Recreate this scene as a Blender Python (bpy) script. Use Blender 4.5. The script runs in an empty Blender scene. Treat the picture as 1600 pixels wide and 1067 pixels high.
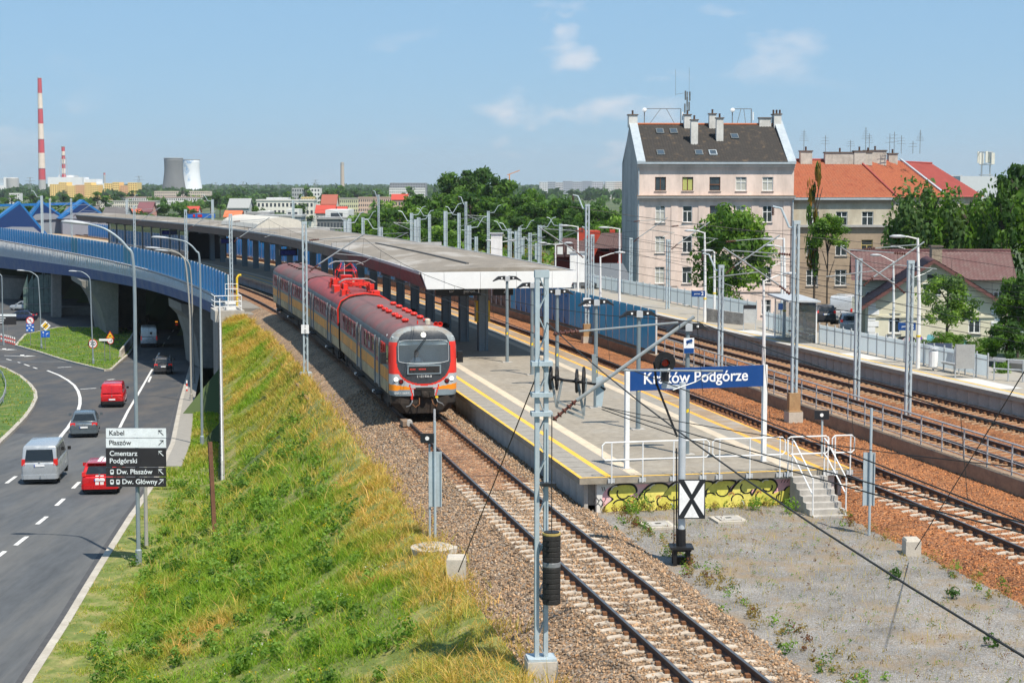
import bpy, bmesh, math, random
import numpy as np
from mathutils import Vector, Matrix, noise as mnoise
random.seed(7); RNG = np.random.default_rng(11)
SC = bpy.context.scene; COL = SC.collection
# ---------------------------------------------------------------- camera
FPX, HOR, CAMZ = 2650.0, 292.0, 9.6            # focal length in pixels of a 1600 px wide picture, horizon row, eye height over the rails
PIT = math.atan((533.5-HOR)/FPX); CP, SP = math.cos(PIT), math.sin(PIT)
cam = bpy.data.cameras.new('camera'); cam.sensor_width = 36; cam.lens = 36*FPX/1600; cam.clip_start = .5; cam.clip_end = 40000
camo = bpy.data.objects.new('camera', cam); COL.objects.link(camo)
camo.location = (0, 0, CAMZ); camo.rotation_euler = (math.pi/2-PIT, 0, 0); SC.camera = camo
# ---------------------------------------------------------------- sky, sun, exposure
SUN = Vector((.27, -.42, .866)).normalized()
W = bpy.data.worlds.new('World'); SC.world = W; W.use_nodes = True
def N(nt, typ, **kw):
    n = nt.nodes.new(typ)
    for k, v in kw.items():
        if k == 'inp':
            for a, b in v.items(): n.inputs[a].default_value = b
        else: setattr(n, k, v)
    return n
nt = W.node_tree; L = nt.links.new
bg = nt.nodes['Background']; bg.inputs['Strength'].default_value = .078
sky = N(nt, 'ShaderNodeTexSky', sky_type='NISHITA', sun_disc=False, sun_elevation=math.asin(SUN.z), sun_rotation=math.atan2(SUN.x, SUN.y), altitude=200, air_density=1.0, dust_density=.0, ozone_density=5.0)
tc = N(nt, 'ShaderNodeTexCoord'); mp = N(nt, 'ShaderNodeMapping'); mp.inputs['Scale'].default_value = (1, 1, 2.3); mp.inputs['Location'].default_value = (.52, .2, .08)
n1 = N(nt, 'ShaderNodeTexNoise', inp={'Scale': 15., 'Detail': 8, 'Roughness': .52, 'Distortion': .1}); L(tc.outputs['Generated'], mp.inputs['Vector']); L(mp.outputs[0], n1.inputs['Vector'])
cr = N(nt, 'ShaderNodeValToRGB'); cr.color_ramp.elements[0].position = .535; cr.color_ramp.elements[1].position = .66; L(n1.outputs['Fac'], cr.inputs[0])
nb_ = N(nt, 'ShaderNodeTexNoise', inp={'Scale': 4.3, 'Detail': 2}); L(mp.outputs[0], nb_.inputs['Vector']); mb_ = N(nt, 'ShaderNodeMapRange', inp={1: .44, 2: .58, 3: .0, 4: .8}); L(nb_.outputs['Fac'], mb_.inputs[0])
ml = N(nt, 'ShaderNodeMath', operation='MULTIPLY'); L(cr.outputs[0], ml.inputs[0]); L(mb_.outputs[0], ml.inputs[1])
mx = N(nt, 'ShaderNodeMix', data_type='RGBA'); mx.inputs[7].default_value = (8.6, 8.5, 8.8, 1)
hs = N(nt, 'ShaderNodeGamma', inp={1: .3}); tn = N(nt, 'ShaderNodeMix', data_type='RGBA', blend_type='MULTIPLY'); tn.inputs[0].default_value = 1; tn.inputs[7].default_value = (2.05, 3.2, 4.3, 1); L(sky.outputs[0], hs.inputs['Color']); L(hs.outputs[0], tn.inputs[6])
L(ml.outputs[0], mx.inputs[0]); L(tn.outputs[2], mx.inputs[6]); L(mx.outputs[2], bg.inputs['Color'])
sl = bpy.data.lights.new('sun', 'SUN'); sl.energy = 5.0; sl.angle = math.radians(.53); sl.color = (1, .92, .79)
so = bpy.data.objects.new('sun', sl); COL.objects.link(so); so.rotation_euler = SUN.to_track_quat('Z', 'Y').to_euler()
so.location = (30, -40, 80)
SC.view_settings.view_transform = 'Standard'; SC.view_settings.look = 'None'; SC.view_settings.gamma = 1; SC.view_settings.use_curve_mapping = False
SC.view_settings.exposure = .42
SC.cycles.max_bounces = 6; SC.cycles.transparent_max_bounces = 12; SC.cycles.volume_bounces = 0; SC.cycles.use_denoising = True
# ---------------------------------------------------------------- where things stand
def ray(x, y):
    u = (x-800)/FPX; v = -(y-533.5)/FPX
    return Vector((u, CP+v*SP, -SP+v*CP))
def G(x, y, z=0.):                       # survey point seen at (x, y) lying at height z
    r = ray(x, y); t = (z-CAMZ)/r.z; return Vector((r.x*t, r.y*t, z))
def D(x, y, Y):                          # survey point seen at (x, y) at distance Y
    r = ray(x, y); t = Y/r.y; return Vector((r.x*t, Y, CAMZ+r.z*t))
_HY = [0, 85, 110, 140, 170, 200, 235, 330, 600]; _HA = [11.5, 11.5, 13, 15.5, 19, 22.5, 25, 26, 26]
YS = np.arange(0, 420, .5); HS = np.radians(np.interp(YS, _HY, _HA))
XS = np.concatenate([[0], np.cumsum(-np.tan((HS[1:]+HS[:-1])/2)*.5)]); XS += 4.295-np.interp(32.3, YS, XS)
SS = np.concatenate([[0], np.cumsum(.5/np.cos((HS[1:]+HS[:-1])/2))])
def cx(Y): return float(np.interp(Y, YS, XS))
def hd(Y): return float(np.interp(Y, YS, HS))
def ofs(d, Y): return d(Y) if callable(d) else d
def T(Y, d=0., z=0.):                    # station frame: along the line at Y, d metres to the right of the first track
    h = hd(Y); d = ofs(d, Y); return Vector((cx(Y)+d*math.cos(h), Y+d*math.sin(h), z))
def YatS(s): return float(np.interp(s, SS, YS))
def SatY(Y): return float(np.interp(Y, YS, SS))
def Tline(Y0, Y1, d=0., z=0., n=20): return [T(Y0+(Y1-Y0)*i/n, d, z) for i in range(n+1)]
def road_z(Y): return float(np.interp(Y, [60, 75, 110, 190, 230], [-5.0, -5.1, -6.7, -10, -10.2]))
def R(x, y, up=0.):                      # survey point on the road
    z = -6.
    for _ in range(40):
        p = G(x, y, z); z = .5*z+.5*road_z(p.y)
    return Vector((p.x, p.y, road_z(p.y)+up))
KERB = sorted([tuple(R(*q)[:2]) for q in [(-60, 1240), (37, 1067), (100, 970), (150, 887), (205, 802), (237, 755), (266, 695), (280, 628), (289, 597), (301, 553)]], key=lambda q: q[1])
_kx = [k[0] for k in KERB]; _ky = [k[1] for k in KERB]
def kerb_x(Y): return float(np.interp(Y, _ky, _kx)) if Y < _ky[-1] else _kx[-1]-(Y-_ky[-1])*.2
# ---------------------------------------------------------------- materials
MATS = {}
def M(name, col=None, rough=.7, metal=0., var=.12, scale=3., bump=0., bscale=None, spec=.4, col2=None, thr=None, detail=6, emit=None, alpha=1., coat=0., dirt=None, attr=None, trans=0., stretch=None):
    """a procedural material: base colour with noise variation, a second colour in noise patches, bump"""
    if name in MATS: return MATS[name]
    m = bpy.data.materials.new(name); m.use_nodes = True; MATS[name] = m
    nt = m.node_tree; L = nt.links.new; b = nt.nodes['Principled BSDF']
    b.inputs['Roughness'].default_value = rough; b.inputs['Metallic'].default_value = metal; b.inputs['Specular IOR Level'].default_value = spec
    b.inputs['Alpha'].default_value = alpha; b.inputs['Coat Weight'].default_value = coat
    tc = N(nt, 'ShaderNodeTexCoord'); src = tc.outputs['Object']
    if stretch:
        mpp = N(nt, 'ShaderNodeMapping'); mpp.inputs['Scale'].default_value = stretch; L(src, mpp.inputs[0]); src = mpp.outputs[0]
    no = N(nt, 'ShaderNodeTexNoise', inp={'Scale': scale, 'Detail': detail, 'Roughness': .62}); L(src, no.inputs['Vector'])
    if attr:
        at = N(nt, 'ShaderNodeAttribute', attribute_name=attr); base = at.outputs['Color']
    else:
        rgb = N(nt, 'ShaderNodeRGB'); rgb.outputs[0].default_value = (*col, 1); base = rgb.outputs[0]
    if col2 is not None:
        r2 = N(nt, 'ShaderNodeValToRGB'); t = thr or (.45, .62); r2.color_ramp.elements[0].position = t[0]; r2.color_ramp.elements[1].position = t[1]
        L(no.outputs['Fac'], r2.inputs[0]); mxx = N(nt, 'ShaderNodeMix', data_type='RGBA'); mxx.inputs[7].default_value = (*col2, 1)
        L(r2.outputs[0], mxx.inputs[0]); L(base, mxx.inputs[6]); base = mxx.outputs[2]
    n2 = N(nt, 'ShaderNodeTexNoise', inp={'Scale': scale*5.3, 'Detail': 4, 'Roughness': .7}); L(src, n2.inputs['Vector'])
    ad = N(nt, 'ShaderNodeMath', operation='ADD'); L(no.outputs['Fac'], ad.inputs[0]); L(n2.outputs['Fac'], ad.inputs[1])
    mr = N(nt, 'ShaderNodeMapRange', inp={1: .6, 2: 1.4, 3: 1-var*1.6, 4: 1+var*1.6}); L(ad.outputs[0], mr.inputs[0])
    vm = N(nt, 'ShaderNodeVectorMath', operation='SCALE'); L(base, vm.inputs[0]); L(mr.outputs[0], vm.inputs['Scale'])
    out = vm.outputs[0]
    if dirt:                                # streaky dirt: (colour, amount, scale vector)
        mp2 = N(nt, 'ShaderNodeMapping'); mp2.inputs['Scale'].default_value = dirt[2]; L(tc.outputs['Object'], mp2.inputs[0])
        n3 = N(nt, 'ShaderNodeTexNoise', inp={'Scale': 1., 'Detail': 6, 'Roughness': .65}); L(mp2.outputs[0], n3.inputs['Vector'])
        r3 = N(nt, 'ShaderNodeMapRange', inp={1: .42, 2: .72, 3: 0., 4: dirt[1]}); L(n3.outputs['Fac'], r3.inputs[0])
        mx3 = N(nt, 'ShaderNodeMix', data_type='RGBA'); mx3.inputs[7].default_value = (*dirt[0], 1); L(r3.outputs[0], mx3.inputs[0]); L(out, mx3.inputs[6]); out = mx3.outputs[2]
    L(out, b.inputs['Base Color'])
    rr = N(nt, 'ShaderNodeMapRange', inp={1: .3, 2: .7, 3: max(.02, rough-.12), 4: min(1, rough+.12)}); L(no.outputs['Fac'], rr.inputs[0]); L(rr.outputs[0], b.inputs['Roughness'])
    if bump:
        n4 = N(nt, 'ShaderNodeTexNoise', inp={'Scale': bscale or scale*8, 'Detail': 5, 'Roughness': .7}); L(src, n4.inputs['Vector'])
        bu = N(nt, 'ShaderNodeBump', inp={'Strength': bump, 'Distance': .05}); L(n4.outputs['Fac'], bu.inputs['Height']); L(bu.outputs[0], b.inputs['Normal'])
    if emit: b.inputs['Emission Color'].default_value = (*emit[0], 1); b.inputs['Emission Strength'].default_value = emit[1]
    if trans: b.inputs['Transmission Weight'].default_value = trans
    return m
def leafmat(name, attr='col'):
    if name in MATS: return MATS[name]
    m = bpy.data.materials.new(name); m.use_nodes = True; MATS[name] = m; nt = m.node_tree; L = nt.links.new
    b = nt.nodes['Principled BSDF']; b.inputs['Roughness'].default_value = .55; b.inputs['Specular IOR Level'].default_value = .25
    at = N(nt, 'ShaderNodeAttribute', attribute_name=attr); L(at.outputs['Color'], b.inputs['Base Color'])
    tr = N(nt, 'ShaderNodeBsdfTranslucent'); sc = N(nt, 'ShaderNodeVectorMath', operation='MULTIPLY'); sc.inputs[1].default_value = (1.5, 1.5, .6)
    L(at.outputs['Color'], sc.inputs[0]); L(sc.outputs[0], tr.inputs['Color'])
    mxs = N(nt, 'ShaderNodeMixShader', inp={0: .45}); L(b.outputs[0], mxs.inputs[1]); L(tr.outputs[0], mxs.inputs[2]); L(mxs.outputs[0], nt.nodes['Material Output'].inputs[0])
    return m
def glassmat(name, tint=(.8, .9, .9), op=.25, rough=.03, fk=1., body=.5, tl=0.):
    """thin pane: tinted see-through mixed with a glossy coat by Fresnel"""
    if name in MATS: return MATS[name]
    m = bpy.data.materials.new(name); m.use_nodes = True; MATS[name] = m; nt = m.node_tree; L = nt.links.new
    b = nt.nodes['Principled BSDF']; b.inputs['Base Color'].default_value = (*[c*body for c in tint], 1); b.inputs['Roughness'].default_value = rough
    tr = N(nt, 'ShaderNodeBsdfTransparent'); tr.inputs[0].default_value = (*tint, 1)
    mxs = N(nt, 'ShaderNodeMixShader', inp={0: op}); L(tr.outputs[0], mxs.inputs[1])
    bo = b.outputs[0]
    if tl: tn = N(nt, 'ShaderNodeBsdfTranslucent'); tn.inputs[0].default_value = (*[c*body for c in tint], 1); mt = N(nt, 'ShaderNodeMixShader', inp={0: tl}); L(bo, mt.inputs[1]); L(tn.outputs[0], mt.inputs[2]); bo = mt.outputs[0]
    L(bo, mxs.inputs[2])
    gl = N(nt, 'ShaderNodeBsdfGlossy', inp={'Roughness': rough}); fr = N(nt, 'ShaderNodeFresnel', inp={'IOR': 1.45})
    m2 = N(nt, 'ShaderNodeMixShader'); fm = N(nt, 'ShaderNodeMath', operation='MULTIPLY', inp={1: fk}); L(fr.outputs[0], fm.inputs[0]); L(fm.outputs[0], m2.inputs[0]); L(mxs.outputs[0], m2.inputs[1]); L(gl.outputs[0], m2.inputs[2])
    L(m2.outputs[0], nt.nodes['Material Output'].inputs[0]); return m
# ---------------------------------------------------------------- mesh building
def frame(d, up=Vector((0, 0, 1))):
    d = Vector(d).normalized()
    if abs(d.dot(up)) > .995: up = Vector((0, 1, 0))
    a = d.cross(up).normalized(); return a, a.cross(d).normalized()
class MB:
    def __init__(s): s.v = []; s.f = []; s.m = []
    def face(s, pts, m=0):
        b = len(s.v); s.v += [tuple(p) for p in pts]; s.f.append(tuple(range(b, b+len(pts)))); s.m.append(m); return s
    def hexa(s, p, m=0):                 # 8 corners: bottom loop 0-3, top loop 4-7
        b = len(s.v); s.v += [tuple(q) for q in p]
        for q in ((3, 2, 1, 0), (4, 5, 6, 7), (0, 1, 5, 4), (1, 2, 6, 5), (2, 3, 7, 6), (3, 0, 4, 7)): s.f.append(tuple(b+i for i in q)); s.m.append(m)
        return s
    def box(s, x0, x1, y0, y1, z0, z1, m=0):
        return s.hexa([(x0, y0, z0), (x1, y0, z0), (x1, y1, z0), (x0, y1, z0), (x0, y0, z1), (x1, y0, z1), (x1, y1, z1), (x0, y1, z1)], m)
    def beam(s, p, q, w, h=None, m=0, up=Vector((0, 0, 1))):
        p = Vector(p); q = Vector(q); h = h or w; a, b = frame(q-p, up); a = a*w/2; b = b*h/2
        return s.hexa([p-a-b, p+a-b, p+a+b, p-a+b, q-a-b, q+a-b, q+a+b, q-a+b], m)
    def obox(s, c, sx, sy, sz, rz=0., m=0, base=True):  # box on its base centre, turned about z
        c = Vector(c); u = Vector((math.cos(rz), math.sin(rz), 0))*sx/2; w = Vector((-math.sin(rz), math.cos(rz), 0))*sy/2; z = Vector((0, 0, sz))
        if not base: c = c-z/2
        return s.hexa([c-u-w, c+u-w, c+u+w, c-u+w, c-u-w+z, c+u-w+z, c+u+w+z, c-u+w+z], m)
    def tube(s, pts, r=.02, n=6, m=0, cap=True):
        pts = [Vector(p) for p in pts]; k = len(pts); rs = r if isinstance(r, (list, tuple)) else [r]*k; b0 = len(s.v)
        up = None
        for i, p in enumerate(pts):
            d = (pts[min(i+1, k-1)]-pts[max(i-1, 0)])
            if up is None: a, up = frame(d)
            else:
                a = d.normalized().cross(up)
                if a.length < 1e-6: a, up = frame(d)
                a.normalize(); up = a.cross(d.normalized()).normalized()
            for j in range(n):
                t = 2*math.pi*(j+.5)/n; s.v.append(tuple(p+(a*math.cos(t)+up*math.sin(t))*rs[i]))
        for i in range(k-1):
            for j in range(n): s.f.append((b0+i*n+j, b0+i*n+(j+1) % n, b0+(i+1)*n+(j+1) % n, b0+(i+1)*n+j)); s.m.append(m)
        if cap:
            s.f.append(tuple(b0+j for j in reversed(range(n)))); s.m.append(m); s.f.append(tuple(b0+(k-1)*n+j for j in range(n))); s.m.append(m)
        return s
    def loft(s, secs, m=0, closed=True, cap=True):       # secs: loops of equal length; m may be a list per loop edge
        n = len(secs[0]); b0 = len(s.v)
        for q in secs: s.v += [tuple(p) for p in q]
        for i in range(len(secs)-1):
            for j in range(n if closed else n-1):
                s.f.append((b0+i*n+j, b0+i*n+(j+1) % n, b0+(i+1)*n+(j+1) % n, b0+(i+1)*n+j)); s.m.append(m[j] if isinstance(m, (list, tuple)) else m)
        if cap and closed:
            mm = m[0] if isinstance(m, (list, tuple)) else m
            s.f.append(tuple(b0+j for j in reversed(range(n)))); s.m.append(mm); s.f.append(tuple(b0+(len(secs)-1)*n+j for j in range(n))); s.m.append(mm)
        return s
    def lathe(s, prof, c=(0, 0, 0), n=16, m=0, ax=None):  # prof: (r, z) pairs about the vertical (or axis ax) through c
        c = Vector(c); a = Vector(ax).normalized() if ax is not None else Vector((0, 0, 1)); u, w = frame(a)
        return s.loft([[c+a*z+(u*math.cos(2*math.pi*j/n)+w*math.sin(2*math.pi*j/n))*max(r, .0005) for j in range(n)] for r, z in prof], m)
    def prism(s, poly, e, m=0):                          # polygon (3D points) pushed along e
        e = Vector(e); return s.loft([[Vector(p) for p in poly], [Vector(p)+e for p in poly]], m)
    def xf(s, fn): s.v = [tuple(fn(*p)) for p in s.v]; return s
    def build(s, name, mats, parent=None, smooth=False, flip=False):
        me = bpy.data.meshes.new(name); me.from_pydata(s.v, [], s.f); o = link(name, me, mats, parent)
        if len(me.materials) > 1: me.polygons.foreach_set('material_index', s.m)
        fixn(me)
        if smooth: me.polygons.foreach_set('use_smooth', [True]*len(me.polygons))
        return o
def fixn(me):
    bm = bmesh.new(); bm.from_mesh(me); bmesh.ops.recalc_face_normals(bm, faces=bm.faces); bm.to_mesh(me); bm.free()
def link(name, data, mats=None, parent=None):
    o = bpy.data.objects.new(name, data); COL.objects.link(o)
    if mats is not None and len(data.materials) == 0:
        for q in (mats if isinstance(mats, (list, tuple)) else [mats]): data.materials.append(q)
    if parent is not None: adopt(o, parent)
    return o
BASE = {}
def wmat(o):
    m = o.matrix_local if o.parent is None else None
    return BASE.get(o.name, Matrix())
def adopt(o, parent): o.parent = parent; o.matrix_parent_inverse = wmat(parent).inverted()
def thing(name, label, cat, base=(0, 0, 0), group=None, kind=None):      # an Empty at the thing's base; children are built in world metres
    o = bpy.data.objects.new(name, None); COL.objects.link(o); o.empty_display_size = .2; o.location = base
    BASE[o.name] = Matrix.Translation(Vector(base)); return tag(o, label, cat, group, kind)
def tag(o, label=None, cat=None, group=None, kind=None):
    if label: o['label'] = label
    if cat: o['category'] = cat
    if group: o['group'] = group
    if kind: o['kind'] = kind
    return o
def struct(o): o['kind'] = 'structure'; return o
def stuff(o, label=None, cat=None): o['kind'] = 'stuff'; return tag(o, label, cat)
def put(name, me, parent, loc, rz=0., scale=None):                       # one more piece that shares mesh data
    o = bpy.data.objects.new(name, me); COL.objects.link(o); o.location = loc; o.rotation_euler = (0, 0, rz)
    if scale: o.scale = scale
    if parent is not None: adopt(o, parent)
    BASE[o.name] = Matrix.Translation(Vector(loc)) @ Matrix.Rotation(rz, 4, 'Z')
    return o
def mesh_of(mb, name, mats, smooth=False):
    me = bpy.data.meshes.new(name); me.from_pydata(mb.v, [], mb.f)
    for q in (mats if isinstance(mats, (list, tuple)) else [mats]): me.materials.append(q)
    if len(me.materials) > 1: me.polygons.foreach_set('material_index', mb.m)
    fixn(me)
    if smooth: me.polygons.foreach_set('use_smooth', [True]*len(me.polygons))
    return me
KIDS = {}
def copy_tree(o, parent=None):
    kids = [c for c in o.children]
    c = o.copy(); COL.objects.link(c)
    if parent is not None: c.parent = parent; c.matrix_parent_inverse = o.matrix_parent_inverse.copy()
    for k in kids: copy_tree(k, c)
    return c
def place(o, loc, rz=0., label=None, scale=None):
    o.location = loc; o.rotation_euler = (0, 0, rz)
    if label: o['label'] = label
    if scale: o.scale = scale
    return o
def np_mesh(name, V, Fc, mats, parent=None, cols=None, smooth=False):    # big meshes: V (n,3), Fc (m,k) arrays
    me = bpy.data.meshes.new(name); k = Fc.shape[1]
    me.vertices.add(len(V)); me.vertices.foreach_set('co', np.asarray(V, np.float32).ravel())
    me.loops.add(Fc.size); me.loops.foreach_set('vertex_index', Fc.astype(np.int32).ravel())
    me.polygons.add(len(Fc)); me.polygons.foreach_set('loop_start', np.arange(0, Fc.size, k, dtype=np.int32)); me.polygons.foreach_set('loop_total', np.full(len(Fc), k, np.int32))
    if smooth: me.polygons.foreach_set('use_smooth', np.ones(len(Fc), bool))
    me.update(calc_edges=True)
    if cols is not None:
        a = me.color_attributes.new('col', 'FLOAT_COLOR', 'POINT'); c4 = np.ones((len(V), 4), np.float32); c4[:, :3] = cols; a.data.foreach_set('color', c4.ravel())
    return link(name, me, mats, parent)
def text(name, body, mat, parent, loc, size, ydir=0., extrude=.004, align='LEFT', facing=None, bold=False, width=None):
    """lettering that stands upright; rz turns it about z (0 faces -Y)"""
    cu = bpy.data.curves.new(name, 'FONT'); cu.body = body; cu.size = size; cu.extrude = extrude; cu.align_x = align; cu.align_y = 'CENTER'; cu.offset = .012*size if bold else 0
    o = bpy.data.objects.new(name, cu); COL.objects.link(o)
    dg = bpy.context.evaluated_depsgraph_get(); me = bpy.data.meshes.new_from_object(o.evaluated_get(dg)); bpy.data.objects.remove(o)
    me.name = name; me.materials.clear(); me.materials.append(mat)
    o = bpy.data.objects.new(name, me); COL.objects.link(o); o.location = loc; o.rotation_euler = (math.pi/2, 0, ydir)
    if width:
        w = max(v.co.x for v in me.vertices)-min(v.co.x for v in me.vertices); o.scale = (width/w, 1, 1)
    if parent is not None: adopt(o, parent)
    return o
# ================================================================ ground, tracks, platforms
def stonemat(name, cols, scale, bump=.6, base=None):
    if name in MATS: return MATS[name]
    m = bpy.data.materials.new(name); m.use_nodes = True; MATS[name] = m; nt = m.node_tree; L = nt.links.new; b = nt.nodes['Principled BSDF']
    b.inputs['Roughness'].default_value = .9; b.inputs['Specular IOR Level'].default_value = .2
    tc = N(nt, 'ShaderNodeTexCoord'); vo = N(nt, 'ShaderNodeTexVoronoi', inp={'Scale': scale}); L(tc.outputs['Object'], vo.inputs['Vector'])
    sp = N(nt, 'ShaderNodeSeparateColor'); L(vo.outputs['Color'], sp.inputs[0])
    cr = N(nt, 'ShaderNodeValToRGB'); cr.color_ramp.interpolation = 'LINEAR'
    e = cr.color_ramp.elements
    for i, c in enumerate(cols):
        if i < 2: q = e[i]; q.position = i/(len(cols)-1)
        else: q = e.new(i/(len(cols)-1))
        q.color = (*c, 1)
    e[0].position = 0; e[1].position = 1/(len(cols)-1); L(sp.outputs[0], cr.inputs[0])
    n = N(nt, 'ShaderNodeTexNoise', inp={'Scale': .7, 'Detail': 6}); L(tc.outputs['Object'], n.inputs['Vector'])
    mr = N(nt, 'ShaderNodeMapRange', inp={1: .3, 2: .7, 3: .75, 4: 1.25}); L(n.outputs['Fac'], mr.inputs[0])
    n5 = N(nt, 'ShaderNodeTexNoise', inp={'Scale': scale*1.7, 'Detail': 3}); L(tc.outputs['Object'], n5.inputs['Vector'])
    m5 = N(nt, 'ShaderNodeMapRange', inp={1: .35, 2: .65, 3: .6, 4: 1.3}); L(n5.outputs['Fac'], m5.inputs[0])
    mm = N(nt, 'ShaderNodeMath', operation='MULTIPLY'); L(mr.outputs[0], mm.inputs[0]); L(m5.outputs[0], mm.inputs[1])
    vm = N(nt, 'ShaderNodeVectorMath', operation='SCALE'); L(cr.outputs[0], vm.inputs[0]); L(mm.outputs[0], vm.inputs['Scale']); out = vm.outputs[0]
    if base:
        n6 = N(nt, 'ShaderNodeTexNoise', inp={'Scale': .9, 'Detail': 8, 'Roughness': .65}); L(tc.outputs['Object'], n6.inputs['Vector']); m6 = N(nt, 'ShaderNodeMapRange', inp={1: .47, 2: .64, 3: 0., 4: .75}); L(n6.outputs['Fac'], m6.inputs[0])
        x6 = N(nt, 'ShaderNodeMix', data_type='RGBA'); x6.inputs[7].default_value = (*base, 1); L(m6.outputs[0], x6.inputs[0]); L(out, x6.inputs[6]); out = x6.outputs[2]
    L(out, b.inputs['Base Color'])
    bu = N(nt, 'ShaderNodeBump', inp={'Strength': bump, 'Distance': .04}, invert=True); L(vo.outputs['Distance'], bu.inputs['Height']); L(bu.outputs[0], b.inputs['Normal'])
    return m
BAL1 = [(.07, .055, .042), (.31, .205, .125), (.2, .14, .095), (.40, .30, .21), (.34, .2, .105), (.25, .215, .18), (.12, .085, .06), (.43, .28, .165)]
BAL2 = [(.08, .035, .02), (.33, .125, .045), (.2, .08, .035), (.40, .19, .085), (.37, .14, .05), (.25, .13, .075), (.12, .05, .028), (.43, .18, .07)]
GRV = [(.13, .125, .12), (.27, .262, .25), (.2, .195, .19), (.36, .345, .33), (.25, .22, .18), (.18, .15, .12), (.29, .285, .28), (.24, .235, .23)]
m_bal1 = stonemat('ballast_tan', BAL1, 15, .9); m_bal2 = stonemat('ballast_rust', BAL2, 15, .9); m_grav = stonemat('grey_gravel', GRV, 34, .6, (.27, .2, .125))
m_conc = M('concrete', (.42, .40, .37), .85, var=.14, scale=2.2, bump=.25, bscale=40, dirt=((.16, .14, .12), .55, (1.5, 1.5, .35)))
m_slab = M('platform_slab', (.29, .268, .235), .9, var=.2, scale=.8, bump=.15, bscale=60, col2=(.21, .195, .17), thr=(.45, .7))
m_asph = M('platform_asphalt', (.30, .262, .208), .92, var=.26, scale=.6, bump=.2, bscale=80, col2=(.25, .228, .195), thr=(.42, .66), dirt=((.19, .165, .135), .55, (.5, .25, .5)))
m_rib = M('ribbed_slab', (.25, .23, .205), .9, var=.12, scale=1.2)
m_tact = M('beige_tactile', (.50, .42, .32), .9, var=.14, scale=2)
m_yel = M('yellow_line', (.72, .43, .055), .8, var=.16, scale=4, col2=(.45, .3, .1), thr=(.55, .75))
m_dust = M('rust_dusted_slab', (.30, .215, .14), .9, var=.2, scale=.9, col2=(.27, .235, .2), thr=(.45, .65))
m_orng = M('rust_yellow_line', (.66, .34, .055), .85, var=.2, scale=3)
m_wood = M('tarred_sleeper', (.17, .085, .045), .95, var=.35, scale=4, col2=(.09, .055, .04))
m_slp = M('concrete_sleeper', (.52, .46, .38), .9, var=.12, scale=3, bump=.2, bscale=50, dirt=((.30, .17, .09), .6, (2.5, 2.5, 2.5)))
m_slp2 = M('rust_stained_sleeper', (.36, .24, .145), .9, var=.2, scale=3, dirt=((.25, .12, .06), .7, (2.5, 2.5, 2.5)))
m_rust = M('rusty_steel', (.085, .045, .03), .75, var=.3, scale=6, bump=.2)
m_railtop = M('worn_rail_head', (.20, .185, .175), .32, .75, var=.15, scale=2)
m_clip = M('rusty_clip', (.16, .07, .03), .8, var=.3, scale=20)
m_earth = M('trodden_earth', (.19, .155, .11), .95, var=.25, scale=.35, col2=(.12, .14, .05), thr=(.4, .6), bump=.4, bscale=3)
m_far = M('far_fields', (.06, .09, .03), .95, var=.3, scale=.012, col2=(.13, .12, .055), thr=(.5, .64), detail=10)
# ---- terrain: one sheet from under the camera to the horizon
def hgt(X, Y):
    Yc = min(max(Y, 0), 419); d = (X-cx(Yc))*math.cos(hd(Yc))
    far = -8.5
    if Y < 600:
        right = float(np.interp(Y, [0, 118, 160, 260, 420, 600], [-1.6, -1.7, -5.9, -5.6, -4, -8.5]))
        form = float(np.interp(Y, [0, 420, 600], [-1.2, -1.2, -8.5]))
        left = float(np.interp(Y, [0, 330, 400], [0, 0, 1]))
        lz = (road_z(Y)-.5)*(1-left)+far*left
        if d < -3.9: z = lz if Y < 420 else far
        elif d < 11.5: z = form if Y < 138 or Y > 330 else -10.7
        elif d < 29: z = form
        elif d < 36: z = form+(right-form)*(d-29)/7
        else: z = right
        if Y > 420: z = z+(far-z)*min(1, (Y-420)/180)
        return z
    return far+ (0 if Y < 5000 else 6*math.sin(X*.0007)*(Y-5000)/6000)
def grid(name, xs, ys, zf, mat, parent=None, smooth=True):
    X, Y = np.meshgrid(xs, ys); Z = np.array([[zf(a, b) for a in xs] for b in ys]); V = np.stack([X, Y, Z], -1).reshape(-1, 3)
    n = len(xs); i = np.arange(len(ys)-1)[:, None]*n+np.arange(n-1)[None]; i = i.ravel(); Fc = np.stack([i, i+1, i+n+1, i+n], -1)
    return np_mesh(name, V, Fc, mat, parent, smooth=smooth)
xs = np.concatenate([[-9000, -4000, -2000, -1000, -600, -400, -280], np.arange(-200, 205, 5), [280, 400, 600, 1000, 2000, 4000, 9000]])
ys = np.concatenate([np.arange(-20, 600, 5), [600, 700, 850, 1100, 1500, 2000, 3000, 5000, 7000, 9000, 12000, 16000]])
struct(grid('terrain', xs, ys, hgt, m_far))
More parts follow.
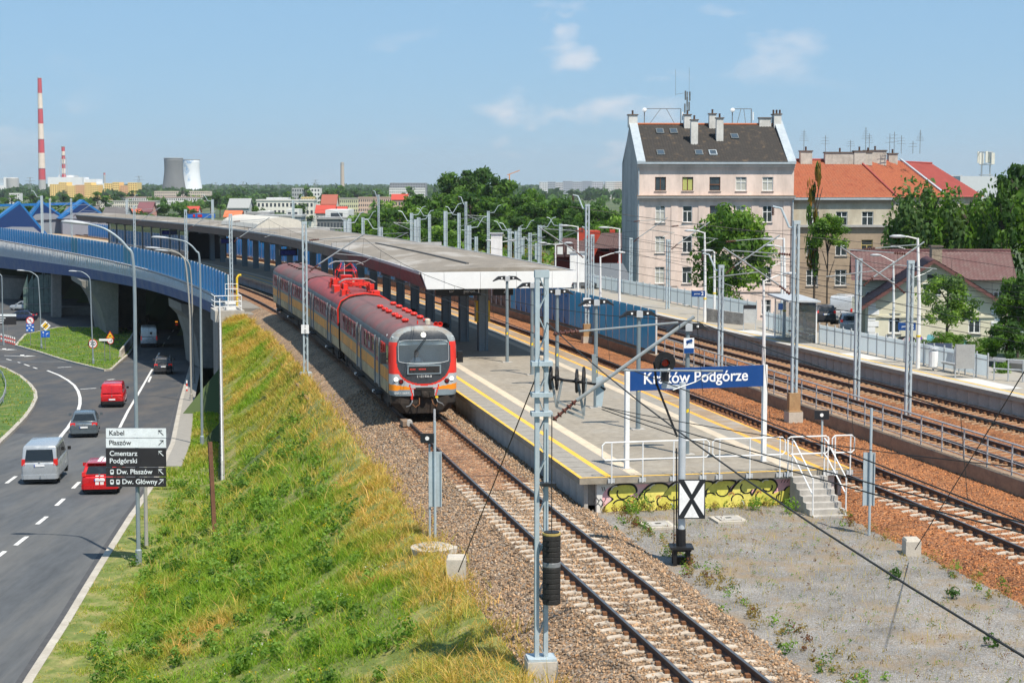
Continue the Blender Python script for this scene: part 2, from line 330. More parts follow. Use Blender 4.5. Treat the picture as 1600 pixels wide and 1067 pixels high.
# ---- ballast beds (Y along the line, d across)
def tz(d, c, top=-.235, half=1.75, drop=.55, run=.9):
    a = abs(d-c)-half; return top if a < 0 else top-drop*min(1, a/run)
def dT1(Y): return float(np.interp(Y, [25, 33, 47, 70, 95, 130, 400], [0, -.03, -.15, -.25, -.28, -.28, -.28]))
def d3(Y): return float(np.interp(Y, [30, 60, 75, 100, 120, 400], [19.3, 19.2, 19.0, 18.5, 18.4, 18.4]))
def d4(Y): return float(np.interp(Y, [30, 55, 70, 85, 100, 120, 400], [24.1, 23.9, 23.2, 22.5, 22.0, 21.9, 21.9]))
def strip(name, Ys, ds, zf, mat, jit=.02, parent=None, kind='structure'):
    V = []
    for Y in Ys:
        for u in ds:
            p = T(Y, u); j = (mnoise.noise(Vector((p.x*2.3, p.y*2.3, 0)))*1.2+mnoise.noise(Vector((p.x*7, p.y*7, 3))))*jit; V.append((p.x, p.y, zf(u, Y)+j))
    n = len(ds); i = (np.arange(len(Ys)-1)[:, None]*n+np.arange(n-1)[None]).ravel()
    o = np_mesh(name, np.array(V), np.stack([i, i+1, i+n+1, i+n], -1), mat, parent, smooth=True); o['kind'] = kind; return o
Yn = np.concatenate([np.arange(24, 80, .3), np.arange(80, 345, 2.)])
def z1(d, Y): return max(tz(d, 0, half=1.55, drop=.75 if d < 0 else .5, run=1.9 if d < 0 else 1.3), -1.0)
strip('ballast_bed', Yn, np.concatenate([np.arange(-3.9, 2.9, .22)]), z1, m_bal1)
strip('rusty_ballast', np.concatenate([np.arange(54.5, 80, .3), np.arange(80, 345, 3)]), np.arange(-1.5, 1.2, .2), lambda d, Y: -.205-.06*(abs(d+.2) > 1.1), stonemat('ballast_mixed', [tuple((x*.45+y*.55) for x, y in zip(p, q)) for p, q in zip(BAL1, BAL2)], 15, .9))
strip('ballast_bed', Yn, np.arange(9.2, 17.3, .25), lambda d, Y: max(tz(d, 12.4, half=1.7, drop=.3, run=1.2), -.55), m_bal2)
strip('ballast_bed', Yn, np.arange(17.0, 26.2, .3), lambda d, Y: max(-.24, 0) if False else -.24-.12*(abs(d-(d3(Y)+d4(Y))/2) < .35), m_bal2)
strip('gravel_yard', np.arange(24, 56, .4), np.arange(2.2, 10.2, .4), lambda d, Y: -.5, m_grav, .03)
# ---- rails and sleepers
RP = [(-.07, -.172), (.07, -.172), (.07, -.155), (.012, -.13), (.012, -.045), (.036, -.035), (.036, -.003), (.028, 0), (-.028, 0), (-.036, -.003), (-.036, -.035), (-.012, -.045), (-.012, -.13), (-.07, -.155)]
def sleeper_mesh(name, mat):
    mb = MB(); L_ = 1.3; secs = []
    for x, zt, w in [(-1.3, -.235, .085), (-1.25, -.205, .09), (-.93, -.178, .1), (-.58, -.178, .1), (-.3, -.212, .078), (0, -.236, .07), (.3, -.212, .078), (.58, -.178, .1), (.93, -.178, .1), (1.25, -.205, .09), (1.3, -.235, .085)]:
        secs.append([(x, -w-.02, -.4), (x, w+.02, -.4), (x, w, zt), (x, -w, zt)])
    mb.loft(secs); return mesh_of(mb, name, mat)
def wood_mesh():
    mb = MB(); mb.box(-1.28, 1.28, -.12, .12, -.4, -.19); return mesh_of(mb, 'sleeper', m_wood)
ME_S1 = sleeper_mesh('sleeper', m_slp); ME_S2 = sleeper_mesh('sleeper', m_slp2); ME_W = wood_mesh()
def track(label, d, Y0, Y1, change, ys0, ys1, nearme, farme, sp=.6):
    t = thing('railway_track', label, 'track', T(Y0, d), 'tracks through the station')
    n = int((Y1-Y0)/2)
    for g in (-.7525, .7525):
        mb = MB(); pts = [T(Y0+(Y1-Y0)*i/n, ofs(d, Y0+(Y1-Y0)*i/n)+g) for i in range(n+1)]; hs = [hd(Y0+(Y1-Y0)*i/n) for i in range(n+1)]
        mb.loft([[p+Vector((math.cos(h)*a, math.sin(h)*a, z)) for a, z in RP] for p, h in zip(pts, hs)], [0]*6+[1, 1, 1]+[0]*5)
        mb.build('rail', [m_rust, m_railtop], t)
    s = SatY(ys0); cl = MB(); k = 0
    while YatS(s) < ys1:
        Y = YatS(s); p = T(Y, d); h = hd(Y); near = Y < change; jit = random.uniform(-.012, .012)
        put('sleeper', nearme if near else farme, t, p+Vector((0, 0, (random.uniform(-.012, .006) if near else random.uniform(-.03, -.005)))), h+jit)
        if Y < 75:
            for g in (-.7525, .7525):
                for e in (-.12, .12): cl.obox(T(Y, ofs(d, Y)+g+e)+Vector((0, 0, -.175)), .1, .13, .07, h)
        s += sp; k += 1
    if cl.v: o = cl.build('rail_clips', m_clip, t); o['kind'] = 'stuff'
    return t
track('rusty track on pale concrete sleepers that the train stands on', dT1, 22, 340, 55.5, 29, 72, ME_S1, ME_W)
track('track along the far side of the island platform, beside the brown ballast strip', 12.4, 24, 340, 53.5, 41, 110, ME_S1, ME_W)
track('track just behind the low wall with the pipe railing', d3, 40, 340, 400, 54, 125, ME_S2, ME_S2, .62)
track('track along the edge of the outer platform', d4, 40, 340, 400, 62, 135, ME_S2, ME_S2, .62)
# ---- island platform
PZ = .62; PE0, PE1 = 1.75, 10.75; PY0, PY1 = 51.55, 322
pf = thing('station_platform', 'long island platform with yellow edge lines that the train stops at', 'platform', T(PY0, 6.2, -.5))
def ribbon(name, Y0, Y1, a, b, z, mat, parent, n=90, thick=None):
    mb = MB(); pa = []; Ys_ = [Y0+(Y1-Y0)*(i/n)**1.6 for i in range(n+1)]
    if thick: mb.loft([[T(Y, a, z-thick), T(Y, b, z-thick), T(Y, b, z), T(Y, a, z)] for Y in Ys_])
    else:
        for Y, Y2 in zip(Ys_, Ys_[1:]): mb.face([T(Y, a, z), T(Y, b, z), T(Y2, b, z), T(Y2, a, z)])
    return mb.build(name, mat, parent)
ribbon('deck', PY0, PY1, PE0, PE1, PZ, m_asph, pf, thick=.2)
for nm, a, b, mt, dz in [('edge_line', 1.752, 1.87, m_yel, .004), ('edge_slab', 1.87, 2.62, m_slab, .004), ('yellow_line', 2.62, 2.82, m_yel, .004), ('ribbed_strip', 2.82, 3.45, m_rib, .004), ('tactile_strip', 3.45, 3.85, m_tact, .005),
                         ('tactile_strip', 8.65, 9.05, m_tact, .005), ('ribbed_strip', 9.05, 9.68, m_slab, .004), ('yellow_line', 9.68, 9.88, m_orng, .004), ('edge_slab', 9.88, 10.63, m_dust, .004), ('edge_line', 10.63, 10.748, m_orng, .004)]:
    ribbon(nm, PY0+(.13 if nm != 'edge_line' else 0), PY1, a, b, PZ+dz, mt, pf)
mb = MB()                                        # ribs on the tactile strips
for d0, d1 in ((3.47, 3.83), (2.84, 3.43)):
    Y = PY0+.2
    while Y < 80:
        mb.hexa([T(Y, d0, PZ+.004), T(Y, d1, PZ+.004), T(Y+.05, d1, PZ+.004), T(Y+.05, d0, PZ+.004), T(Y+.01, d0, PZ+.013), T(Y+.01, d1, PZ+.013), T(Y+.04, d1, PZ+.013), T(Y+.04, d0, PZ+.013)], 0 if d0 > 3.4 else 1); Y += .13
o = mb.build('tactile_ribs', [m_tact, m_rib], pf); o['kind'] = 'stuff'
mb = MB(); mb.face([T(PY0, 1.87, PZ+.005), T(PY0, 10.63, PZ+.005), T(PY0+.12, 10.63, PZ+.005), T(PY0+.12, 1.87, PZ+.005)]); mb.build('edge_line', m_yel, pf)
mb = MB()
for Y in np.arange(PY0+1.0, 95, 1.0):            # slab joints
    for a, b in ((1.76, 2.62), (9.88, 10.74)): mb.hexa([T(Y, a, PZ+.003), T(Y, b, PZ+.003), T(Y+.02, b, PZ+.003), T(Y+.02, a, PZ+.003)]+[T(Y, a, PZ+.0065), T(Y, b, PZ+.0065), T(Y+.02, b, PZ+.0065), T(Y+.02, a, PZ+.0065)])
o = mb.build('slab_joints', M('joint_dirt', (.09, .08, .07), .95), pf); o['kind'] = 'stuff'
# platform side walls, panel by panel while they can be told apart
def wall_panels(parent, d, Ya, Yb, z0, z1, mat, name='wall_panel', w=1.0, th=.12):
    mb = MB(); mb.box(-w/2+.012, w/2-.012, -th/2, th/2, z0, z1); me = mesh_of(mb, name, mat); s = SatY(Ya)+w/2
    while YatS(s) < Yb:
        Y = YatS(s); dd = (ofs(d, Y+.3)-ofs(d, Y-.3))/.6 if callable(d) else 0
        put(name, me, parent, T(Y, d), hd(Y)+math.pi/2-math.atan(dd)); s += w
wall_panels(pf, 2.05, PY0+.35, 75, -.75, PZ-.201, m_conc); wall_panels(pf, 10.45, PY0+.35, 75, -.75, PZ-.201, m_conc)
ribbon('wall_core', PY0+.5, PY1, 2.15, 10.35, PZ-.203, m_conc, pf, thick=.75)
# end wall with the painted letters
ew = MB(); a, b = T(PY0+.2, 2.35, -.9), T(PY0+.2, 10.2, -.9); u = (b-a).normalized(); nrm = Vector((u.y, -u.x, 0)); LW = (b-a).length
m_gw = M('painted_wall', (.66, .64, .61), .8, var=.1, scale=2, dirt=((.3, .19, .17), .4, (2, 2, .6)))
m_gpink = M('pink_spray', (.80, .42, .44), .8, var=.12, scale=2, col2=(.52, .46, .45), thr=(.5, .7)); m_golive = M('olive_spray', (.66, .60, .11), .7, var=.2, scale=1.5, col2=(.48, .43, .07), thr=(.45, .6))
m_gyel = M('yellow_spray', (.68, .60, .14), .7, var=.15, scale=2); m_gblk = M('black_spray', (.012, .012, .012), .6); m_gwht = M('white_spray', (.75, .73, .68), .7); m_gor = M('orange_spray', (.6, .33, .1), .7)
ew.prism([a, b, b+Vector((0, 0, 1.32)), a+Vector((0, 0, 1.32))], -nrm*.2); ew.build('end_wall', m_gw, pf)
gr = thing('wall_graffiti', 'olive green bubble letters with black outlines sprayed on the platform end wall', 'graffiti', a+Vector((0, 0, .4)))
def wp(x, z, o=.004): return a+u*x+Vector((0, 0, .4+z*.92))+nrm*o     # wall coordinates: metres along, metres up from the gravel
def blob(pts, mat, o, name, n=5, closed=True):
    P_ = [Vector(p) for p in pts]; out = []; k = len(P_)
    for i in range(k):
        p0, p1, p2, p3 = P_[(i-1) % k], P_[i], P_[(i+1) % k], P_[(i+2) % k]
        for j in range(n):
            t = j/n; out.append(.5*((2*p1)+(p2-p0)*t+(2*p0-5*p1+4*p2-p3)*t*t+(3*p1-p0-3*p2+p3)*t**3))
    mb = MB(); mb.prism([wp(q.x, q.y, o) for q in out], nrm*.0015); return mb.build(name, mat, gr)
def fat(pts, f):
    c = Vector((sum(p[0] for p in pts)/len(pts), sum(p[1] for p in pts)/len(pts))); return [tuple(Vector(p)+(Vector(p)-c).normalized()*f) for p in pts]
blob([(.25, .1), (.5, .0), (2, -.02), (4.5, -.02), (6.9, .05), (7.25, .5), (7.0, .88), (5, .89), (2, .9), (.6, .89), (.2, .6)], m_gpink, .002, 'pink_ground')
LET = [[(.35, -.05), (.9, -.08), (1.3, .1), (1.25, .42), (1.0, .5), (1.25, .62), (1.15, .86), (.75, .89), (.45, .75), (.42, .55), (.55, .42), (.3, .2)],
       [(1.2, -.06), (1.75, -.06), (2.0, .15), (2.15, .5), (2.3, .75), (2.1, .88), (1.75, .84), (1.5, .6), (1.35, .35)],
       [(1.95, -.05), (2.5, -.05), (2.75, .1), (2.8, .45), (3.1, .8), (2.9, .89), (2.5, .86), (2.2, .55)],
       [(2.6, -.05), (3.4, -.05), (3.6, .2), (3.5, .55), (3.75, .85), (3.2, .9), (2.95, .6), (2.85, .25)],
       [(3.35, -.05), (4.2, -.05), (4.45, .25), (4.3, .6), (4.5, .86), (4.0, .9), (3.65, .7), (3.55, .3)],
       [(4.1, -.05), (4.95, -.05), (5.15, .2), (5.0, .5), (5.35, .7), (5.3, .88), (4.75, .9), (4.45, .6), (4.35, .25)],
       [(4.85, -.04), (5.75, -.03), (6.2, .1), (6.35, .32), (6.1, .5), (5.75, .4), (5.9, .65), (5.75, .87), (5.4, .85), (5.2, .5), (5.0, .2)],
       [(6.2, .45), (6.5, .38), (6.85, .5), (6.9, .75), (6.65, .85), (6.5, .65), (6.3, .62)]]
for i, q in enumerate(LET):
    blob(fat(q, .075), m_gblk, .0045+.0003*i, 'letter_outline'); blob(q, [m_golive, m_gyel][i % 2 if i < 6 else 0], .0065+.0003*i, 'letter')
def stroke(pts, w, mat, o=.011, name='spray_stroke'):
    mb = MB()
    for p, q in zip(pts, pts[1:]):
        p, q = Vector(p), Vector(q); t = (q-p).normalized(); s_ = Vector((-t.y, t.x))*w/2; p = p-t*w*.3; q = q+t*w*.3
        mb.prism([wp(*(p-s_), o), wp(*(q-s_), o), wp(*(q+s_), o), wp(*(p+s_), o)], nrm*.001)
    return mb.build(name, mat, gr)
def arc(cx_, cz, r, a0, a1, n=7, sq=1.): return [(cx_+r*math.cos(math.radians(a0+(a1-a0)*i/n)), cz+sq*r*math.sin(math.radians(a0+(a1-a0)*i/n))) for i in range(n+1)]
for c in [(.85, .62, .2, 150, 330), (.75, .15, .25, 20, 150), (1.75, .5, .22, 100, 300), (2.15, .28, .2, 60, 260), (2.5, .55, .25, 200, 380), (2.9, .22, .18, 0, 200), (3.25, .6, .24, 130, 320), (3.7, .3, .22, 40, 220),
          (4.1, .6, .22, 200, 400), (4.6, .25, .2, 10, 190), (4.9, .65, .2, 140, 340), (5.45, .3, .25, 60, 280), (5.6, .65, .16, 200, 380), (6.05, .25, .15, 100, 300)]: stroke(arc(*c), .045, m_gblk)
for c in [(.62, .72, .15, 80, 170), (1.9, .68, .2, 100, 160), (2.62, .72, .18, 70, 150), (3.25, .72, .2, 80, 150), (4.05, .74, .2, 80, 150), (4.85, .76, .2, 70, 150), (5.55, .76, .14, 60, 150), (2.35, .1, .12, -60, 60), (3.05, .12, .12, -60, 60), (4.7, .1, .12, -60, 60), (.95, .12, .14, -40, 60)]: stroke(arc(*c), .035, m_gwht, .0125)
for c in [(1.1, .25, .08, 0, 160), (2.0, .42, .07, 0, 200), (3.35, .4, .07, 0, 200), (4.4, .42, .08, 0, 190), (5.3, .45, .08, 0, 190)]: stroke(arc(*c), .05, m_gor, .0135)
stroke([(-.1, .35), (-.02, .52), (.08, .38), (.02, .3), (.12, .45), (.2, .36), (.15, .2), (.28, .42)], .018, m_gblk); stroke([(-.05, .22), (.05, .3), (.15, .18), (.22, .26)], .015, m_gblk); 
for x in (.1, .17): stroke([(x+.1, .72), (x+.06, .86)], .02, m_gblk)
for x in (6.05, 6.15, 6.25): stroke([(x, .78), (x+.05, .88)], .02, m_gblk)
# ---- outer platform (behind the far track)
def e2(Y): return d4(Y)+1.68
p2 = thing('station_platform', 'outer platform with white panel fence and one yellow line before the houses', 'platform', T(90, e2, -.5))
def band2(name, Y0, Y1, a, b, z, mat, thick=None, n=50):
    mb = MB(); Y_ = [Y0+(Y1-Y0)*i/n for i in range(n+1)]
    if thick: mb.loft([[T(Y, e2(Y)+a, z-thick), T(Y, e2(Y)+b, z-thick), T(Y, e2(Y)+b, z), T(Y, e2(Y)+a, z)] for Y in Y_])
    else:
        for Y, Y2 in zip(Y_, Y_[1:]): mb.face([T(Y, e2(Y)+a, z), T(Y, e2(Y)+b, z), T(Y2, e2(Y2)+b, z), T(Y2, e2(Y2)+a, z)])
    return mb.build(name, mat, p2)
m_asp2 = M('pale_asphalt', (.33, .295, .24), .92, var=.16, scale=.6, bump=.2, bscale=70, col2=(.27, .26, .245), thr=(.45, .65))
band2('deck', 55, 300, 0, 5.2, PZ, m_asp2, .2); band2('yellow_line', 55, 300, .62, .78, PZ+.004, m_yel); band2('edge_slab', 55, 300, .02, .6, PZ+.004, M('pale_slab', (.40, .385, .36), .9, var=.1))
for Y, l in ((83, 3.5), (96, 5), (70, 4)): band2('slab_patch', Y, Y+l, .8, 1.9, PZ+.005, M('white_slab', (.5, .49, .47), .9, var=.08), n=4)
wall_panels(p2, lambda Y: e2(Y)+.25, 55, 140, -.8, PZ-.201, m_conc, w=.95)
band2('wall_core', 55, 300, .36, 5.1, PZ-.203, m_conc, .9)
# ---- low retaining wall and pipe railing between the second and third track
RW = 17.05
lw = tag(MB().loft([[T(Y, RW-.35, -.7), T(Y, RW+.15, -.7), T(Y, RW+.15, -.02), T(Y, RW-.35, -.02)] for Y in np.linspace(40, 330, 80)]).build('retaining_wall', M('brown_concrete', (.30, .21, .14), .9, var=.2, scale=1.2, bump=.3, bscale=20, dirt=((.12, .09, .07), .6, (1, 1, 2)))), 'low rust-stained concrete wall between the tracks', 'wall')
m_galv = M('galvanised_pipe', (.48, .50, .51), .5, .5, var=.12, scale=5)
m_white = M('white_paint', (.74, .75, .75), .55, var=.06, scale=3, dirt=((.45, .42, .38), .35, (3, 3, 1)))
rl = thing('pipe_railing', 'grey pipe railing on the low wall between the tracks', 'railing', T(45, RW, 0))
YB = 92.5
for z, r in ((1.05, .035), (.72, .02), (.42, .02), (.12, .02)): MB().tube(Tline(42, YB, RW-.1, z, 40), r, 6).build('rail', m_galv, rl)
s = SatY(42.5); pm = mesh_of(MB().tube([(0, 0, -.03), (0, 0, 1.05)], .03, 6), 'post', m_galv)
while YatS(s) < YB: put('post', pm, rl, T(YatS(s), RW-.1)); s += 1.75
# ================================================================ embankment, road, viaduct, noise barriers
def vn(x, y, s, k=0.):           # cheap smooth noise, vectorised
    x = x/s; y = y/s
    return (np.sin(x*1.7+k+1.3*np.sin(y*1.1+k))+np.sin(y*2.1-k+1.7*np.sin(x*.9+2*k))+np.sin((x+y)*1.3+k*3+np.sin(x*2.3-y*1.9)))/3
def wallx(Y): return -.1725*Y
def emb(Y, t):
    Y = np.asarray(Y, float); t = np.asarray(t, float)
    kx_ = np.where(Y < _ky[-1], np.interp(Y, _ky, _kx), _kx[-1]); rz_ = np.interp(Y, [60, 75, 110, 190, 230], [-5.0, -5.1, -6.7, -10, -10.2])
    xl = np.where(Y < 84, kx_+.3, wallx(Y)); zl = np.where(Y < 84, rz_+.1, np.interp(Y, [84, 134], [-5.5, -.95]))
    t0 = np.where(Y < 84, np.interp(Y, [50, 66, 84], [.13, .2, .43]), .02)
    xr = np.interp(Y, YS, XS)-3.35/np.cos(np.interp(Y, YS, HS)); q = np.clip((t-t0)/(.97-t0), 0, 1); q = q*q*(1.6-.6*q)*.45+q*.55
    X = xl+(xr-xl)*t; z = zl+(-.62-zl)*q+(.09*vn(X, Y, 1.6)+.04*vn(X, Y, .55, 2))*np.clip(t*14, 0, 1)*np.clip((1-t)*14, .2, 1)
    return X, Y, z
Yr = np.arange(20, 137, .5); tr_ = np.linspace(0, 1, 60); YY, TT = np.meshgrid(Yr, tr_, indexing='ij'); X_, Y_, Z_ = emb(YY, TT)
n = len(tr_); i = (np.arange(len(Yr)-1)[:, None]*n+np.arange(n-1)[None]).ravel()
m_soil = M('grassy_soil', (.13, .17, .035), .95, var=.3, scale=1.2, col2=(.22, .2, .075), thr=(.46, .62), bump=.5, bscale=8)
struct(np_mesh('embankment', np.stack([X_, Y_, Z_], -1).reshape(-1, 3), np.stack([i, i+1, i+n+1, i+n], -1), m_soil, smooth=True))
# ---- road
m_road = M('asphalt', (.078, .084, .092), .88, var=.22, scale=.3, bump=.25, bscale=60, stretch=(1.6, .3, 1), dirt=((.15, .145, .135), .75, (.55, .05, .5)))
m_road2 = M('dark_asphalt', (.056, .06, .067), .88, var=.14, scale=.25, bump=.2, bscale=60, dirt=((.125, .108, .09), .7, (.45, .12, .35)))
m_mark = M('road_paint', (.68, .68, .66), .7, var=.1, scale=3, col2=(.35, .35, .35), thr=(.5, .68))
m_kerb = M('kerb_stone', (.42, .39, .34), .9, var=.15, scale=1.5, bump=.2, bscale=30, dirt=((.25, .21, .16), .5, (.8, .8, .8)))
def sheet(name, Ys, xl, xr, zf, mat, nx=12):
    V = [(xl(Y)+(xr(Y)-xl(Y))*k/nx, Y, zf(Y)) for Y in Ys for k in range(nx+1)]; n = nx+1
    i = (np.arange(len(Ys)-1)[:, None]*n+np.arange(nx)[None]).ravel(); return struct(np_mesh(name, np.array(V), np.stack([i, i+1, i+n+1, i+n], -1), mat))
sheet('road', np.arange(20, 330, 3.), lambda Y: -190., kerb_x, road_z, m_road)
yb = R(150, 677).y
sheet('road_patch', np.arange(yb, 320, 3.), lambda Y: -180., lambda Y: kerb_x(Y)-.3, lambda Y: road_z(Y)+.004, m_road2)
mb = MB(); kpts = [Vector((kerb_x(Y), Y, road_z(Y))) for Y in np.arange(24, 200, 1.5)]
mb.loft([[p+Vector((-.02, 0, -.2)), p+Vector((.3, 0, -.2)), p+Vector((.3, 0, .12)), p+Vector((.02, 0, .12)), p+Vector((-.02, 0, .07))] for p in kpts]); struct(mb.build('kerb', m_kerb))
mb = MB(); 
for p, q in zip(kpts, kpts[1:]): mb.face([p+Vector((-.26, 0, .007)), p+Vector((-.03, 0, .007)), q+Vector((-.03, 0, .007)), q+Vector((-.26, 0, .007))])
struct(mb.build('gutter_strip', M('gutter', (.065, .066, .07), .9, var=.25, scale=2)))
# verge between kerb and wing wall beyond the slope
sheet('verge', np.arange(83.8, 136, 2.), lambda Y: kerb_x(Y)+.28, lambda Y: wallx(Y)-.16, lambda Y: road_z(Y)+.1, m_soil, 6)
sheet('pavement', np.arange(93, 200, 3.), lambda Y: kerb_x(Y)+.3, lambda Y: kerb_x(Y)+1.25, lambda Y: road_z(Y)+.115, M('paving', (.27, .255, .23), .9, var=.15), 2)
def marking(name, pts, w=.16, dash=None):
    P_ = [R(x, y, .012) for x, y in pts]; out = []
    for p, q in zip(P_, P_[1:]):
        k = max(1, int((q-p).length/1.5)); out += [p.lerp(q, j/k) for j in range(k)]
    out.append(P_[-1]); mb = MB()
    for p, q in zip(out, out[1:]):
        s_ = Vector((-(q-p).y, (q-p).x, 0)).normalized()*w/2; p.z = road_z(p.y)+.011; q.z = road_z(q.y)+.011; mb.face([p-s_, q-s_, q+s_, p+s_])
    return struct(mb.build(name, m_mark))
for q in [((24, 852), (42, 838)), ((58, 819), (73, 807)), ((88, 790), (100, 779)), ((114, 763), (124, 753)), ((153, 720), (161, 713)), ((10, 755), (25, 744)), ((-8, 873), (8, 861)), ((232, 597), (236, 588))]: marking('lane_dash', q, .2)
marking('lane_line', [(187, 668), (200, 642), (218, 612), (238, 577)], .2)
for q in [((245, 560), (249, 551)), ((254, 541), (257, 535)), ((262, 530), (265, 525)), ((269, 519), (272, 514)), ((275, 508), (278, 503))]: marking('lane_dash', q, .2)
marking('lane_line', [(88, 691), (97, 679), (106, 668), (116, 653), (122, 642), (125, 631), (125, 621), (122, 611), (116, 602), (106, 594), (92, 586), (74, 579)], .25)
for q in [((52, 574), (58, 576)), ((38, 569), (46, 572)), ((24, 565), (32, 567)), ((10, 561), (18, 563))]: marking('lane_dash', q, .2)
marking('give_way_triangle', [(170, 593), (174, 593.5)], .9); marking('lane_line', [(90, 574.5), (112, 573)], .25); marking('lane_line', [(125, 608), (150, 606.5)], .25)
def arrow(x, y, nm):
    p = R(x, y, .012); mb = MB(); mb.face([p+Vector((-1.9, .1, 0)), p+Vector((.7, -.5, 0)), p+Vector((.7, -.2, 0)), p+Vector((-1.9, .35, 0))]); mb.face([p+Vector((-.3, 1.1, 0)), p+Vector((.2, -.3, 0)), p+Vector((.55, -.3, 0)), p+Vector((.2, 1.2, 0))]); mb.face([p+Vector((.7, -.9, 0)), p+Vector((2, -.35, 0)), p+Vector((.7, .3, 0))]); struct(mb.build(nm, m_mark))
arrow(31, 556, 'lane_arrow'); arrow(3, 546, 'lane_arrow')
def island(name, pix, mat, up=.13):
    P_ = [R(x, y, up) for x, y in pix]; c = Vector((0, 0, 0))
    for p in P_: c += p/len(P_)
    bm = bmesh.new(); vs = [bm.verts.new(p) for p in P_]; f = bm.faces.new(vs); bmesh.ops.triangulate(bm, faces=[f]); 
    for _ in range(3): bmesh.ops.subdivide_edges(bm, edges=[e for e in bm.edges if e.calc_length() > 3], cuts=1, use_grid_fill=False); bmesh.ops.triangulate(bm, faces=bm.faces[:])
    for v in bm.verts: v.co.z = road_z(v.co.y)+up+.05
    me = bpy.data.meshes.new(name); bm.to_mesh(me); bm.free(); o = struct(link(name, me, mat))
    k = MB()
    for p, q in zip(P_, P_[1:]+P_[:1]):
        if (q-p).length < 40: k.beam(p-Vector((0, 0, .05)), q-Vector((0, 0, .05)), .3, .22)
    struct(k.build('kerb', m_kerb)); return P_
m_turf = M('mown_turf', (.07, .135, .022), .95, var=.35, scale=.8, col2=(.15, .155, .045), thr=(.5, .65), bump=.6, bscale=14)
ISL1 = island('grass_island', [(25, 541), (60, 551), (100, 564), (140, 574), (165, 580), (173, 579), (185, 568), (200, 555), (210, 540), (214, 520), (190, 514), (140, 513), (90, 513), (40, 524)], m_turf)
ISL2 = island('grass_island', [(-60, 760), (0, 693), (20, 674), (38, 655), (50, 638), (56, 625), (55, 614), (47, 603), (32, 590), (10, 578), (-60, 552)], m_turf)
# ---- viaduct
via = thing('railway_viaduct', 'curved railway viaduct with navy girder and concrete piers over the road', 'viaduct', G(170, 520, -10))
m_navy = M('navy_girder', (.03, .075, .21), .55, var=.15, scale=.5); m_skirt = M('grey_fascia', (.52, .53, .54), .6, var=.1, scale=.6)
m_blued = M('blue_steel', (.03, .14, .34), .5, var=.12); m_pier = M('dark_concrete', (.24, .225, .2), .9, var=.18, scale=.5, bump=.2, bscale=10, dirt=((.12, .11, .1), .6, (.5, .5, .2)))
DL = -4.25; VY = np.linspace(136, 345, 60)
def zg(Y): return float(np.interp(Y, [136, 195, 240, 300, 345], [-.42, -.95, -1.5, -2.5, -3.2]))
def zn(Y): return float(np.interp(Y, [136, 195, 240, 300, 345], [-1.3, -2.0, -2.9, -4.6, -5.6]))
MB().loft([[T(Y, DL-.02, .32), T(Y, DL-.02, zg(Y)), T(Y, DL+.2, zg(Y)), T(Y, DL+.2, .32)] for Y in VY]).build('fascia', m_skirt, via)
MB().loft([[T(Y, DL-.1, zg(Y)-.005), T(Y, DL+.05, zn(Y)), T(Y, DL+.9, zn(Y)), T(Y, DL+.9, zg(Y)-.005)] for Y in VY]).build('girder', m_navy, via)
MB().loft([[T(Y, DL+.91, -.55), T(Y, DL+.91, -1.25), T(Y, 11.2, -1.25), T(Y, 11.2, -.55)] for Y in VY]).build('deck', m_pier, via)
mb = MB()
for Y in np.arange(137, 344, 1.2): mb.hexa([T(Y, DL-.16, zg(Y)+.15), T(Y, DL-.03, zg(Y)+.15), T(Y+.09, DL-.03, zg(Y)+.15), T(Y+.09, DL-.16, zg(Y)+.15), T(Y, DL-.3, .34), T(Y, DL-.03, .34), T(Y+.09, DL-.03, .34), T(Y+.09, DL-.3, .34)])
o = mb.build('fascia_brackets', M('white_bracket', (.62, .63, .64), .6), via); o['kind'] = 'stuff'
MB().tube(Tline(137, 344, DL-.3, .3, 60), .07, 6).build('drain_pipe', m_rust if False else M('dark_pipe', (.07, .075, .08), .6), via)
def pier(Y, prof, depth, name='pier'):     # profile in the plane across the view, pushed back along the line
    p = [D(x, 300, Y) for x, _ in prof]; poly = [Vector((D(x, y, Y).x, Y, D(x, y, Y).z)) for x, y in prof]; return MB().prism(poly, Vector((-depth*.35, depth, 0))).build(name, m_pier, via)
pier(226, [(168, 528), (185, 528), (185, 437), (127, 439), (129, 448), (143, 456), (155, 475), (163, 500)], 16)
pier(238, [(186, 521), (228, 515), (228, 441), (186, 441)], 8)
pier(176, [(312, 575), (334, 575), (334, 482), (283, 474), (284, 487), (297, 500), (307, 530)], 9)
pier(300, [(-30, 512), (12, 512), (26, 480), (42, 436), (-30, 432)], 10)
m_stone = M('dark_masonry', (.10, .095, .09), .9, var=.35, scale=1.2, bump=.5, bscale=5)
tag(pier(262, [(93, 525), (160, 525), (160, 480), (93, 480)], 3, 'masonry_wall'), None)
pier(258, [(82, 528), (96, 528), (96, 428), (82, 428)], 3, 'column')
for x in (240, 247): pier(270, [(x, 500), (x+4, 500), (x+4, 436), (x, 436)], 2, 'column')
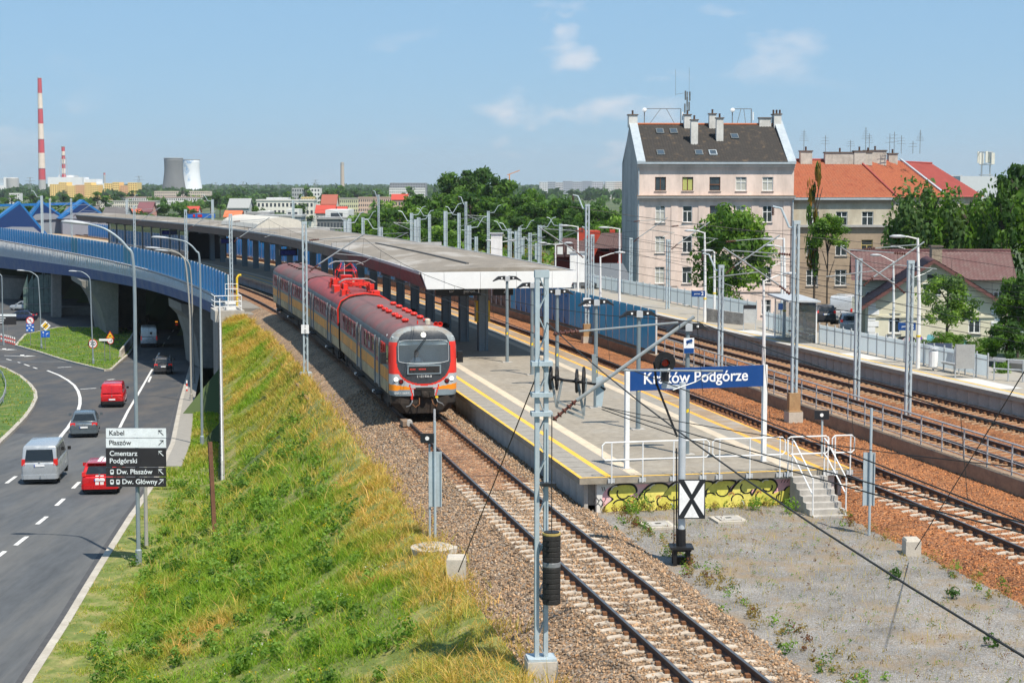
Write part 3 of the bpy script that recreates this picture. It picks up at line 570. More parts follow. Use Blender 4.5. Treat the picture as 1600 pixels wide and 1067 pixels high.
# abutment, wing wall and its railing
ab = thing('abutment_wall', 'pale concrete wing wall with a railing running down beside the road under the viaduct', 'wall', (-15, 85, -5.5))
Yw = np.arange(84, 139, 1.5); zw = lambda Y: float(np.interp(Y, [84, 134, 140], [-5.3, -.75, -.3]))
MB().loft([[(wallx(Y)-.12, Y, road_z(Y)-.3), (wallx(Y)+.1, Y, road_z(Y)-.3), (wallx(Y)+.1, Y, zw(Y)), (wallx(Y)-.12, Y, zw(Y))] for Y in Yw]).build('wall', m_pier, ab)
rl2 = MB(); 
for q in (.35, .65, .95, 1.25): MB().tube([(wallx(Y)-.02, Y, zw(Y)+q) for Y in (84, 95, 110, 125, 136)], .03 if q > 1.2 else .018, 6).build('handrail', m_white if q > 1.2 else M('grey_bar', (.2, .2, .21), .6), ab)
pm2 = mesh_of(MB().box(-.03, .03, -.03, .03, -.05, 1.27), 'post', m_white)
for Y in np.arange(84, 137, 2.): put('post', pm2, ab, (wallx(Y)-.02, Y, zw(Y)))
MB().prism([(wallx(138)-.2, 138, -11), (wallx(138)+14, 138, -11), (wallx(138)+14, 138, -.25), (wallx(138)-.2, 138, -.25)], (-2, 9, 0)).build('abutment', m_pier, ab)
MB().prism([T(134.2, -5.6, -1), T(134.2, -3.3, -1), T(134.2, -3.3, -.1), T(134.2, -5.6, -.1)], T(138, 0)-T(134.2, 0)).build('pier_cap', m_conc, ab)
# ---- noise barriers: frames, posts and tinted panes one by one
m_bglass = glassmat('blue_acrylic', (.17, .56, .88), .55, .15, .1, 1., .55); m_bglass2 = glassmat('deep_blue_acrylic', (.11, .48, .68), .75, .2, .1, 1., .6); m_post = M('grey_post', (.56, .58, .59), .55, .2, var=.1)
def barrier(label, d, Y0, Y1, w, h, zb, mats, pick, base):
    t = thing('noise_barrier', label, 'barrier', T(Y0, d, zb))
    s = SatY(Y0); k = 0; pm = mesh_of(MB().box(-.045, .045, -.05, .05, -.25, h+.04), 'post', m_post)
    mes = [mesh_of(MB().box(.07, w-.07, -.012, .012, .06, h), 'pane', q) for q in mats]; rm = mesh_of(MB().box(.0, w, -.05, .05, -.06, .055), 'bottom_rail', base)
    while YatS(s+w) < Y1:
        p, q = T(YatS(s), d, zb), T(YatS(s+w), d, zb); rz = math.atan2(q.y-p.y, q.x-p.x); sc = (q-p).length/w
        put('post', pm, t, p, rz); put('pane', mes[pick(k, YatS(s))], t, p, rz, (sc, 1, 1))
        if YatS(s) < 190: put('bottom_rail', rm, t, p, rz, (sc, 1, 1))
        s += w; k += 1
    put('post', pm, t, T(YatS(s), d, zb), 0); return t
barrier('curved barrier of blue see-through panes along the edge of the viaduct', DL+.05, 137.5, 340, 2.3, 2.2, .33, [m_bglass, m_bglass2], lambda k, Y: 1 if k in (0, 12, 13, 30, 31, 46, 47) else 0, m_post)
m_brownp = M('brown_painted_pane', (.19, .15, .12), .7, var=.25, scale=1.5, col2=(.08, .06, .05), thr=(.45, .6))
m_scrawl = M('scrawled_blue_pane', (.03, .24, .55), .5, var=.15, scale=1.3, col2=(.035, .03, .035), thr=(.6, .63))
nb = barrier('straight barrier of blue panes between the tracks behind the island platform', RW-.05, 94, 325, 1.5, 2.45, .05, [m_bglass2, m_brownp, m_scrawl, m_bglass], lambda k, Y: 1 if 24 <= k <= 31 else (2 if 13 <= k <= 22 else (3 if k > 60 else 0)), M('rust_rail', (.33, .2, .12), .8))
cap = MB().box(0, 0, 0, 0, 0, 0)
# white maintenance cage and yellow stand pipe at the near end of the viaduct barrier
cg = thing('handrail_cage', 'small white handrail cage at the near end of the viaduct barrier', 'railing', T(136, -4.3, 0))
for dd in (-5.6, -3.5):
    for z in (1.15, .7, .3): MB().tube([T(134.5, dd, z-.1), T(137.2, dd, z-.1)], .035, 6).build('bar', m_white, cg)
for z in (1.15, .7, .3): MB().tube([T(134.5, -5.6, z-.1), T(134.5, -3.5, z-.1)], .035, 6).build('bar', m_white, cg)
for dd in (-5.6, -4.55, -3.5): MB().tube([T(134.5, dd, -.1), T(134.5, dd, 1.05)], .035, 6).build('post', m_white, cg)
for z in (1.9, 1.5): MB().tube([T(136, -4.6, 1.05), T(136, -4.6, z), T(136, -3.6, z), T(136, -3.6, 1.05)], .03, 6).build('bar', m_white, cg)
MB().box(-.35, .35, -.25, .25, 0, .55); tag(MB().obox(T(135.2, -4.3, -.1), .8, .6, .6, hd(135)).build('equipment_box', m_white), 'white equipment box inside the handrail cage by the track', 'box')
tag(MB().tube([T(138.5, -3.4, -.2), T(138.5, -3.4, 2.2), T(138.5, -3.25, 2.45), T(138.5, -3.05, 2.45)], .1, 8).build('stand_pipe', M('yellow_paint', (.75, .5, .03), .5)), 'bent yellow stand pipe behind the white cage', 'pipe')
# ================================================================ the train
tr = thing('passenger_train', 'red and orange three-car electric train standing at the island platform', 'train', T(72, 0, 0))
m_low = M('grimy_beige', (.42, .345, .215), .7, var=.2, scale=1.2, dirt=((.10, .085, .07), .75, (1.2, 1.2, .5)))
m_or = M('faded_orange', (.72, .29, .04), .6, var=.15, scale=1.2, dirt=((.22, .15, .09), .65, (1.0, 1.0, .4)))
m_gg = M('faded_green_grey', (.22, .235, .2), .65, var=.15, scale=1.5)
m_wred = M('dusty_red', (.36, .10, .10), .65, var=.25, scale=1.3, col2=(.40, .25, .23), thr=(.46, .64), dirt=((.12, .07, .06), .6, (.9, .9, .4)))
m_gut = M('grey_cantrail', (.13, .145, .15), .6, var=.25, scale=1.5, dirt=((.05, .05, .05), .6, (1, 1, 1)))
m_roof = M('sooty_red_roof', (.15, .105, .10), .8, var=.15, scale=.5, col2=(.215, .075, .077), thr=(.38, .66), dirt=((.07, .06, .058), .5, (.35, .35, 1.2)))
m_roof2 = M('red_roof', (.28, .055, .055), .7, var=.25, scale=.9, dirt=((.13, .06, .06), .7, (.8, .5, .8)))
m_red = M('bright_red', (.65, .032, .02), .42, var=.08, scale=2); m_blk = M('matt_black', (.013, .013, .014), .5, var=.2); m_und = M('underframe_black', (.022, .02, .018), .85, var=.3, scale=3, dirt=((.07, .045, .03), .6, (2, 2, 2)))
m_mask = M('black_mask', (.045, .05, .058), .3, var=.1); m_cap = M('stained_grey_cap', (.27, .31, .33), .6, var=.12, scale=2, dirt=((.20, .12, .05), .8, (1.3, 1.3, 2.2)))
m_lgrey = M('light_grey_paint', (.40, .42, .44), .45, var=.08); m_dgrey = M('blue_grey_paint', (.20, .25, .28), .5, var=.1); m_orb = M('bright_orange', (.80, .25, .01), .45, var=.06)
m_pane = M('dark_window', (.015, .017, .018), .12, var=.2, spec=.6); m_pale = M('window_blind', (.38, .37, .35), .8, var=.2); m_steel = M('brushed_grey', (.25, .26, .27), .5, .4)
m_lamp = M('lit_headlamp', (.95, .9, .8), .2, emit=((1, .93, .75), 1.3)); m_tail = M('tail_lamp', (.16, .01, .012), .2)
m_ins = M('brown_insulator', (.09, .03, .02), .3); m_copper = M('pantograph_grey', (.33, .33, .33), .5, .4)
PRF = [(1.38, .95), (1.42, 1.1), (1.43, 1.48), (1.43, 2.02), (1.43, 2.18), (1.42, 3.05), (1.38, 3.28), (1.25, 3.5), (1.0, 3.68), (.6, 3.8), (.0, 3.85)]
LOOP = [(-a, b) for a, b in PRF]+[(a, b) for a, b in PRF[-2::-1]]
LM = [0, 0, 1, 2, 3, 4, 5, 5, 5, 5, 5, 5, 5, 5, 4, 3, 2, 1, 0, 0, 6]
def hwz(z): return float(np.interp(z, [p[1] for p in PRF], [p[0] for p in PRF]))
def nose(y, z):
    hw = max(hwz(z), .02); e = max(0, (abs(y)/hw-.84)/.16)
    return .16*(y/1.42)**2+max(0, z-1.9)*.1+.24*e*e+(.5*max(0, z-3.3)**1.6)
def side_patch(mb, x0, x1, z0, z1, sy, o0, o1, m=0):     # thin plate on a car side, between offsets o0..o1 from the skin
    a, b = 1.43+o0, 1.43+o1; mb.box(x0, x1, min(sy*a, sy*b), max(sy*a, sy*b), z0, z1, m)
s_car = SatY(70.15); CARS = [(0, 20.3), (20.95, 40.4), (41.05, 60.2)]
for ci, (x0, x1) in enumerate(CARS):
    A, B = T(YatS(s_car+x0), dT1), T(YatS(s_car+x1), dT1); dx = (B-A).normalized(); ry = Vector((dx.y, -dx.x, 0)); Lc = (B-A).length
    def W_(x, y, z, A=A, dx=dx, ry=ry): return A+dx*x+ry*y+Vector((0, 0, z))
    def bw(mb, name, mats, par, smooth=False): return mb.xf(W_).build(name, mats, par, smooth)
    mats = [m_low, m_or, m_gg, m_wred, m_gut, m_roof2 if ci == 1 else m_roof, m_und]
    mb = MB(); secs = []
    st = (lambda y, z: nose(y, z)) if ci == 0 else (lambda y, z: 0.)
    secs.append([(st(y if abs(y) > .01 else 0, z), y, z) for y, z in LOOP])
    for x in (1.2, 5, 10, 15, Lc-.15): secs.append([(x, y, z) for y, z in LOOP])
    secs.append([(Lc, y*.985, z-.015*(z > 3)) for y, z in LOOP])
    mb.loft(secs, LM, cap=False); n = len(LOOP); b0 = len(mb.v)-n; mb.f.append(tuple(range(b0, b0+n))); mb.m.append(6)
    if ci: mb.f.append(tuple(range(n))); mb.m.append(6)
    body = bw(mb, 'car_body', mats, tr, True); body.data.set_sharp_from_angle(angle=.62)
    body['label'] = ['leading car with driving cab', 'middle car with two red pantographs on the roof', 'rear car at the far end of the train'][ci]
    # seams
    mb = MB()
    for z in (1.5, 2.1): 
        for sy in (-1, 1): side_patch(mb, 1.0, Lc-.1, z, z+.015, sy, -.02, .006)
    bw(mb, 'side_moulding', m_gut, body)
    doors = [(3.45, 4.75), (10.5, 11.8)] if ci == 0 else ([(3.8, 5.1), (13.2, 14.5)] if ci == 1 else [(6.4, 7.7), (13.8, 15.1)])
    wins = {0: [(1.55, 2.0), (2.3, 2.75), (5.35, 6.1), (6.75, 7.5), (8.15, 8.9), (12.4, 13.1), (13.7, 14.4), (15., 15.7), (16.4, 17.1), (17.9, 18.4)],
            1: [(.8, 1.4), (1.9, 2.6), (2.9, 3.4), (5.6, 6.3), (7.1, 7.8), (8.4, 9.1), (10, 10.7), (11.5, 12.2), (15, 15.7), (16.3, 17.), (17.6, 18.3)],
            2: [(.8, 1.4), (2, 2.7), (3.3, 4.), (4.7, 5.4), (8.2, 8.9), (9.6, 10.3), (11, 11.7), (12.4, 13.1), (15.7, 16.4), (17., 17.6)]}[ci]
    for sy in (-1, 1):
        for k, (a, b) in enumerate(wins):
            f = MB()
            for q in ((a-.07, a, 2.24, 3.02), (b, b+.07, 2.24, 3.02), (a, b, 2.24, 2.31), (a, b, 2.95, 3.02)): side_patch(f, *q, sy, -.02, .035)
            side_patch(f, a, b, 2.62, 2.655, sy, -.02, .026)
            w = bw(f, 'window_frame', m_wred if not (ci == 0 and k < 2) else m_red, body)
            p = MB(); side_patch(p, a, b, 2.31, 2.95, sy, -.02, .004); bw(p, 'window_pane', m_pane, body)
            if (k*7+ci*3) % 3 == 0: p = MB(); side_patch(p, a+.03, b-.03, 2.33, 2.6, sy, .004, .007); bw(p, 'window_blind', m_pale, body)
        for a, b in doors:
            f = MB()
            for q0, q1 in ((a, (a+b)/2-.02), ((a+b)/2+.02, b)):
                for za, zb_, mi_ in ((1.02, 1.49, 0), (1.49, 2.03, 3), (2.03, 3.02, 4)): side_patch(f, q0, q1, za, zb_, sy, -.02, .012, mi_)
            side_patch(f, a-.02, b+.02, 1.0, 3.04, sy, -.02, .004, 1)
            for q in (a+.14, (a+b)/2+.14): side_patch(f, q, q+.36, 2.2, 2.9, sy, .012, .016, 2)
            bw(f, 'door', [M('dirty_white_door', (.30, .28, .25), .65, var=.25, scale=1.5, dirt=((.14, .09, .07), .7, (1.5, 1.5, .6))), m_blk, m_pane, m_or, m_wred], body)
            for q in (a-.1, b+.1): bw(MB().box(q-.07, q+.07, sy*1.44-.05, sy*1.44+.05, .98, 3.1), 'door_pillar', M('blue_grey_pillar', (.19, .21, .225), .6, var=.2), body)
            g = MB(); g.box(a, b, min(sy*1.3, sy*1.6), max(sy*1.3, sy*1.6), .62, .68, 0); g.box(b-.3, b, min(sy*1.52, sy*1.61), max(sy*1.52, sy*1.61), .6, .7, 1); bw(g, 'step', [m_und, m_white], body)
    u = MB(); u.box(1.5, Lc-.5, -1.25, 1.25, .55, .96); u.box(4.5, Lc-4.5, -1.3, 1.3, .3, .6); bw(u, 'underframe', m_und, body)
    for bx in (3.0, Lc-3.0):
        g = MB()
        for sy in (-1, 1):
            g.box(bx-1.8, bx+1.8, sy*1.15-.1, sy*1.15+.1, .4, .68)
            for ax in (-1.25, 1.25): g.lathe([(.05, -.07), (.46, -.065), (.46, .0), (.5, .02), (.5, .07), (.05, .075)], (bx+ax, sy*.76, .48), 18, ax=(0, -sy, 0)); g.box(bx+ax-.2, bx+ax+.2, sy*1.2-.1, sy*1.2+.1, .3, .7)
        bw(g, 'bogie', m_und, body)
    # roof fittings
    def knob(x, y, mat, r=.17):
        g = MB(); z = np.interp(abs(y), [0, .6, 1.0, 1.25], [3.85, 3.8, 3.68, 3.5]); g.lathe([(r*.7, -.05), (r*.75, .05), (r, .06), (r, .12), (r*.6, .17), (0, .18)], (x, y, z), 10); bw(g, 'roof_vent', mat, body, True)
    if ci == 0:
        for x in (2.6, 4.6, 5.9, 8.0, 9.4, 11.2): knob(x, -.42, m_red)
        for x in (2.2, 4.1, 6.0, 7.7, 8.9, 10.9, 13): knob(x+.2, .48, m_red)
    if ci == 2:
        for x in (9.5, 11, 12.4, 14.2, 16): knob(x, -.45, m_roof, .2); knob(x+.3, .45, m_roof, .2)
    if ci == 1:
        # roof bus, boxes, insulators and the two pantographs
        for q in [(1.0, 2.1, .5, .95, .22), (2.0, 3.0, -1.0, -.55, .25), (5.2, 6.6, -1.05, -.5, .28), (7.8, 8.7, -.35, .3, .75), (8.9, 9.6, -.9, -.5, .3), (10.5, 11.5, -.2, .25, .3)]: bw(MB().box(q[0], q[1], q[2], q[3], 3.6, 3.75+q[4]), 'roof_box', m_red, body)
        g = MB(); g.tube([(.2, -.75, 3.95), (3, -.72, 3.98), (6, -.6, 4.0), (9.5, -.55, 4.05)], .03, 6); g.tube([(.8, .6, 3.95), (5, .65, 4.0), (9.5, .6, 4.0)], .025, 6); bw(g, 'bus_bar', m_ins, body)
        g = MB(); g.tube([(.02, y, hz) for y, hz in [(-1.45, 2.2), (-1.47, 3.1), (-1.3, 3.52), (-.8, 3.8), (0, 3.92), (.8, 3.8), (1.3, 3.5)]], .045, 6); bw(g, 'gangway_trim', m_red, body)
        for px, up in ((3.4, False), (8.4, True)):
            pt = MB()
            for ex in (-.75, .75):
                for ey in (-.72, .72): pt.lathe([(.07, 0), (.11, .08), (.07, .14), (.11, .2), (.07, .26), (.09, .34)], (px+ex, ey, 3.72), 8); pt.box(px+ex-.16, px+ex+.16, ey-.12, ey+.12, 3.98, 4.28)
            for ey in (-.72, .72): pt.beam((px-.85, ey, 4.22), (px+.85, ey, 4.22), .1, .1)
            for ex in (-.75, .75): pt.beam((px+ex, -.75, 4.22), (px+ex, .75, 4.22), .09, .09)
            bz = bw(pt, 'pantograph_base', m_red, body)
            pt = MB(); hz = 5.28 if up else 4.52; kz = 4.75 if up else 4.38; kx = .8 if up else 1.2
            for ey in (-.62, .62):
                for e in (-1, 1):
                    pt.tube([(px+e*.3, ey, 4.25), (px+e*kx, ey*.85, kz)], .024, 6); pt.tube([(px+e*kx, ey*.85, kz), (px+e*.16, ey*.45, hz-.12)], .02, 6)
            for e in (-1, 1): pt.tube([(px+e*kx, -.55, kz), (px+e*kx, .55, kz)], .022, 6); pt.tube([(px+e*.3, -.66, 4.25), (px+e*.3, .66, 4.25)], .05, 6); pt.tube([(px+e*kx, -.5, kz), (px+e*.16, .25, hz-.12)], .014, 5)
            bw(pt, 'pantograph_arms', m_red, body)
            pt = MB()
            for e in (-.16, .16): pt.tube([(px+e, y, hz-.28*max(0, abs(y)-.62)**1.3*2.4) for y in (-1.0, -.9, -.75, -.6, 0, .6, .75, .9, 1.0)], .03, 6)
            for y in (-.45, .45): pt.tube([(px-.16, y, hz-.03), (px+.16, y, hz-.03)], .025, 6)
            bw(pt, 'pantograph_head', m_copper, body)
    if ci < 2:
        g = MB(); g.loft([[(Lc-.02, y*.72, .9+(z-.95)*.93) for y, z in LOOP], [(Lc+.67, y*.72, .9+(z-.95)*.93) for y, z in LOOP]]); bw(g, 'gangway', m_blk, body)
    if ci == 0:
        # ---- cab front as one fine grid, coloured by paint scheme, open where the windscreen is
        zs = np.concatenate([np.linspace(.95, 3.3, 76), np.linspace(3.33, 3.84, 18)]); ny = 90
        def inscreen(y, z):
            if abs(y) > 1.05 or z > 3.27: return False
            return z > 2.26+.12*(abs(y)/1.05)**2 and not (abs(y)/1.05)**14+((z-2.75)/.53)**14 > 1
        def paint(y, z):
            ay = abs(y); e = 3.4 if z > 2.4 else 2.3
            msk = (ay/1.14)**e+(abs(z-2.5)/(1.17 if z > 2.5 else 1.06))**e
            if ay < .43 and z < 1.24: return 5
            if msk < 1: return 0
            if z > 3.17: return 1
            if msk < 1.16 and z < 2.0: return 2
            if z > 1.86: return 2
            zo = 1.44-.2*(1-ay/1.42); zl = 1.17+.06*(1-ay/1.42)
            if ay < .66:
                if abs(ay-(.62-.3*(1.42-z))) < .03 and z < 1.42: return 2
                if ay < .62-.3*(1.42-z): return 2 if z < 1.27 and z > 1.24 else 3
                return 3 if z > zo else (4 if z > zl else 6)
            if z > zo: return 3
            if z > zl: return 4
            return 6
        V = []; Fq = []; mi = []
        for z in zs:
            hw = hwz(z)
            for j in range(ny+1): y = hw*(2*j/ny-1); V.append(W_(nose(y, z), y, z))
        gl = []
        for i in range(len(zs)-1):
            for j in range(ny):
                zc = (zs[i]+zs[i+1])/2; y = hwz(zc)*(2*(j+.5)/ny-1); q = (i*(ny+1)+j, i*(ny+1)+j+1, (i+1)*(ny+1)+j+1, (i+1)*(ny+1)+j)
                if inscreen(y, zc): gl.append(q)
                else: Fq.append(q); mi.append(paint(y, zc))
        fr = MB(); fr.v = [tuple(v) for v in V]; fr.f = Fq; fr.m = mi; front = fr.build('cab_front', [m_mask, m_cap, m_red, m_lgrey, m_orb, m_blk, m_dgrey], tr, True)
        gm = MB(); gm.v = [tuple(Vector(v)+dx*.012) for v in V]; gm.f = gl; gm.m = [0]*len(gl); gm.build('windscreen', glassmat('windscreen_glass', (.80, .88, .92), .15, .03, .7), front, True)
        rim = []
        for t in np.linspace(0, 2*math.pi, 49):
            c_, s_ = math.cos(t), math.sin(t); y = 1.06*math.copysign(abs(c_)**.25, c_); z = 2.755+.5*math.copysign(abs(s_)**.3, s_)
            if z < 2.5: z = max(z, 2.25+.12*(abs(y)/1.05)**2)
            rim.append((nose(y, z)-.01, y, z))
        g = MB(); g.tube(rim, .014, 6, cap=False); bw(g, 'windscreen_rim', m_lgrey, front)
        g = MB(); g.box(1.55, 1.62, -1.36, 1.36, .98, 3.4, 0); g.box(.55, 1.6, -1.36, 1.36, 2.02, 2.1, 1); g.box(.3, .95, -1.05, 1.05, 2.05, 2.27, 1); g.box(.35, 1.6, -1.3, 1.3, 3.36, 3.4, 0); bw(g, 'cab_interior', [M('cab_wall', (.6, .64, .66), .8), M('cab_desk', (.40, .42, .42), .7)], front)
        g = MB(); g.box(.24, .26, -1.02, 1.02, 3.05, 3.24); bw(g, 'sun_visor', M('visor', (.5, .54, .54), .7), front)
        def disc(y, z, r, m, name, o=.03):
            g = MB(); x = nose(y, z); g.lathe([(r*1.25, .02), (r*1.25, o), (r*1.02, o+.012), (r, o+.002), (0, o+.002)], (x+.0, y, z), 16, ax=(-1, 0, 0)); return bw(g, name, m, front)
        for y in (-1.17, 1.17): disc(y, 1.64, .085, m_lgrey, 'lamp_ring', .02); disc(y, 1.64, .07, m_lamp, 'headlight', .036)
        for y in (-.96, .96): disc(y, 1.55, .085, m_blk, 'lamp_ring', .02); disc(y, 1.55, .06, m_tail, 'tail_light', .036)
        disc(0, 3.47, .085, m_lamp, 'headlight')
        g = MB(); x = nose(0, 2.08)-.03; g.box(x, x+.1, -.71, .71, 1.85, 2.235, 0); g.box(x-.012, x, -.65, .65, 1.91, 2.18, 1)
        for k in range(11): 
            if k not in (4, 5): g.box(x-.016, x-.012, -.6+.062*k, -.555+.062*k, 2.03, 2.09, 2)
        bw(g, 'destination_display', [m_dgrey, M('display_black', (.03, .028, .028), .3), M('led_red', (.3, .02, .02), .5, emit=((1, .12, .06), .25))], front)
        yaw = math.atan2(ry.y, ry.x)
        text('unit_number', '2 122 836-8', m_white, front, W_(nose(0, 1.75)-.02, 0, 1.755), .13, yaw, .003, 'CENTER', width=.62)
        text('unit_number', 'EN57-2069/9', m_white, front, W_(nose(-.98, 1.05)-.025, -.93, 1.06), .12, yaw-.12, .003, 'CENTER', width=.6)
        g = MB(); g.beam((nose(0, 2.35)-.03, -.38, 2.42), (nose(0, 2.8)-.04, -.36, 2.86), .025); g.beam((nose(0, 2.8)-.04, -.36, 2.8), (nose(0, 3.35)-.03, .06, 3.33), .022); g.beam((nose(0, 2.8)-.05, -.3, 2.78), (nose(0, 3.35)-.03, .1, 3.3), .018); bw(g, 'wiper', m_blk, front)
        # coupler, bumper bar, hoses, plough
        g = MB(); g.box(-.02, .4, -.36, .36, 1.2, 1.3); g.box(-.05, .4, -.12, .42, .88, 1.18); g.lathe([(.13, .0), (.13, .08), (.07, .1), (0, .1)], (-.05, .02, 1.02), 12, ax=(-1, 0, 0)); g.box(-.1, .2, .22, .36, .92, 1.12); bw(g, 'coupler', [m_und], front)
        hl = MB(); hl.loft([[(.32, -1.38, .93), (.12, -1.0, .93), (.08, 1.0, .93), (.32, 1.38, .93), (1.2, 1.38, .93), (1.2, -1.38, .93)], [(.36, -1.38, .62), (.1, -1.0, .62), (.08, 1.0, .62), (.36, 1.38, .62), (1.2, 1.38, .62), (1.2, -1.38, .62)], [(.4, -.96, .2), (.15, -.7, .2), (.15, .7, .2), (.4, .96, .2), (1.2, .96, .2), (1.2, -.96, .2)]]); bw(hl, 'plough', m_und, front)
        for pts, m in [([(.05, -.5, .84), (-.06, -.52, .7), (-.06, -.62, .55), (.0, -.75, .5)], m_steel), ([(.05, -.2, .85), (-.08, -.22, .6), (-.08, -.38, .48), (.0, -.5, .6)], m_clip), ([(.02, .3, .85), (-.1, .36, .6), (-.08, .5, .5), (0, .55, .62)], m_clip), ([(.05, .5, .88), (-.08, .55, .7), (-.06, .75, .6), (.0, .82, .52)], m_steel)]: bw(MB().tube(pts, .025, 6), 'brake_hose', m, front)
        bw(MB().box(-.03, .06, -.56, -.48, .8, .95), 'hose_tap', m_red, front); bw(MB().box(-.03, .06, .46, .58, .84, .92), 'hose_tap', M('yellow_paint', (.75, .5, .03), .5), front)
        for sy in (-1, 1): g = MB(); g.box(.55, .72, sy*1.62-.12, sy*1.62+.12, 2.25, 2.72); g.beam((.7, sy*1.4, 2.45), (.7, sy*1.6, 2.45), .05); bw(g, 'mirror', m_blk, body)
        for sy in (-1, 1):
            p = MB(); side_patch(p, .62, 1.1, 2.3, 3.0, sy, -.05, .008); bw(p, 'cab_side_window', m_pane, body); p = MB(); side_patch(p, .5, .56, 1.0, 3.0, sy, -.05, .006); side_patch(p, 1.25, 1.3, 1.0, 3.05, sy, -.02, .006); bw(p, 'cab_door_gap', m_gut, body)
        for y in (.62, .8): g = MB(); g.lathe([(.05, -.1), (.07, .05), (.11, .22), (.09, .22), (.02, .1)], (.95, y, 3.86), 10, ax=(-1, 0, 0)); bw(g, 'horn', m_red, body)
        g = MB(); g.lathe([(.12, 0), (.12, .2), (.08, .26), (0, .26)], (1.3, .35, 3.8), 10); bw(g, 'roof_aerial', M('cream_paint', (.5, .47, .38), .5), body); g = MB(); g.tube([(1.15, -.1, 3.8), (1.15, -.1, 4.0)], .03, 6); bw(g, 'roof_aerial', m_red, body)
        # the driver at the desk
        P0 = W_(1.15, -.15, 2.0)
        d_ = thing('person', 'driver in a white shirt sitting behind the windscreen of the train', 'person', P0-Vector((0, 0, .6)))
        g = MB(); secs = []
        for z, a, b, m in [(-.55, .19, .13, 0), (-.2, .2, .14, 0), (.0, .21, .14, 0), (.2, .235, .14, 0), (.36, .23, .12, 0), (.42, .12, .09, 0), (.45, .06, .06, 0)]: secs.append([Vector((b*math.sin(2*math.pi*k/16), a*math.cos(2*math.pi*k/16), z)) for k in range(16)])
        g.loft(secs)
        for sy in (-1, 1): g.tube([(0, sy*.22, .32), (-.1, sy*.28, .05), (-.38, sy*.2, .06)], [.065, .055, .04], 8); g.lathe([(.02, -.05), (.045, -.02), (.045, .04), (.02, .06)], (-.42, sy*.2, .07), 8, ax=(-1, 0, 0))
        g.xf(lambda x, y, z: P0+dx*x+ry*y+Vector((0, 0, z))).build('body', M('white_shirt', (.62, .65, .7), .8), d_, True)
        g = MB(); g.lathe([(.045, .4), (.05, .46), (.075, .5), (.085, .56), (.09, .62), (.08, .69), (.045, .735), (0, .74)], (-.01, 0, 0), 14); g.lathe([(.012, 0), (.02, .03), (.008, .05)], (-.12, 0, .575), 6, ax=(-.4, 0, -1))
        for sy in (-1, 1): g.lathe([(.02, 0), (.025, .02), (.01, .03)], (0, sy*.085, .58), 6, ax=(0, sy, 0))
        g.xf(lambda x, y, z: P0+dx*x+ry*y+Vector((0, 0, z))).build('head', M('skin', (.36, .21, .15), .6), d_, True)
        g = MB(); g.lathe([(.094, .62), (.096, .66), (.085, .71), (.05, .75), (0, .756)], (.01, 0, 0), 14); g.xf(lambda x, y, z: P0+dx*x+ry*y+Vector((0, 0, z))).build('hair', M('dark_hair', (.03, .025, .02), .7), d_, True)
# ================================================================ canopy and island platform furniture
m_cangrey = M('canopy_steel', (.135, .15, .155), .6, var=.12); m_canroof = M('canopy_roofing', (.215, .188, .155), .9, var=.16, scale=.25, col2=(.31, .29, .265), thr=(.52, .66), stretch=(1.6, .6, 1), bump=.1, bscale=4)
m_canfas = M('canopy_fascia', (.13, .118, .105), .65, var=.15, scale=.6); m_canred = M('reddish_fascia', (.16, .055, .055), .65, var=.25, scale=.8, col2=(.11, .075, .07)); m_canwhite = M('white_fascia', (.72, .73, .73), .5, var=.04, scale=.8)
cp = thing('platform_canopy', 'long grey station canopy on a row of dark columns over the island platform', 'canopy', T(86.5, 6.2, PZ))
CY0, CY1, CL, CR, CB, CT = 86.8, 268., 2.1, 10.3, 4.4, 5.2
Yc = np.concatenate([np.linspace(CY0, 150, 30), np.linspace(154, CY1, 30)])
def rz_(d): return CT+.42*(1-abs((d-6.2)/4.1)**1.3)-.0
MB().loft([[T(Y, CL+.3, CB), T(Y, CR-.3, CB), T(Y, CR-.3, CB+.12), T(Y, CL+.3, CB+.12)] for Y in Yc]).build('soffit', m_cangrey, cp)
prof_ = [(CL, CT), (CL+1.3, CT+.12), (5.2, CT+.22), (7.2, CT+.22), (CR-1.3, CT+.12), (CR, CT)]
MB().loft([[T(Y, a, b) for a, b in prof_]+[T(Y, CR, CT-.1), T(Y, CL, CT-.1)] for Y in Yc]).build('roof', m_canroof, cp)
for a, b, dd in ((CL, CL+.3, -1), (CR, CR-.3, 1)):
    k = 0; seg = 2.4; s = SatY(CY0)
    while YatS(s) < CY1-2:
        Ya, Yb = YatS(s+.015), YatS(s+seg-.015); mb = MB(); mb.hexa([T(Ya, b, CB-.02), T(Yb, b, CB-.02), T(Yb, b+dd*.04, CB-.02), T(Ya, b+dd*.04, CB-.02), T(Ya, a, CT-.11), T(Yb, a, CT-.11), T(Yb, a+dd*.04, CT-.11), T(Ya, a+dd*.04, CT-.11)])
        if dd < 0 or k < 4: mb.build('fascia_panel', m_canred if (dd < 0 and Ya < 116 and Ya > CY0-1) else m_canfas, cp)  # near-end panels on the left side reddish brown, the others grey brown
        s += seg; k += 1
MB().loft([[T(Y, CL-.05, CT-.1), T(Y, CL+.1, CT-.1), T(Y, CL+.1, CT+.05), T(Y, CL-.05, CT+.05)] for Y in Yc]).build('roof_edge', M('edge_metal', (.42, .41, .4), .5, .3), cp)
MB().loft([[T(Y, CR-.1, CT-.1), T(Y, CR+.05, CT-.1), T(Y, CR+.05, CT+.05), T(Y, CR-.1, CT+.05)] for Y in Yc]).build('roof_edge', M('edge_metal', (.42, .41, .4), .5, .3), cp)
ed = [CL, 3.3, 5.2, 7.1, 9.0, CR]                    # white end fascia in five boards, leaning in at the ends
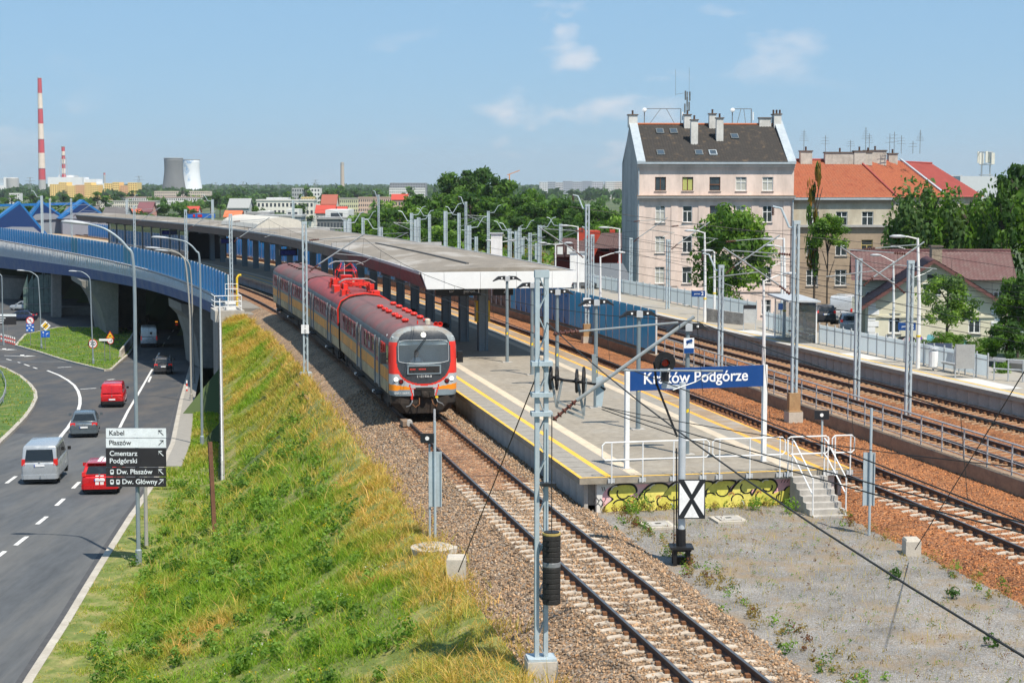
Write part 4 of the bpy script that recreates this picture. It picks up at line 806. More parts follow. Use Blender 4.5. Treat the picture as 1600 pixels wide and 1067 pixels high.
for i, (a, b) in enumerate(zip(ed, ed[1:])):
    a2 = a+.3 if i == 0 else a; b2 = b-.3 if i == len(ed)-2 else b
    MB().hexa([T(CY0-.35, a2+.008, CB-.04), T(CY0-.35, b2-.008, CB-.04), T(CY0-.05, b2-.008, CB-.04), T(CY0-.05, a2+.008, CB-.04), T(CY0-.35, a+.008, CT+.02), T(CY0-.35, b-.008, CT+.02), T(CY0-.05, b-.008, CT+.02), T(CY0-.05, a+.008, CT+.02)]).build('end_fascia_board', m_canwhite, cp)
MB().loft([[T(Y, 5.3, CT+.2), T(Y, 5.45, CT+.2), T(Y, 5.45, CT+.3), T(Y, 5.3, CT+.3)] for Y in np.linspace(91, 124, 8)]).build('roof_seam', M('dark_seam', (.10, .095, .09), .8), cp)
for Y in (124, 168): MB().hexa([T(Y, CL, CT+.02), T(Y, CR, CT+.02), T(Y+.25, CR, CT+.02), T(Y+.25, CL, CT+.02), T(Y, CL, CT+.3), T(Y, CR, CT+.3), T(Y+.25, CR, CT+.3), T(Y+.25, CL, CT+.3)]).build('roof_joint', M('edge_metal', (.42, .41, .4), .5, .3), cp)
MB().loft([[T(172+18*t, 6.2+2.6*math.cos(a), CT+.2+1.1*math.sin(a)) for a in np.linspace(0, math.pi, 9)] for t in (0, .25, .5, .75, 1)]).build('roof_light', M('cream_rooflight', (.55, .52, .46), .6), cp)
cm = MB(); cm.box(-.26, .26, -.3, -.2, 0, CB-PZ); cm.box(-.26, .26, .2, .3, 0, CB-PZ); cm.box(-.09, .09, -.2, .2, 0, CB-PZ); cm.tube([(.13, -.33, 0), (.13, -.33, CB-PZ)], .03, 6); ME_COL = mesh_of(cm, 'column', M('column_steel', (.19, .225, .245), .55, var=.1))
arm = MB(); arm.hexa([(-3.9, -.12, CB-PZ-.18), (3.9, -.12, CB-PZ-.18), (3.9, .12, CB-PZ-.18), (-3.9, .12, CB-PZ-.18), (-3.9, -.12, CB-PZ+.06), (3.9, -.12, CB-PZ+.06), (3.9, .12, CB-PZ+.06), (-3.9, .12, CB-PZ+.06)]); ME_ARM = mesh_of(arm, 'roof_beam', m_cangrey)
Y = 91.8; k = 0
while Y < 262:
    o = put('column', ME_COL, cp, T(Y, 6.35, PZ), hd(Y)); put('roof_beam', ME_ARM, cp, T(Y, 6.2, PZ), hd(Y)); s = SatY(Y)+5.7; Y = YatS(s); k += 1
# hanging boards
m_sblack = M('sign_black', (.018, .02, .024), .4); m_swhite = M('sign_white', (.8, .8, .8), .5); m_blue = M('sign_blue', (.008, .055, .21), .4, var=.05); m_syel = M('sign_yellow', (.75, .45, .02), .45)
def hang(label, Y, da, db, zt, zb, txt=None):
    t = thing('hanging_sign', label, 'sign', T(Y, (da+db)/2, zb), 'signs under the canopy'); p, q = T(Y, da, zb), T(Y, db, zb); yaw = hd(Y)
    MB().prism([p, q, q+Vector((0, 0, zt-zb)), p+Vector((0, 0, zt-zb))], Vector((-math.sin(yaw), math.cos(yaw), 0))*.12).build('board', m_sblack, t)
    for e in (.15, .85): MB().beam(p.lerp(q, e)+Vector((0, .03, zt-zb)), p.lerp(q, e)+Vector((0, .03, CB-zb+.02)), .04).build('hanger', m_cangrey, t)
    for b, e, sz in (txt or []): text('lettering', b, m_swhite, t, p.lerp(q, e)+Vector((math.sin(yaw), -math.cos(yaw), 0))*.008+Vector((0, 0, (zt-zb)*.5)), sz, yaw, .002)
hang('dark hanging sign for track one under the canopy end', 91.0, 3.6, 6.1, 4.2, 3.7, [('tor', .3, .2), ('peron', .62, .26), ('1', .91, .42)])
hang('dark hanging sign with a two beside the first column', 91.0, 6.8, 7.9, 4.2, 3.7, [('2', .5, .36)])
for i, (Y, d) in enumerate(((150, 2.6), (182, 2.6), (205, 9.4), (215, 3.0))):
    p = T(Y, d, 3.5); t = thing('departure_screen', ['blue departure screen under the middle of the canopy', 'second blue departure screen under the canopy', 'departure screen at the far canopy edge', 'departure screen near the glass stair hall'][i], 'screen', p, 'departure screens')
    MB().obox(p, 1.6, .3, .6, hd(Y)).build('housing', m_sblack, t); MB().obox(p+Vector((0, -.17, .08)), 1.35, .02, .4, hd(Y)).build('display', M('screen_blue', (.008, .012, .05), .3, emit=((.05, .08, .5), .04)), t); MB().beam(p+Vector((0, 0, .74)), p+Vector((0, 0, CB-3.5)), .1).build('bracket', m_cangrey, t)
def ypanel(label, Y, d):
    t = thing('notice_board', label, 'notice', T(Y, d, PZ+1.2), 'yellow timetable boards'); MB().obox(T(Y, d, PZ+1.6), .12, .5, 1.15, hd(Y)).build('board', m_syel, t); MB().obox(T(Y, d, PZ+1.66)+Vector((-.065, -.02, 0)), .01, .4, 1.0, hd(Y)).build('timetable', M('paper', (.62, .58, .4), .8), t)
ypanel('yellow timetable board on the left face of the first column', 91.9, 6.02); ypanel('yellow timetable board on the right face of the first column', 91.9, 6.68)
def bench(label, Y, d, n=3):
    t = thing('platform_bench', label, 'bench', T(Y, d, PZ), 'dark benches under the canopy'); a = hd(Y)+math.pi/2
    f = Vector((-math.sin(hd(Y)), math.cos(hd(Y)), 0)); r = Vector((f.y, -f.x, 0)); c = T(Y, d, PZ)
    MB().beam(c-f*.9+Vector((0, 0, .4)), c+f*.9+Vector((0, 0, .4)), .08).build('beam', m_blk, t)
    for e in (-.7, .7): MB().beam(c+f*e, c+f*e+Vector((0, 0, .4)), .06).beam(c+f*e-r*.25+Vector((0, 0, .03)), c+f*e+r*.25+Vector((0, 0, .03)), .06).build('leg', m_blk, t)
    for k in range(n):
        e = (k-(n-1)/2)*.6; MB().obox(c+f*e+Vector((0, 0, .43)), .45, .52, .05, hd(Y)).build('seat', m_und, t); MB().prism([c+f*(e-.26)+r*.22+Vector((0, 0, .46)), c+f*(e+.26)+r*.22+Vector((0, 0, .46)), c+f*(e+.26)+r*.32+Vector((0, 0, .9)), c+f*(e-.26)+r*.32+Vector((0, 0, .9))], r*.04).build('backrest', m_und, t)
def bin_(label, Y, d):
    t = thing('litter_bin', label, 'bin', T(Y, d, PZ), 'litter bins under the canopy'); MB().lathe([(.2, .02), (.24, .1), (.27, .75), (.25, .76), (.22, .72), (.18, .3), (0, .3)], T(Y, d, PZ), 12).build('bucket', m_steel, t); MB().lathe([(.28, 0), (.28, .04), (.2, .12), (0, .13)], T(Y, d, PZ+.92), 12).build('lid', m_blk, t)
    for e in (-.24, .24): MB().beam(T(Y, d+e, PZ+.5), T(Y, d+e, PZ+.94), .03).build('strut', m_blk, t)
for i, (Y, d) in enumerate(((99.5, 5.4), (111, 5.4), (128, 5.4), (146, 5.4))): bench(['dark bench beside the first canopy columns', 'dark bench under the canopy behind the train roof', 'dark bench further along under the canopy', 'dark bench deep under the far canopy'][i], Y, d)
for i, (Y, d) in enumerate(((98.0, 5.3), (109.4, 5.3), (140, 4.6))): bin_(['litter bin in front of the first dark bench', 'litter bin between the canopy columns behind the train', 'litter bin in the shade of the far canopy'][i], Y, d)
vend = thing('vending_machine', 'grey ticket machine standing between the far canopy columns', 'machine', T(156, 4.8, PZ)); MB().obox(T(156, 4.8, PZ), 1.0, .9, 2.0, hd(156)).build('cabinet', M('machine_grey', (.30, .31, .31), .6), vend); MB().obox(T(156, 4.8, PZ+1.0)+Vector((0, -.46, 0)), .6, .02, .5, hd(156)).build('screen', m_sblack, vend)
MB().obox(T(156, 4.8, PZ+2.0), 1.2, 1.1, .12, hd(156)).build('hood', m_cangrey, vend)
# station lamps with two wing-shaped heads
m_pole = M('lamp_pole_grey', (.20, .245, .265), .5, .2, var=.08); m_stripe = M('warning_yellow', (.75, .55, .02), .5)
def plamp(label, Y, d):
    c = T(Y, d, PZ); t = thing('platform_lamp', label, 'lamp', c, 'double lamps along the island platform'); h = hd(Y); r = Vector((math.cos(h), math.sin(h), 0)); f = Vector((-r.y, r.x, 0))
    MB().lathe([(.09, 0), (.085, 1.5), (.07, 4.2)], c, 10).build('pole', m_pole, t); MB().obox(c, .5, .35, .03, h).build('base_plate', m_conc, t)
    g = MB()
    for k in range(3): g.loft([[c+Vector((0, 0, 1.42))+(r*math.cos(2*math.pi*(k/3+j*.05))+f*math.sin(2*math.pi*(k/3+j*.05)))*.092+Vector((0, 0, zz)) for j, zz in ((0, 0), (3, .03), (3, .15), (0, .12))]], cap=False); g.face([c+Vector((0, 0, 1.42))+(r*math.cos(2*math.pi*(k/3+j*.05))+f*math.sin(2*math.pi*(k/3+j*.05)))*.094+Vector((0, 0, zz)) for j, zz in ((0, 0), (3, .03), (3, .15), (0, .12))])
    g.build('warning_stripe', m_stripe, t)
    for e in (-1, 1):
        w = lambda x, y, z: c+r*(e*x)+f*y+Vector((0, 0, 4.2+z)); hb = MB(); hb.loft([[w(.1, -.13, .03), w(.1, .13, .03), w(.1, .13, .24), w(.1, -.13, .24)], [w(.45, -.14, .06), w(.45, .14, .06), w(.45, .12, .22), w(.45, -.12, .22)], [w(.74, -.1, -.04), w(.74, .1, -.04), w(.72, .08, .02), w(.72, -.08, .02)]]); hb.build('lamp_head', m_blk, t)
        MB().obox(w(.3, -.14, .1), .07, .02, .07, h).build('lens', m_swhite, t)
    MB().obox(c+Vector((0, 0, 4.18)), .24, .28, .24, h).build('mounting', m_lgrey, t)
for i, (x, y) in enumerate(((790, 566), (829, 586), (879, 606), (934, 637), (999, 671), (1079, 710))):
    g_ = G(x, y, PZ); Yp = g_.y-6.4*.2
    plamp(['platform lamp nearest the canopy end', 'platform lamp half hidden behind the tall lattice mast', 'platform lamp between the mast and the blue barrier', 'fourth platform lamp from the canopy, by the tension wheels', 'platform lamp behind the left half of the station sign', 'platform lamp behind the right half of the station sign'][i], Yp, 6.4)
cs = thing('camera_notice', 'small white and blue camera surveillance plate on a platform lamp', 'sign', T(57.0-1.28, 6.4, 3.6)); g_ = G(1079, 710, PZ); yy = g_.y-1.28-.13
MB().obox(T(yy, 6.4, 4.05), .36, .02, .52, hd(yy)).build('plate', m_swhite, cs); MB().obox(T(yy-.015, 6.4, 4.06), .34, .012, .17, hd(yy)).build('blue_field', m_blue, cs); c_ = T(yy-.02, 6.4, 4.4)
MB().beam(c_+Vector((-.11, 0, .03)), c_+Vector((.11, 0, .1)), .02, .09).beam(c_+Vector((-.08, 0, -.06)), c_+Vector((-.02, 0, .04)), .02, .03).build('camera_symbol', m_blue, cs)
# station name board
sg = thing('station_sign', 'blue station name board with white lettering on two white posts', 'sign', T(54.0, 6.1, PZ)); A, B = G(979, 732, PZ), G(1193, 721, PZ); yaw = math.atan2(B.y-A.y, B.x-A.x); nn = Vector((math.sin(yaw), -math.cos(yaw), 0)); ub = (B-A).normalized()
for p in (A, B): MB().obox(p, .14, .14, 3.2, yaw).build('post', m_white, sg); MB().obox(p, .34, .26, .02, yaw).build('base_plate', m_conc, sg)
bd = MB().prism([A+ub*.08+Vector((0, 0, 2.5)), B-ub*.08+Vector((0, 0, 2.5)), B-ub*.08+Vector((0, 0, 3.19)), A+ub*.08+Vector((0, 0, 3.19))], nn*.06).build('board', m_blue, sg)
text('lettering', 'Kraków Podgórze', m_swhite, sg, A+ub*.52+nn*.065+Vector((0, 0, 2.87)), .52, yaw, .003, 'LEFT', bold=True, width=3.62)
# white railings and steps at the platform end
m_rail = m_white
def railing(label, d0, d1, posts, ret=None):
    t = thing('end_railing', label, 'railing', T(PY0-.06, (d0+d1)/2, PZ), 'white railings at the platform end'); P_ = lambda d, z: T(PY0-.08, d, PZ+z)
    r = .09; loop = [P_(d0+r, 1.1), P_(d1-r, 1.1), P_(d1, 1.1-r), P_(d1, .55+r), P_(d1-r, .55), P_(d0+r, .55), P_(d0, .55+r), P_(d0, 1.1-r), P_(d0+r, 1.1)]
    MB().tube(loop, .024, 6).build('rail_loop', m_rail, t)
    for d in posts: MB().tube([P_(d, -.18), P_(d, 1.08)], .024, 6).build('post', m_rail, t); MB().obox(T(PY0-.04, d, PZ-.17), .22, .06, .13, hd(PY0)).build('clamp', m_lgrey, t)
railing('longer white railing left of the signal post', 2.45, 5.9, (2.75, 3.75, 4.75, 5.72)); railing('shorter white railing between signal post and steps', 6.02, 8.42, (6.25, 7.25, 8.25))
railing('short white railing right of the steps', 10.0, 10.75, (10.1, 10.62)); railing('white gate rail across the head of the steps', 8.5, 9.88, (8.52, 9.86))
st = thing('concrete_steps', 'grey concrete steps with white handrails down from the platform end', 'steps', T(PY0-1, 9.2, -.5))
for k in range(7):
    z1_ = PZ-.06-.155*(k+1)+.155; Ya = PY0-.02-.28*k; MB().hexa([T(Ya-.28, 8.62, -.62), T(Ya-.28, 9.78, -.62), T(Ya, 9.78, -.62), T(Ya, 8.62, -.62), T(Ya-.28, 8.62, z1_-.1), T(Ya-.28, 9.78, z1_-.1), T(Ya, 9.78, z1_-.1), T(Ya, 8.62, z1_-.1)]).build('step', m_conc, st)
for d in (8.66, 9.74):
    for z in (1.05, .55): MB().tube([T(PY0-.06, d, PZ+z-.02), T(PY0-.3, d, PZ+z-.1), T(PY0-1.85, d, PZ+z-1.0)], .022, 6).build('handrail', m_rail, st)
    for e, zz in ((-.08, 0), (-1.85, -1.0)): MB().tube([T(PY0+e, d, PZ+zz-.15), T(PY0+e, d, PZ+1.03+zz)], .024, 6).build('handrail_post', m_rail, st)
# ================================================================ overhead line, signals, line-side things
m_mast = M('mast_paint', (.42, .50, .545), .5, .15, var=.08, scale=2, dirt=((.3, .27, .22), .35, (3, 3, .6))); m_mrust = M('rusted_mast_foot', (.38, .24, .12), .7, var=.2, dirt=((.2, .1, .05), .5, (3, 3, 2)))
m_tub = M('grey_tube', (.30, .325, .335), .45, .35, var=.1); m_wire = M('overhead_wire', (.022, .021, .02), .6)
m_foot = M('pale_footing', (.46, .42, .36), .9, var=.15, bump=.2)
def lattice(H, sep=.19, w=.09, dp=.16):
    leg = mesh_of(MB().box(-w/2, w/2, -dp/2, dp/2, 0, H), 'leg', m_mast); lc = MB(); n = int(H/.42); st_ = H/n
    for y in (-dp/2+.02, dp/2-.02):
        for k in range(n): z = k*st_; e = 1 if k % 2 else -1; lc.beam((-e*sep/2, y, z), (e*sep/2, y, z+st_), .04, .015)
    cp_ = mesh_of(MB().box(-sep/2-w/2-.01, sep/2+w/2+.01, -dp/2-.01, dp/2+.01, H-.12, H+.03), 'mast_cap', m_mast)
    return leg, mesh_of(lc, 'lacing', m_mast), cp_
LATT = {}
def mast(label, base, H, rz=0., arms=(), foot=.45, plate=None, group='lattice masts of the overhead line', rusty=False, top=False):
    key = round(H*2)/2
    if key not in LATT: LATT[key] = lattice(key)
    leg, lc, cp_ = LATT[key]; t = thing('lattice_mast', label, 'mast', base, group); b = Vector(base); c, s_ = math.cos(rz), math.sin(rz); q = (1, 1, H/key)
    for e in (-.095, .095): put('leg', leg, t, b+Vector((c*e, s_*e, 0)), rz, q)
    o = put('lacing', lc, t, b, rz, q); put('mast_cap', cp_, t, b, rz, q)
    MB().obox(b-Vector((0, 0, .02)), .6, .52, .05, rz).build('base_plate', m_mrust if rusty else m_mast, t); MB().obox(b-Vector((0, 0, foot)), .64, .6, foot-.025, rz).build('footing', m_foot, t)
    if rusty: MB().obox(b, .5, .3, .8, rz).build('rusty_foot', m_mrust, t)
    for a in arms: cantilever(t, b, *a)
    if top: feeder(t, b+Vector((0, 0, H)), top)
    return t
def insul(mb, p, q, n=5, r=.065):
    p, q = Vector(p), Vector(q); L_ = (q-p).length; ax = q-p; prof = [(.025, 0)]
    for k in range(n): z = L_*(k+.2)/n; prof += [(.03, z), (r, z+.01), (r, z+.03), (.03, z+.05)]
    prof.append((.025, L_)); mb.lathe(prof, p, 8, ax=ax)
def cantilever(t, b, dr, reach=3.0, zt=6.9, zl=5.0, zr=5.75):
    d = Vector(dr); d.z = 0; d.normalize(); b = Vector((b.x, b.y, 0)); P_ = lambda r, z: b+d*r+Vector((0, 0, z))
    MB().tube([P_(.75, zl+.4), P_(reach+.25, zt+.12)], .04, 7).build('bracket_tube', m_tub, t); MB().tube([P_(.8, zt-.15), P_(reach-.1, zt)], .022, 6).build('stay_tube', m_tub, t)
    i = MB(); insul(i, P_(.25, zl), P_(.75, zl+.4)); i.build('insulator', m_ins, t); i = MB(); insul(i, P_(.25, zt-.2), P_(.8, zt-.15)); i.build('insulator', m_ins, t)
    MB().tube([P_(1.6, zl+.4+(zt-zl-.28)*.9/2.5*1.0), P_(reach+.9, zr)], .022, 6).build('registration_tube', m_tub, t); MB().tube([P_(reach+.7, zr), P_(reach+.3, zr-.22), P_(reach-.2, zr-.38)], .014, 5).build('steady_arm', m_tub, t)
def feeder(t, p, d):
    d = Vector(d); MB().tube([p-Vector((0, 0, .3)), p+d*.35-Vector((0, 0, .25)), p+d*.75+Vector((0, 0, .55)), p+d*1.15+Vector((0, 0, .62))], .05, 6).build('feeder_arm', m_mast, t); i = MB(); q = p+d*1.15+Vector((0, 0, .6)); insul(i, q, q-Vector((0, 0, .35)), 4, .08); i.build('insulator', m_ins, t)
rt = lambda Y: Vector((math.cos(hd(Y)), math.sin(hd(Y)), 0))
# the tall near mast
Y0 = 35.7; B0 = T(Y0, -3.05, -.3)
m0 = mast('tall pale blue lattice mast in front, with tension wheels and a stack of weights', B0, 8.15, .12, [(rt(Y0), 3.05, 6.75, 4.75, 5.7)], foot=.65)
for z in (6.2, 5.55, 5.15): MB().obox(B0+Vector((0, 0, z)), .44, .3, .09, .12).build('bracket', m_mast, m0)
r0 = rt(Y0); f0 = Vector((-r0.y, r0.x, 0)); WZ = 5.65
tw = thing('wire_tensioner', 'black spoked wire tension wheels hung beside the tall mast', 'tensioner', B0+r0*.6+Vector((0, 0, 4.6)))
for k, (x, y) in enumerate(((.22, .1), (.38, .22), (.78, .1), (.96, .22))):
    c_ = B0+r0*x+f0*y+Vector((0, 0, WZ+.3-.13*x)); w = MB(); ax = (r0*.55+f0*.1+Vector((0, 0, 0))).normalized(); ax = (r0*.95-f0*.3).normalized(); uu, ww = frame(ax)
    rr = .23 if k != 3 else .29; w.tube([c_+(uu*math.cos(a)+ww*math.sin(a))*rr for a in np.linspace(0, 2*math.pi, 17)], .028, 6, cap=False)
    for a in np.arange(0, math.pi, math.pi/3): w.beam(c_-(uu*math.cos(a)+ww*math.sin(a))*rr, c_+(uu*math.cos(a)+ww*math.sin(a))*rr, .03, .03)
    w.lathe([(.05, -.05), (.05, .05)], c_, 8, ax=ax); w.build('wheel', m_blk, tw)
g = MB(); g.tube([B0+r0*.25+Vector((0, 0, WZ+.3)), B0+r0*.5+f0*.15+Vector((0, 0, WZ+.22)), B0+r0*1.2+f0*.15+Vector((0, 0, WZ+.12)), B0+r0*1.4+f0*.1+Vector((0, 0, WZ))], .03, 6); g.build('yoke', m_blk, tw)
for a, b in (((.25, 0), (.36, -.6)), ((.48, 0), (.36, -.6)), ((.8, 0), (.95, -.8)), ((1.0, 0), (.95, -.8)), ((.36, -.48), (.95, -.75)), ((.36, -.6), (.95, -.85))): MB().beam(B0+r0*a[0]+f0*.15+Vector((0, 0, WZ+.25+a[1])), B0+r0*b[0]+f0*.15+Vector((0, 0, WZ+.25+b[1])), .035, .05).build('strut', m_tub, tw)
MB().loft([[B0+r0*x+f0*.1+Vector((0, 0, z)) for x, z in ((1.2, 5.9), (1.33, 5.95), (1.38, 5.7), (1.33, 5.3), (1.2, 5.3))], [B0+r0*x+f0*.14+Vector((0, 0, z)) for x, z in ((1.2, 5.9), (1.33, 5.95), (1.38, 5.7), (1.33, 5.3), (1.2, 5.3))]]).build('catch_plate', m_mast, tw)
MB().beam(B0+r0*1.15+f0*.1+Vector((0, 0, 5.8)), B0+r0*1.15+f0*.1+Vector((0, 0, 6.4)), .09, .06).build('catch_post', m_tub, tw)
wt = thing('tension_weights', 'stack of black cylindrical weights hanging beside the tall mast', 'weights', B0+r0*.38+Vector((0, 0, 1.2)))
wc = B0+r0*.16-f0*.27; wz = 1.22
for k in range(14): z = wz+k*.112; MB().lathe([(.185, .004), (.19, .015), (.19, .098), (.185, .108)] if k < 13 else [(.18, 0), (.19, .01), (.19, .05), (.0, .055)], wc+Vector((0, 0, z)), 20).build('weight_disc', M('yellow_band', (.42, .32, .1), .7) if k == 13 else (m_steel if k == 7 else M('weight_black', (.02, .019, .018), .7, var=.25)), wt)
for k in (1, 4, 8, 10, 11, 12): MB().obox(wc-f0*.187-r0*.1+Vector((0, 0, wz+k*.112+.03)), .035, .02, .055, hd(Y0)).build('slot', m_blk, wt)
MB().lathe([(.165, 0), (.165, .02), (0, .022)], wc+Vector((0, 0, wz+13*.112+.05)), 20).build('top_disc', m_blk, wt); MB().tube([wc+Vector((0, 0, wz+1.5)), wc+Vector((0, 0, 5.2))], .012, 5).build('weight_rope', m_wire, wt)
for z in (1.6, 4.0): MB().obox(wc-r0*.05+f0*.15+Vector((0, 0, z-.3)), .3, .3, .06, hd(Y0)).build('guide_clamp', m_blk, wt)
# the other masts: label, base pixel and its height, top pixel row, arms
def pm_(label, x, y, z, ytop, arms=1, rusty=False, top=None, dist=None, foot=.4):
    b = G(x, y, z) if dist is None else D(x, y, dist); 
    if dist is not None: b.z = z
    H = D(x, ytop, b.y).z-b.z; Yp = b.y; r = rt(min(Yp, 400)); a = []
    if arms: a = [(r*arms, 3.0)]
    return mast(label, b, H, hd(min(Yp, 400)), a, rusty=rusty, top=top, foot=foot)
pm_('lattice mast beside the middle car of the train, with a kilometre plate', 478, 582, -.5, 347, foot=.9)
kp = thing('kilometre_plate', 'small white plate with one and nought on the mast beside the train', 'plate', G(478, 582, -.5)+Vector((0, -.14, 2.6))); kb = G(478, 582, -.5)
MB().obox(kb+Vector((0, -.15, 2.15)), .42, .02, .48).build('plate', m_swhite, kp); text('digit', '1', m_sblack, kp, kb+Vector((0, -.165, 2.52)), .26, 0, .002, 'CENTER'); text('digit', '0', m_sblack, kp, kb+Vector((0, -.165, 2.27)), .26, 0, .002, 'CENTER')
for lab, x, ds, yt in [('lattice mast at the near end of the viaduct barrier', 361, 142, 335), ('lattice mast on the viaduct above the white minibus', 291, 182, 328), ('lattice mast on the viaduct above the flared pier', 211, 212, 322), ('lattice mast on the viaduct left of the long lamp arm', 113, 262, 311), ('lattice mast between the blue gables', 80, 285, 311)]: pm_(lab, x, 400, 0., yt, dist=ds)
pm_('lattice mast with rusty foot beside the end of the blue barrier', 917, 525, -.1, 320, -1, True, top=(-.8, .4, 0), foot=.6)
MB(); kz = G(917, 525, -.1); kp2 = thing('kilometre_plate', 'small white plate on the rusty-footed mast by the blue barrier', 'plate', kz+Vector((0, -.15, 2.3))); MB().obox(kz+Vector((0, -.16, 1.95)), .5, .02, .55).build('plate', m_swhite, kp2); text('digit', '0', m_sblack, kp2, kz+Vector((0, -.175, 2.1)), .28, 0, .002, 'CENTER')
pm_('tall lattice mast with rusty foot beside the pipe railing', 1240, 642, -.05, 346, -1, True, top=(-.85, .2, 0), foot=.6)
pm_('shorter lattice mast between the two far tracks, left of its twin', 1338, 626, -.4, 405, 1)
pm_('shorter lattice mast between the two far tracks, right of its twin', 1418, 650, -.4, 408, -1)
pm_('lattice mast behind the station sign', 1125, 583, -.3, 415, 1, top=(-.8, .5, 0))
for lab, x, y, z, yt, ar in [('lattice mast against the grey gable wall', 985, 475, -.2, 372, 1), ('lattice mast in front of the pink house corner', 1043, 500, -.2, 375, 1), ('slim lattice mast just right of the rusty-footed one', 925, 480, 0, 367, 0), ('tall lattice mast beyond the canopy roof', 728, 425, 0, 316, 0), ('tall lattice mast among the trees beyond the canopy', 592, 405, -.5, 305, 0)]: pm_(lab, x, y, z, yt, ar, top=(-.7, .3, 0) if ar == 0 else None)
far = [(540, 345, 385), (546, 341, 385), (567, 340, 385), (595, 355, 385), (643, 333, 390), (650, 343, 392), (654, 340, 392), (671, 335, 392), (696, 330, 400), (717, 333, 390), (733, 352, 395), (744, 370, 395), (763, 330, 395), (796, 357, 412), (797, 362, 412), (807, 361, 412), (812, 355, 410), (817, 371, 415), (828, 364, 418), (838, 380, 425), (843, 352, 420), (876, 350, 430), (458, 313, 370), (332, 312, 350), (198, 312, 345), (65, 306, 340)]
ORD = [a+b for b in ('',) for a in 'first second third fourth fifth sixth seventh eighth ninth tenth eleventh twelfth thirteenth fourteenth fifteenth sixteenth seventeenth eighteenth nineteenth twentieth'.split()]+[t+'-'+u for t in ('twenty', 'thirty') for u in 'first second third fourth fifth sixth seventh eighth ninth tenth'.split()]
mm = mesh_of(MB().box(-.22, -.1, -.12, .12, 0, 1).box(.1, .22, -.12, .12, 0, 1).box(-.1, .1, -.02, .02, 0, 1), 'shaft', m_mast)
for k, (x, yt, yb) in enumerate(far):
    Yd = 175 + (k*37 % 90) if k < 22 else 300; p = D(x, yt, Yd); t = thing('catenary_pole', [(ORD[min(k, 21)]+' slender line pole from the left beyond the canopy roof'), (ORD[max(0, k-22)]+' pale line pole from the right beyond the far end of the canopy')][k >= 22], 'pole', (p.x, p.y, -1.2 if k < 22 else -8), 'distant line poles beyond the canopy' if k < 22 else 'distant line poles on the left'); put('shaft', mm, t, (p.x, p.y, -1.2 if k < 22 else -8), .2, (1, 1, p.z+1.2 if k < 22 else p.z+8))
    e = -1 if k % 2 else 1; MB().tube([p+Vector((0, 0, -.3)), p+Vector((e*.9, .3, -.2)), p+Vector((e*1.5, .4, .8)), p+Vector((e*1.9, .4, .9))], .05, 5).build('arm', m_mast, t)
    if k % 3 == 0: MB().tube([p+Vector((0, 0, -2.0)), p+Vector((-e*3.2, -1.2, -.6))], .045, 5).tube([p+Vector((0, 0, -.8)), p+Vector((-e*3.2, -1.2, -.6))], .03, 5).build('bracket', m_tub, t)
# ---- wires
def wires(label, d, zc, zm, Ys_, n=8, grp='overhead wires along the tracks', drop=5.5, side=.15):
    t = thing('overhead_wire', label, 'wire', T(Ys_[0], d, zc), grp); me_ = MB(); con = MB(); dr = MB(); pm = []; pc = []
    for a, b in zip(Ys_, Ys_[1:]):
        for j in range(n):
            q = j/n; Y = a+(b-a)*q; pm.append(T(Y, d, zm-1.0*4*q*(1-q)*((b-a)/60)**1.5)); pc.append(T(Y, ofs(d, Y)+side*math.sin(Y*.05), zc))
    pm.append(T(Ys_[-1], d, zm)); pc.append(T(Ys_[-1], d, zc)); me_.tube(pm, .011, 4).build('messenger_wire', m_wire, t); con.tube(pc, .012, 4).build('contact_wire', m_wire, t)
    for p, q in list(zip(pm, pc))[1:-1]: dr.tube([p, q], .006, 3)
    o = dr.build('droppers', m_wire, t); o['kind'] = 'stuff'
wires('contact and carrier wire over the track with the train', dT1, 5.3, 6.85, [4, 34.6, 91, 142, 182, 230, 300]); wires('contact and carrier wire over the track behind the island platform', 12.4, 5.3, 6.8, [6, 72, 112, 160, 210, 300])
wires('contact and carrier wire over the track behind the railing', d3, 5.3, 6.7, [30, 76, 112, 160, 210, 300]); wires('contact and carrier wire over the track at the outer platform', d4, 5.3, 6.7, [35, 75, 110, 160, 210, 300])
def wire(label, p, q, sag=.2, r=.012, n=8, name='cable'):
    p, q = Vector(p), Vector(q); return tag(MB().tube([p.lerp(q, j/n)-Vector((0, 0, sag*4*(j/n)*(1-j/n))) for j in range(n+1)], r, 5).build(name, m_wire), label, 'cable', 'anchor and feeder cables')
e_ = B0+r0*1.3+Vector((0, 0, 5.3))
wire('upper wire of the pair running right from the tension wheels', e_, D(1620, 822, 19), .05, .011); wire('lower wire of the pair running right from the tension wheels', e_-Vector((0, 0, .05)), D(1620, 838, 19), .1, .011)
wire('thick black cable sagging across the gravel toward the bottom right corner', B0+Vector((.1, 0, 7.1)), D(1640, 1050, 13), .25, .012)
wire('thin wire from the tall mast toward the far right', B0+r0*1.3+Vector((0, 0, 5.3)), D(1640, 735, 24), .1, .009)
wire('slanting guy wire between the tall mast and the low anchor block', B0+Vector((-.1, 0, 6.0)), G(716, 893, -.2), .02, .014); wire('slanting guy wire down to the anchor block by the right track', G(1430, 858, -.1), D(1640, 515, 33), .02, .014)
wire('feeder wire high above the roofs of the houses', D(1640, 400, 120), T(115, 17.6, 8.2), .4, .02); wire('second feeder wire crossing in front of the pink house', D(1640, 470, 90), T(150, 17.6, 8.0), .5, .015)
wire('wire crossing between the pink house and the masts', D(1640, 530, 70), T(112, 17.6, 6.0), .3, .012)
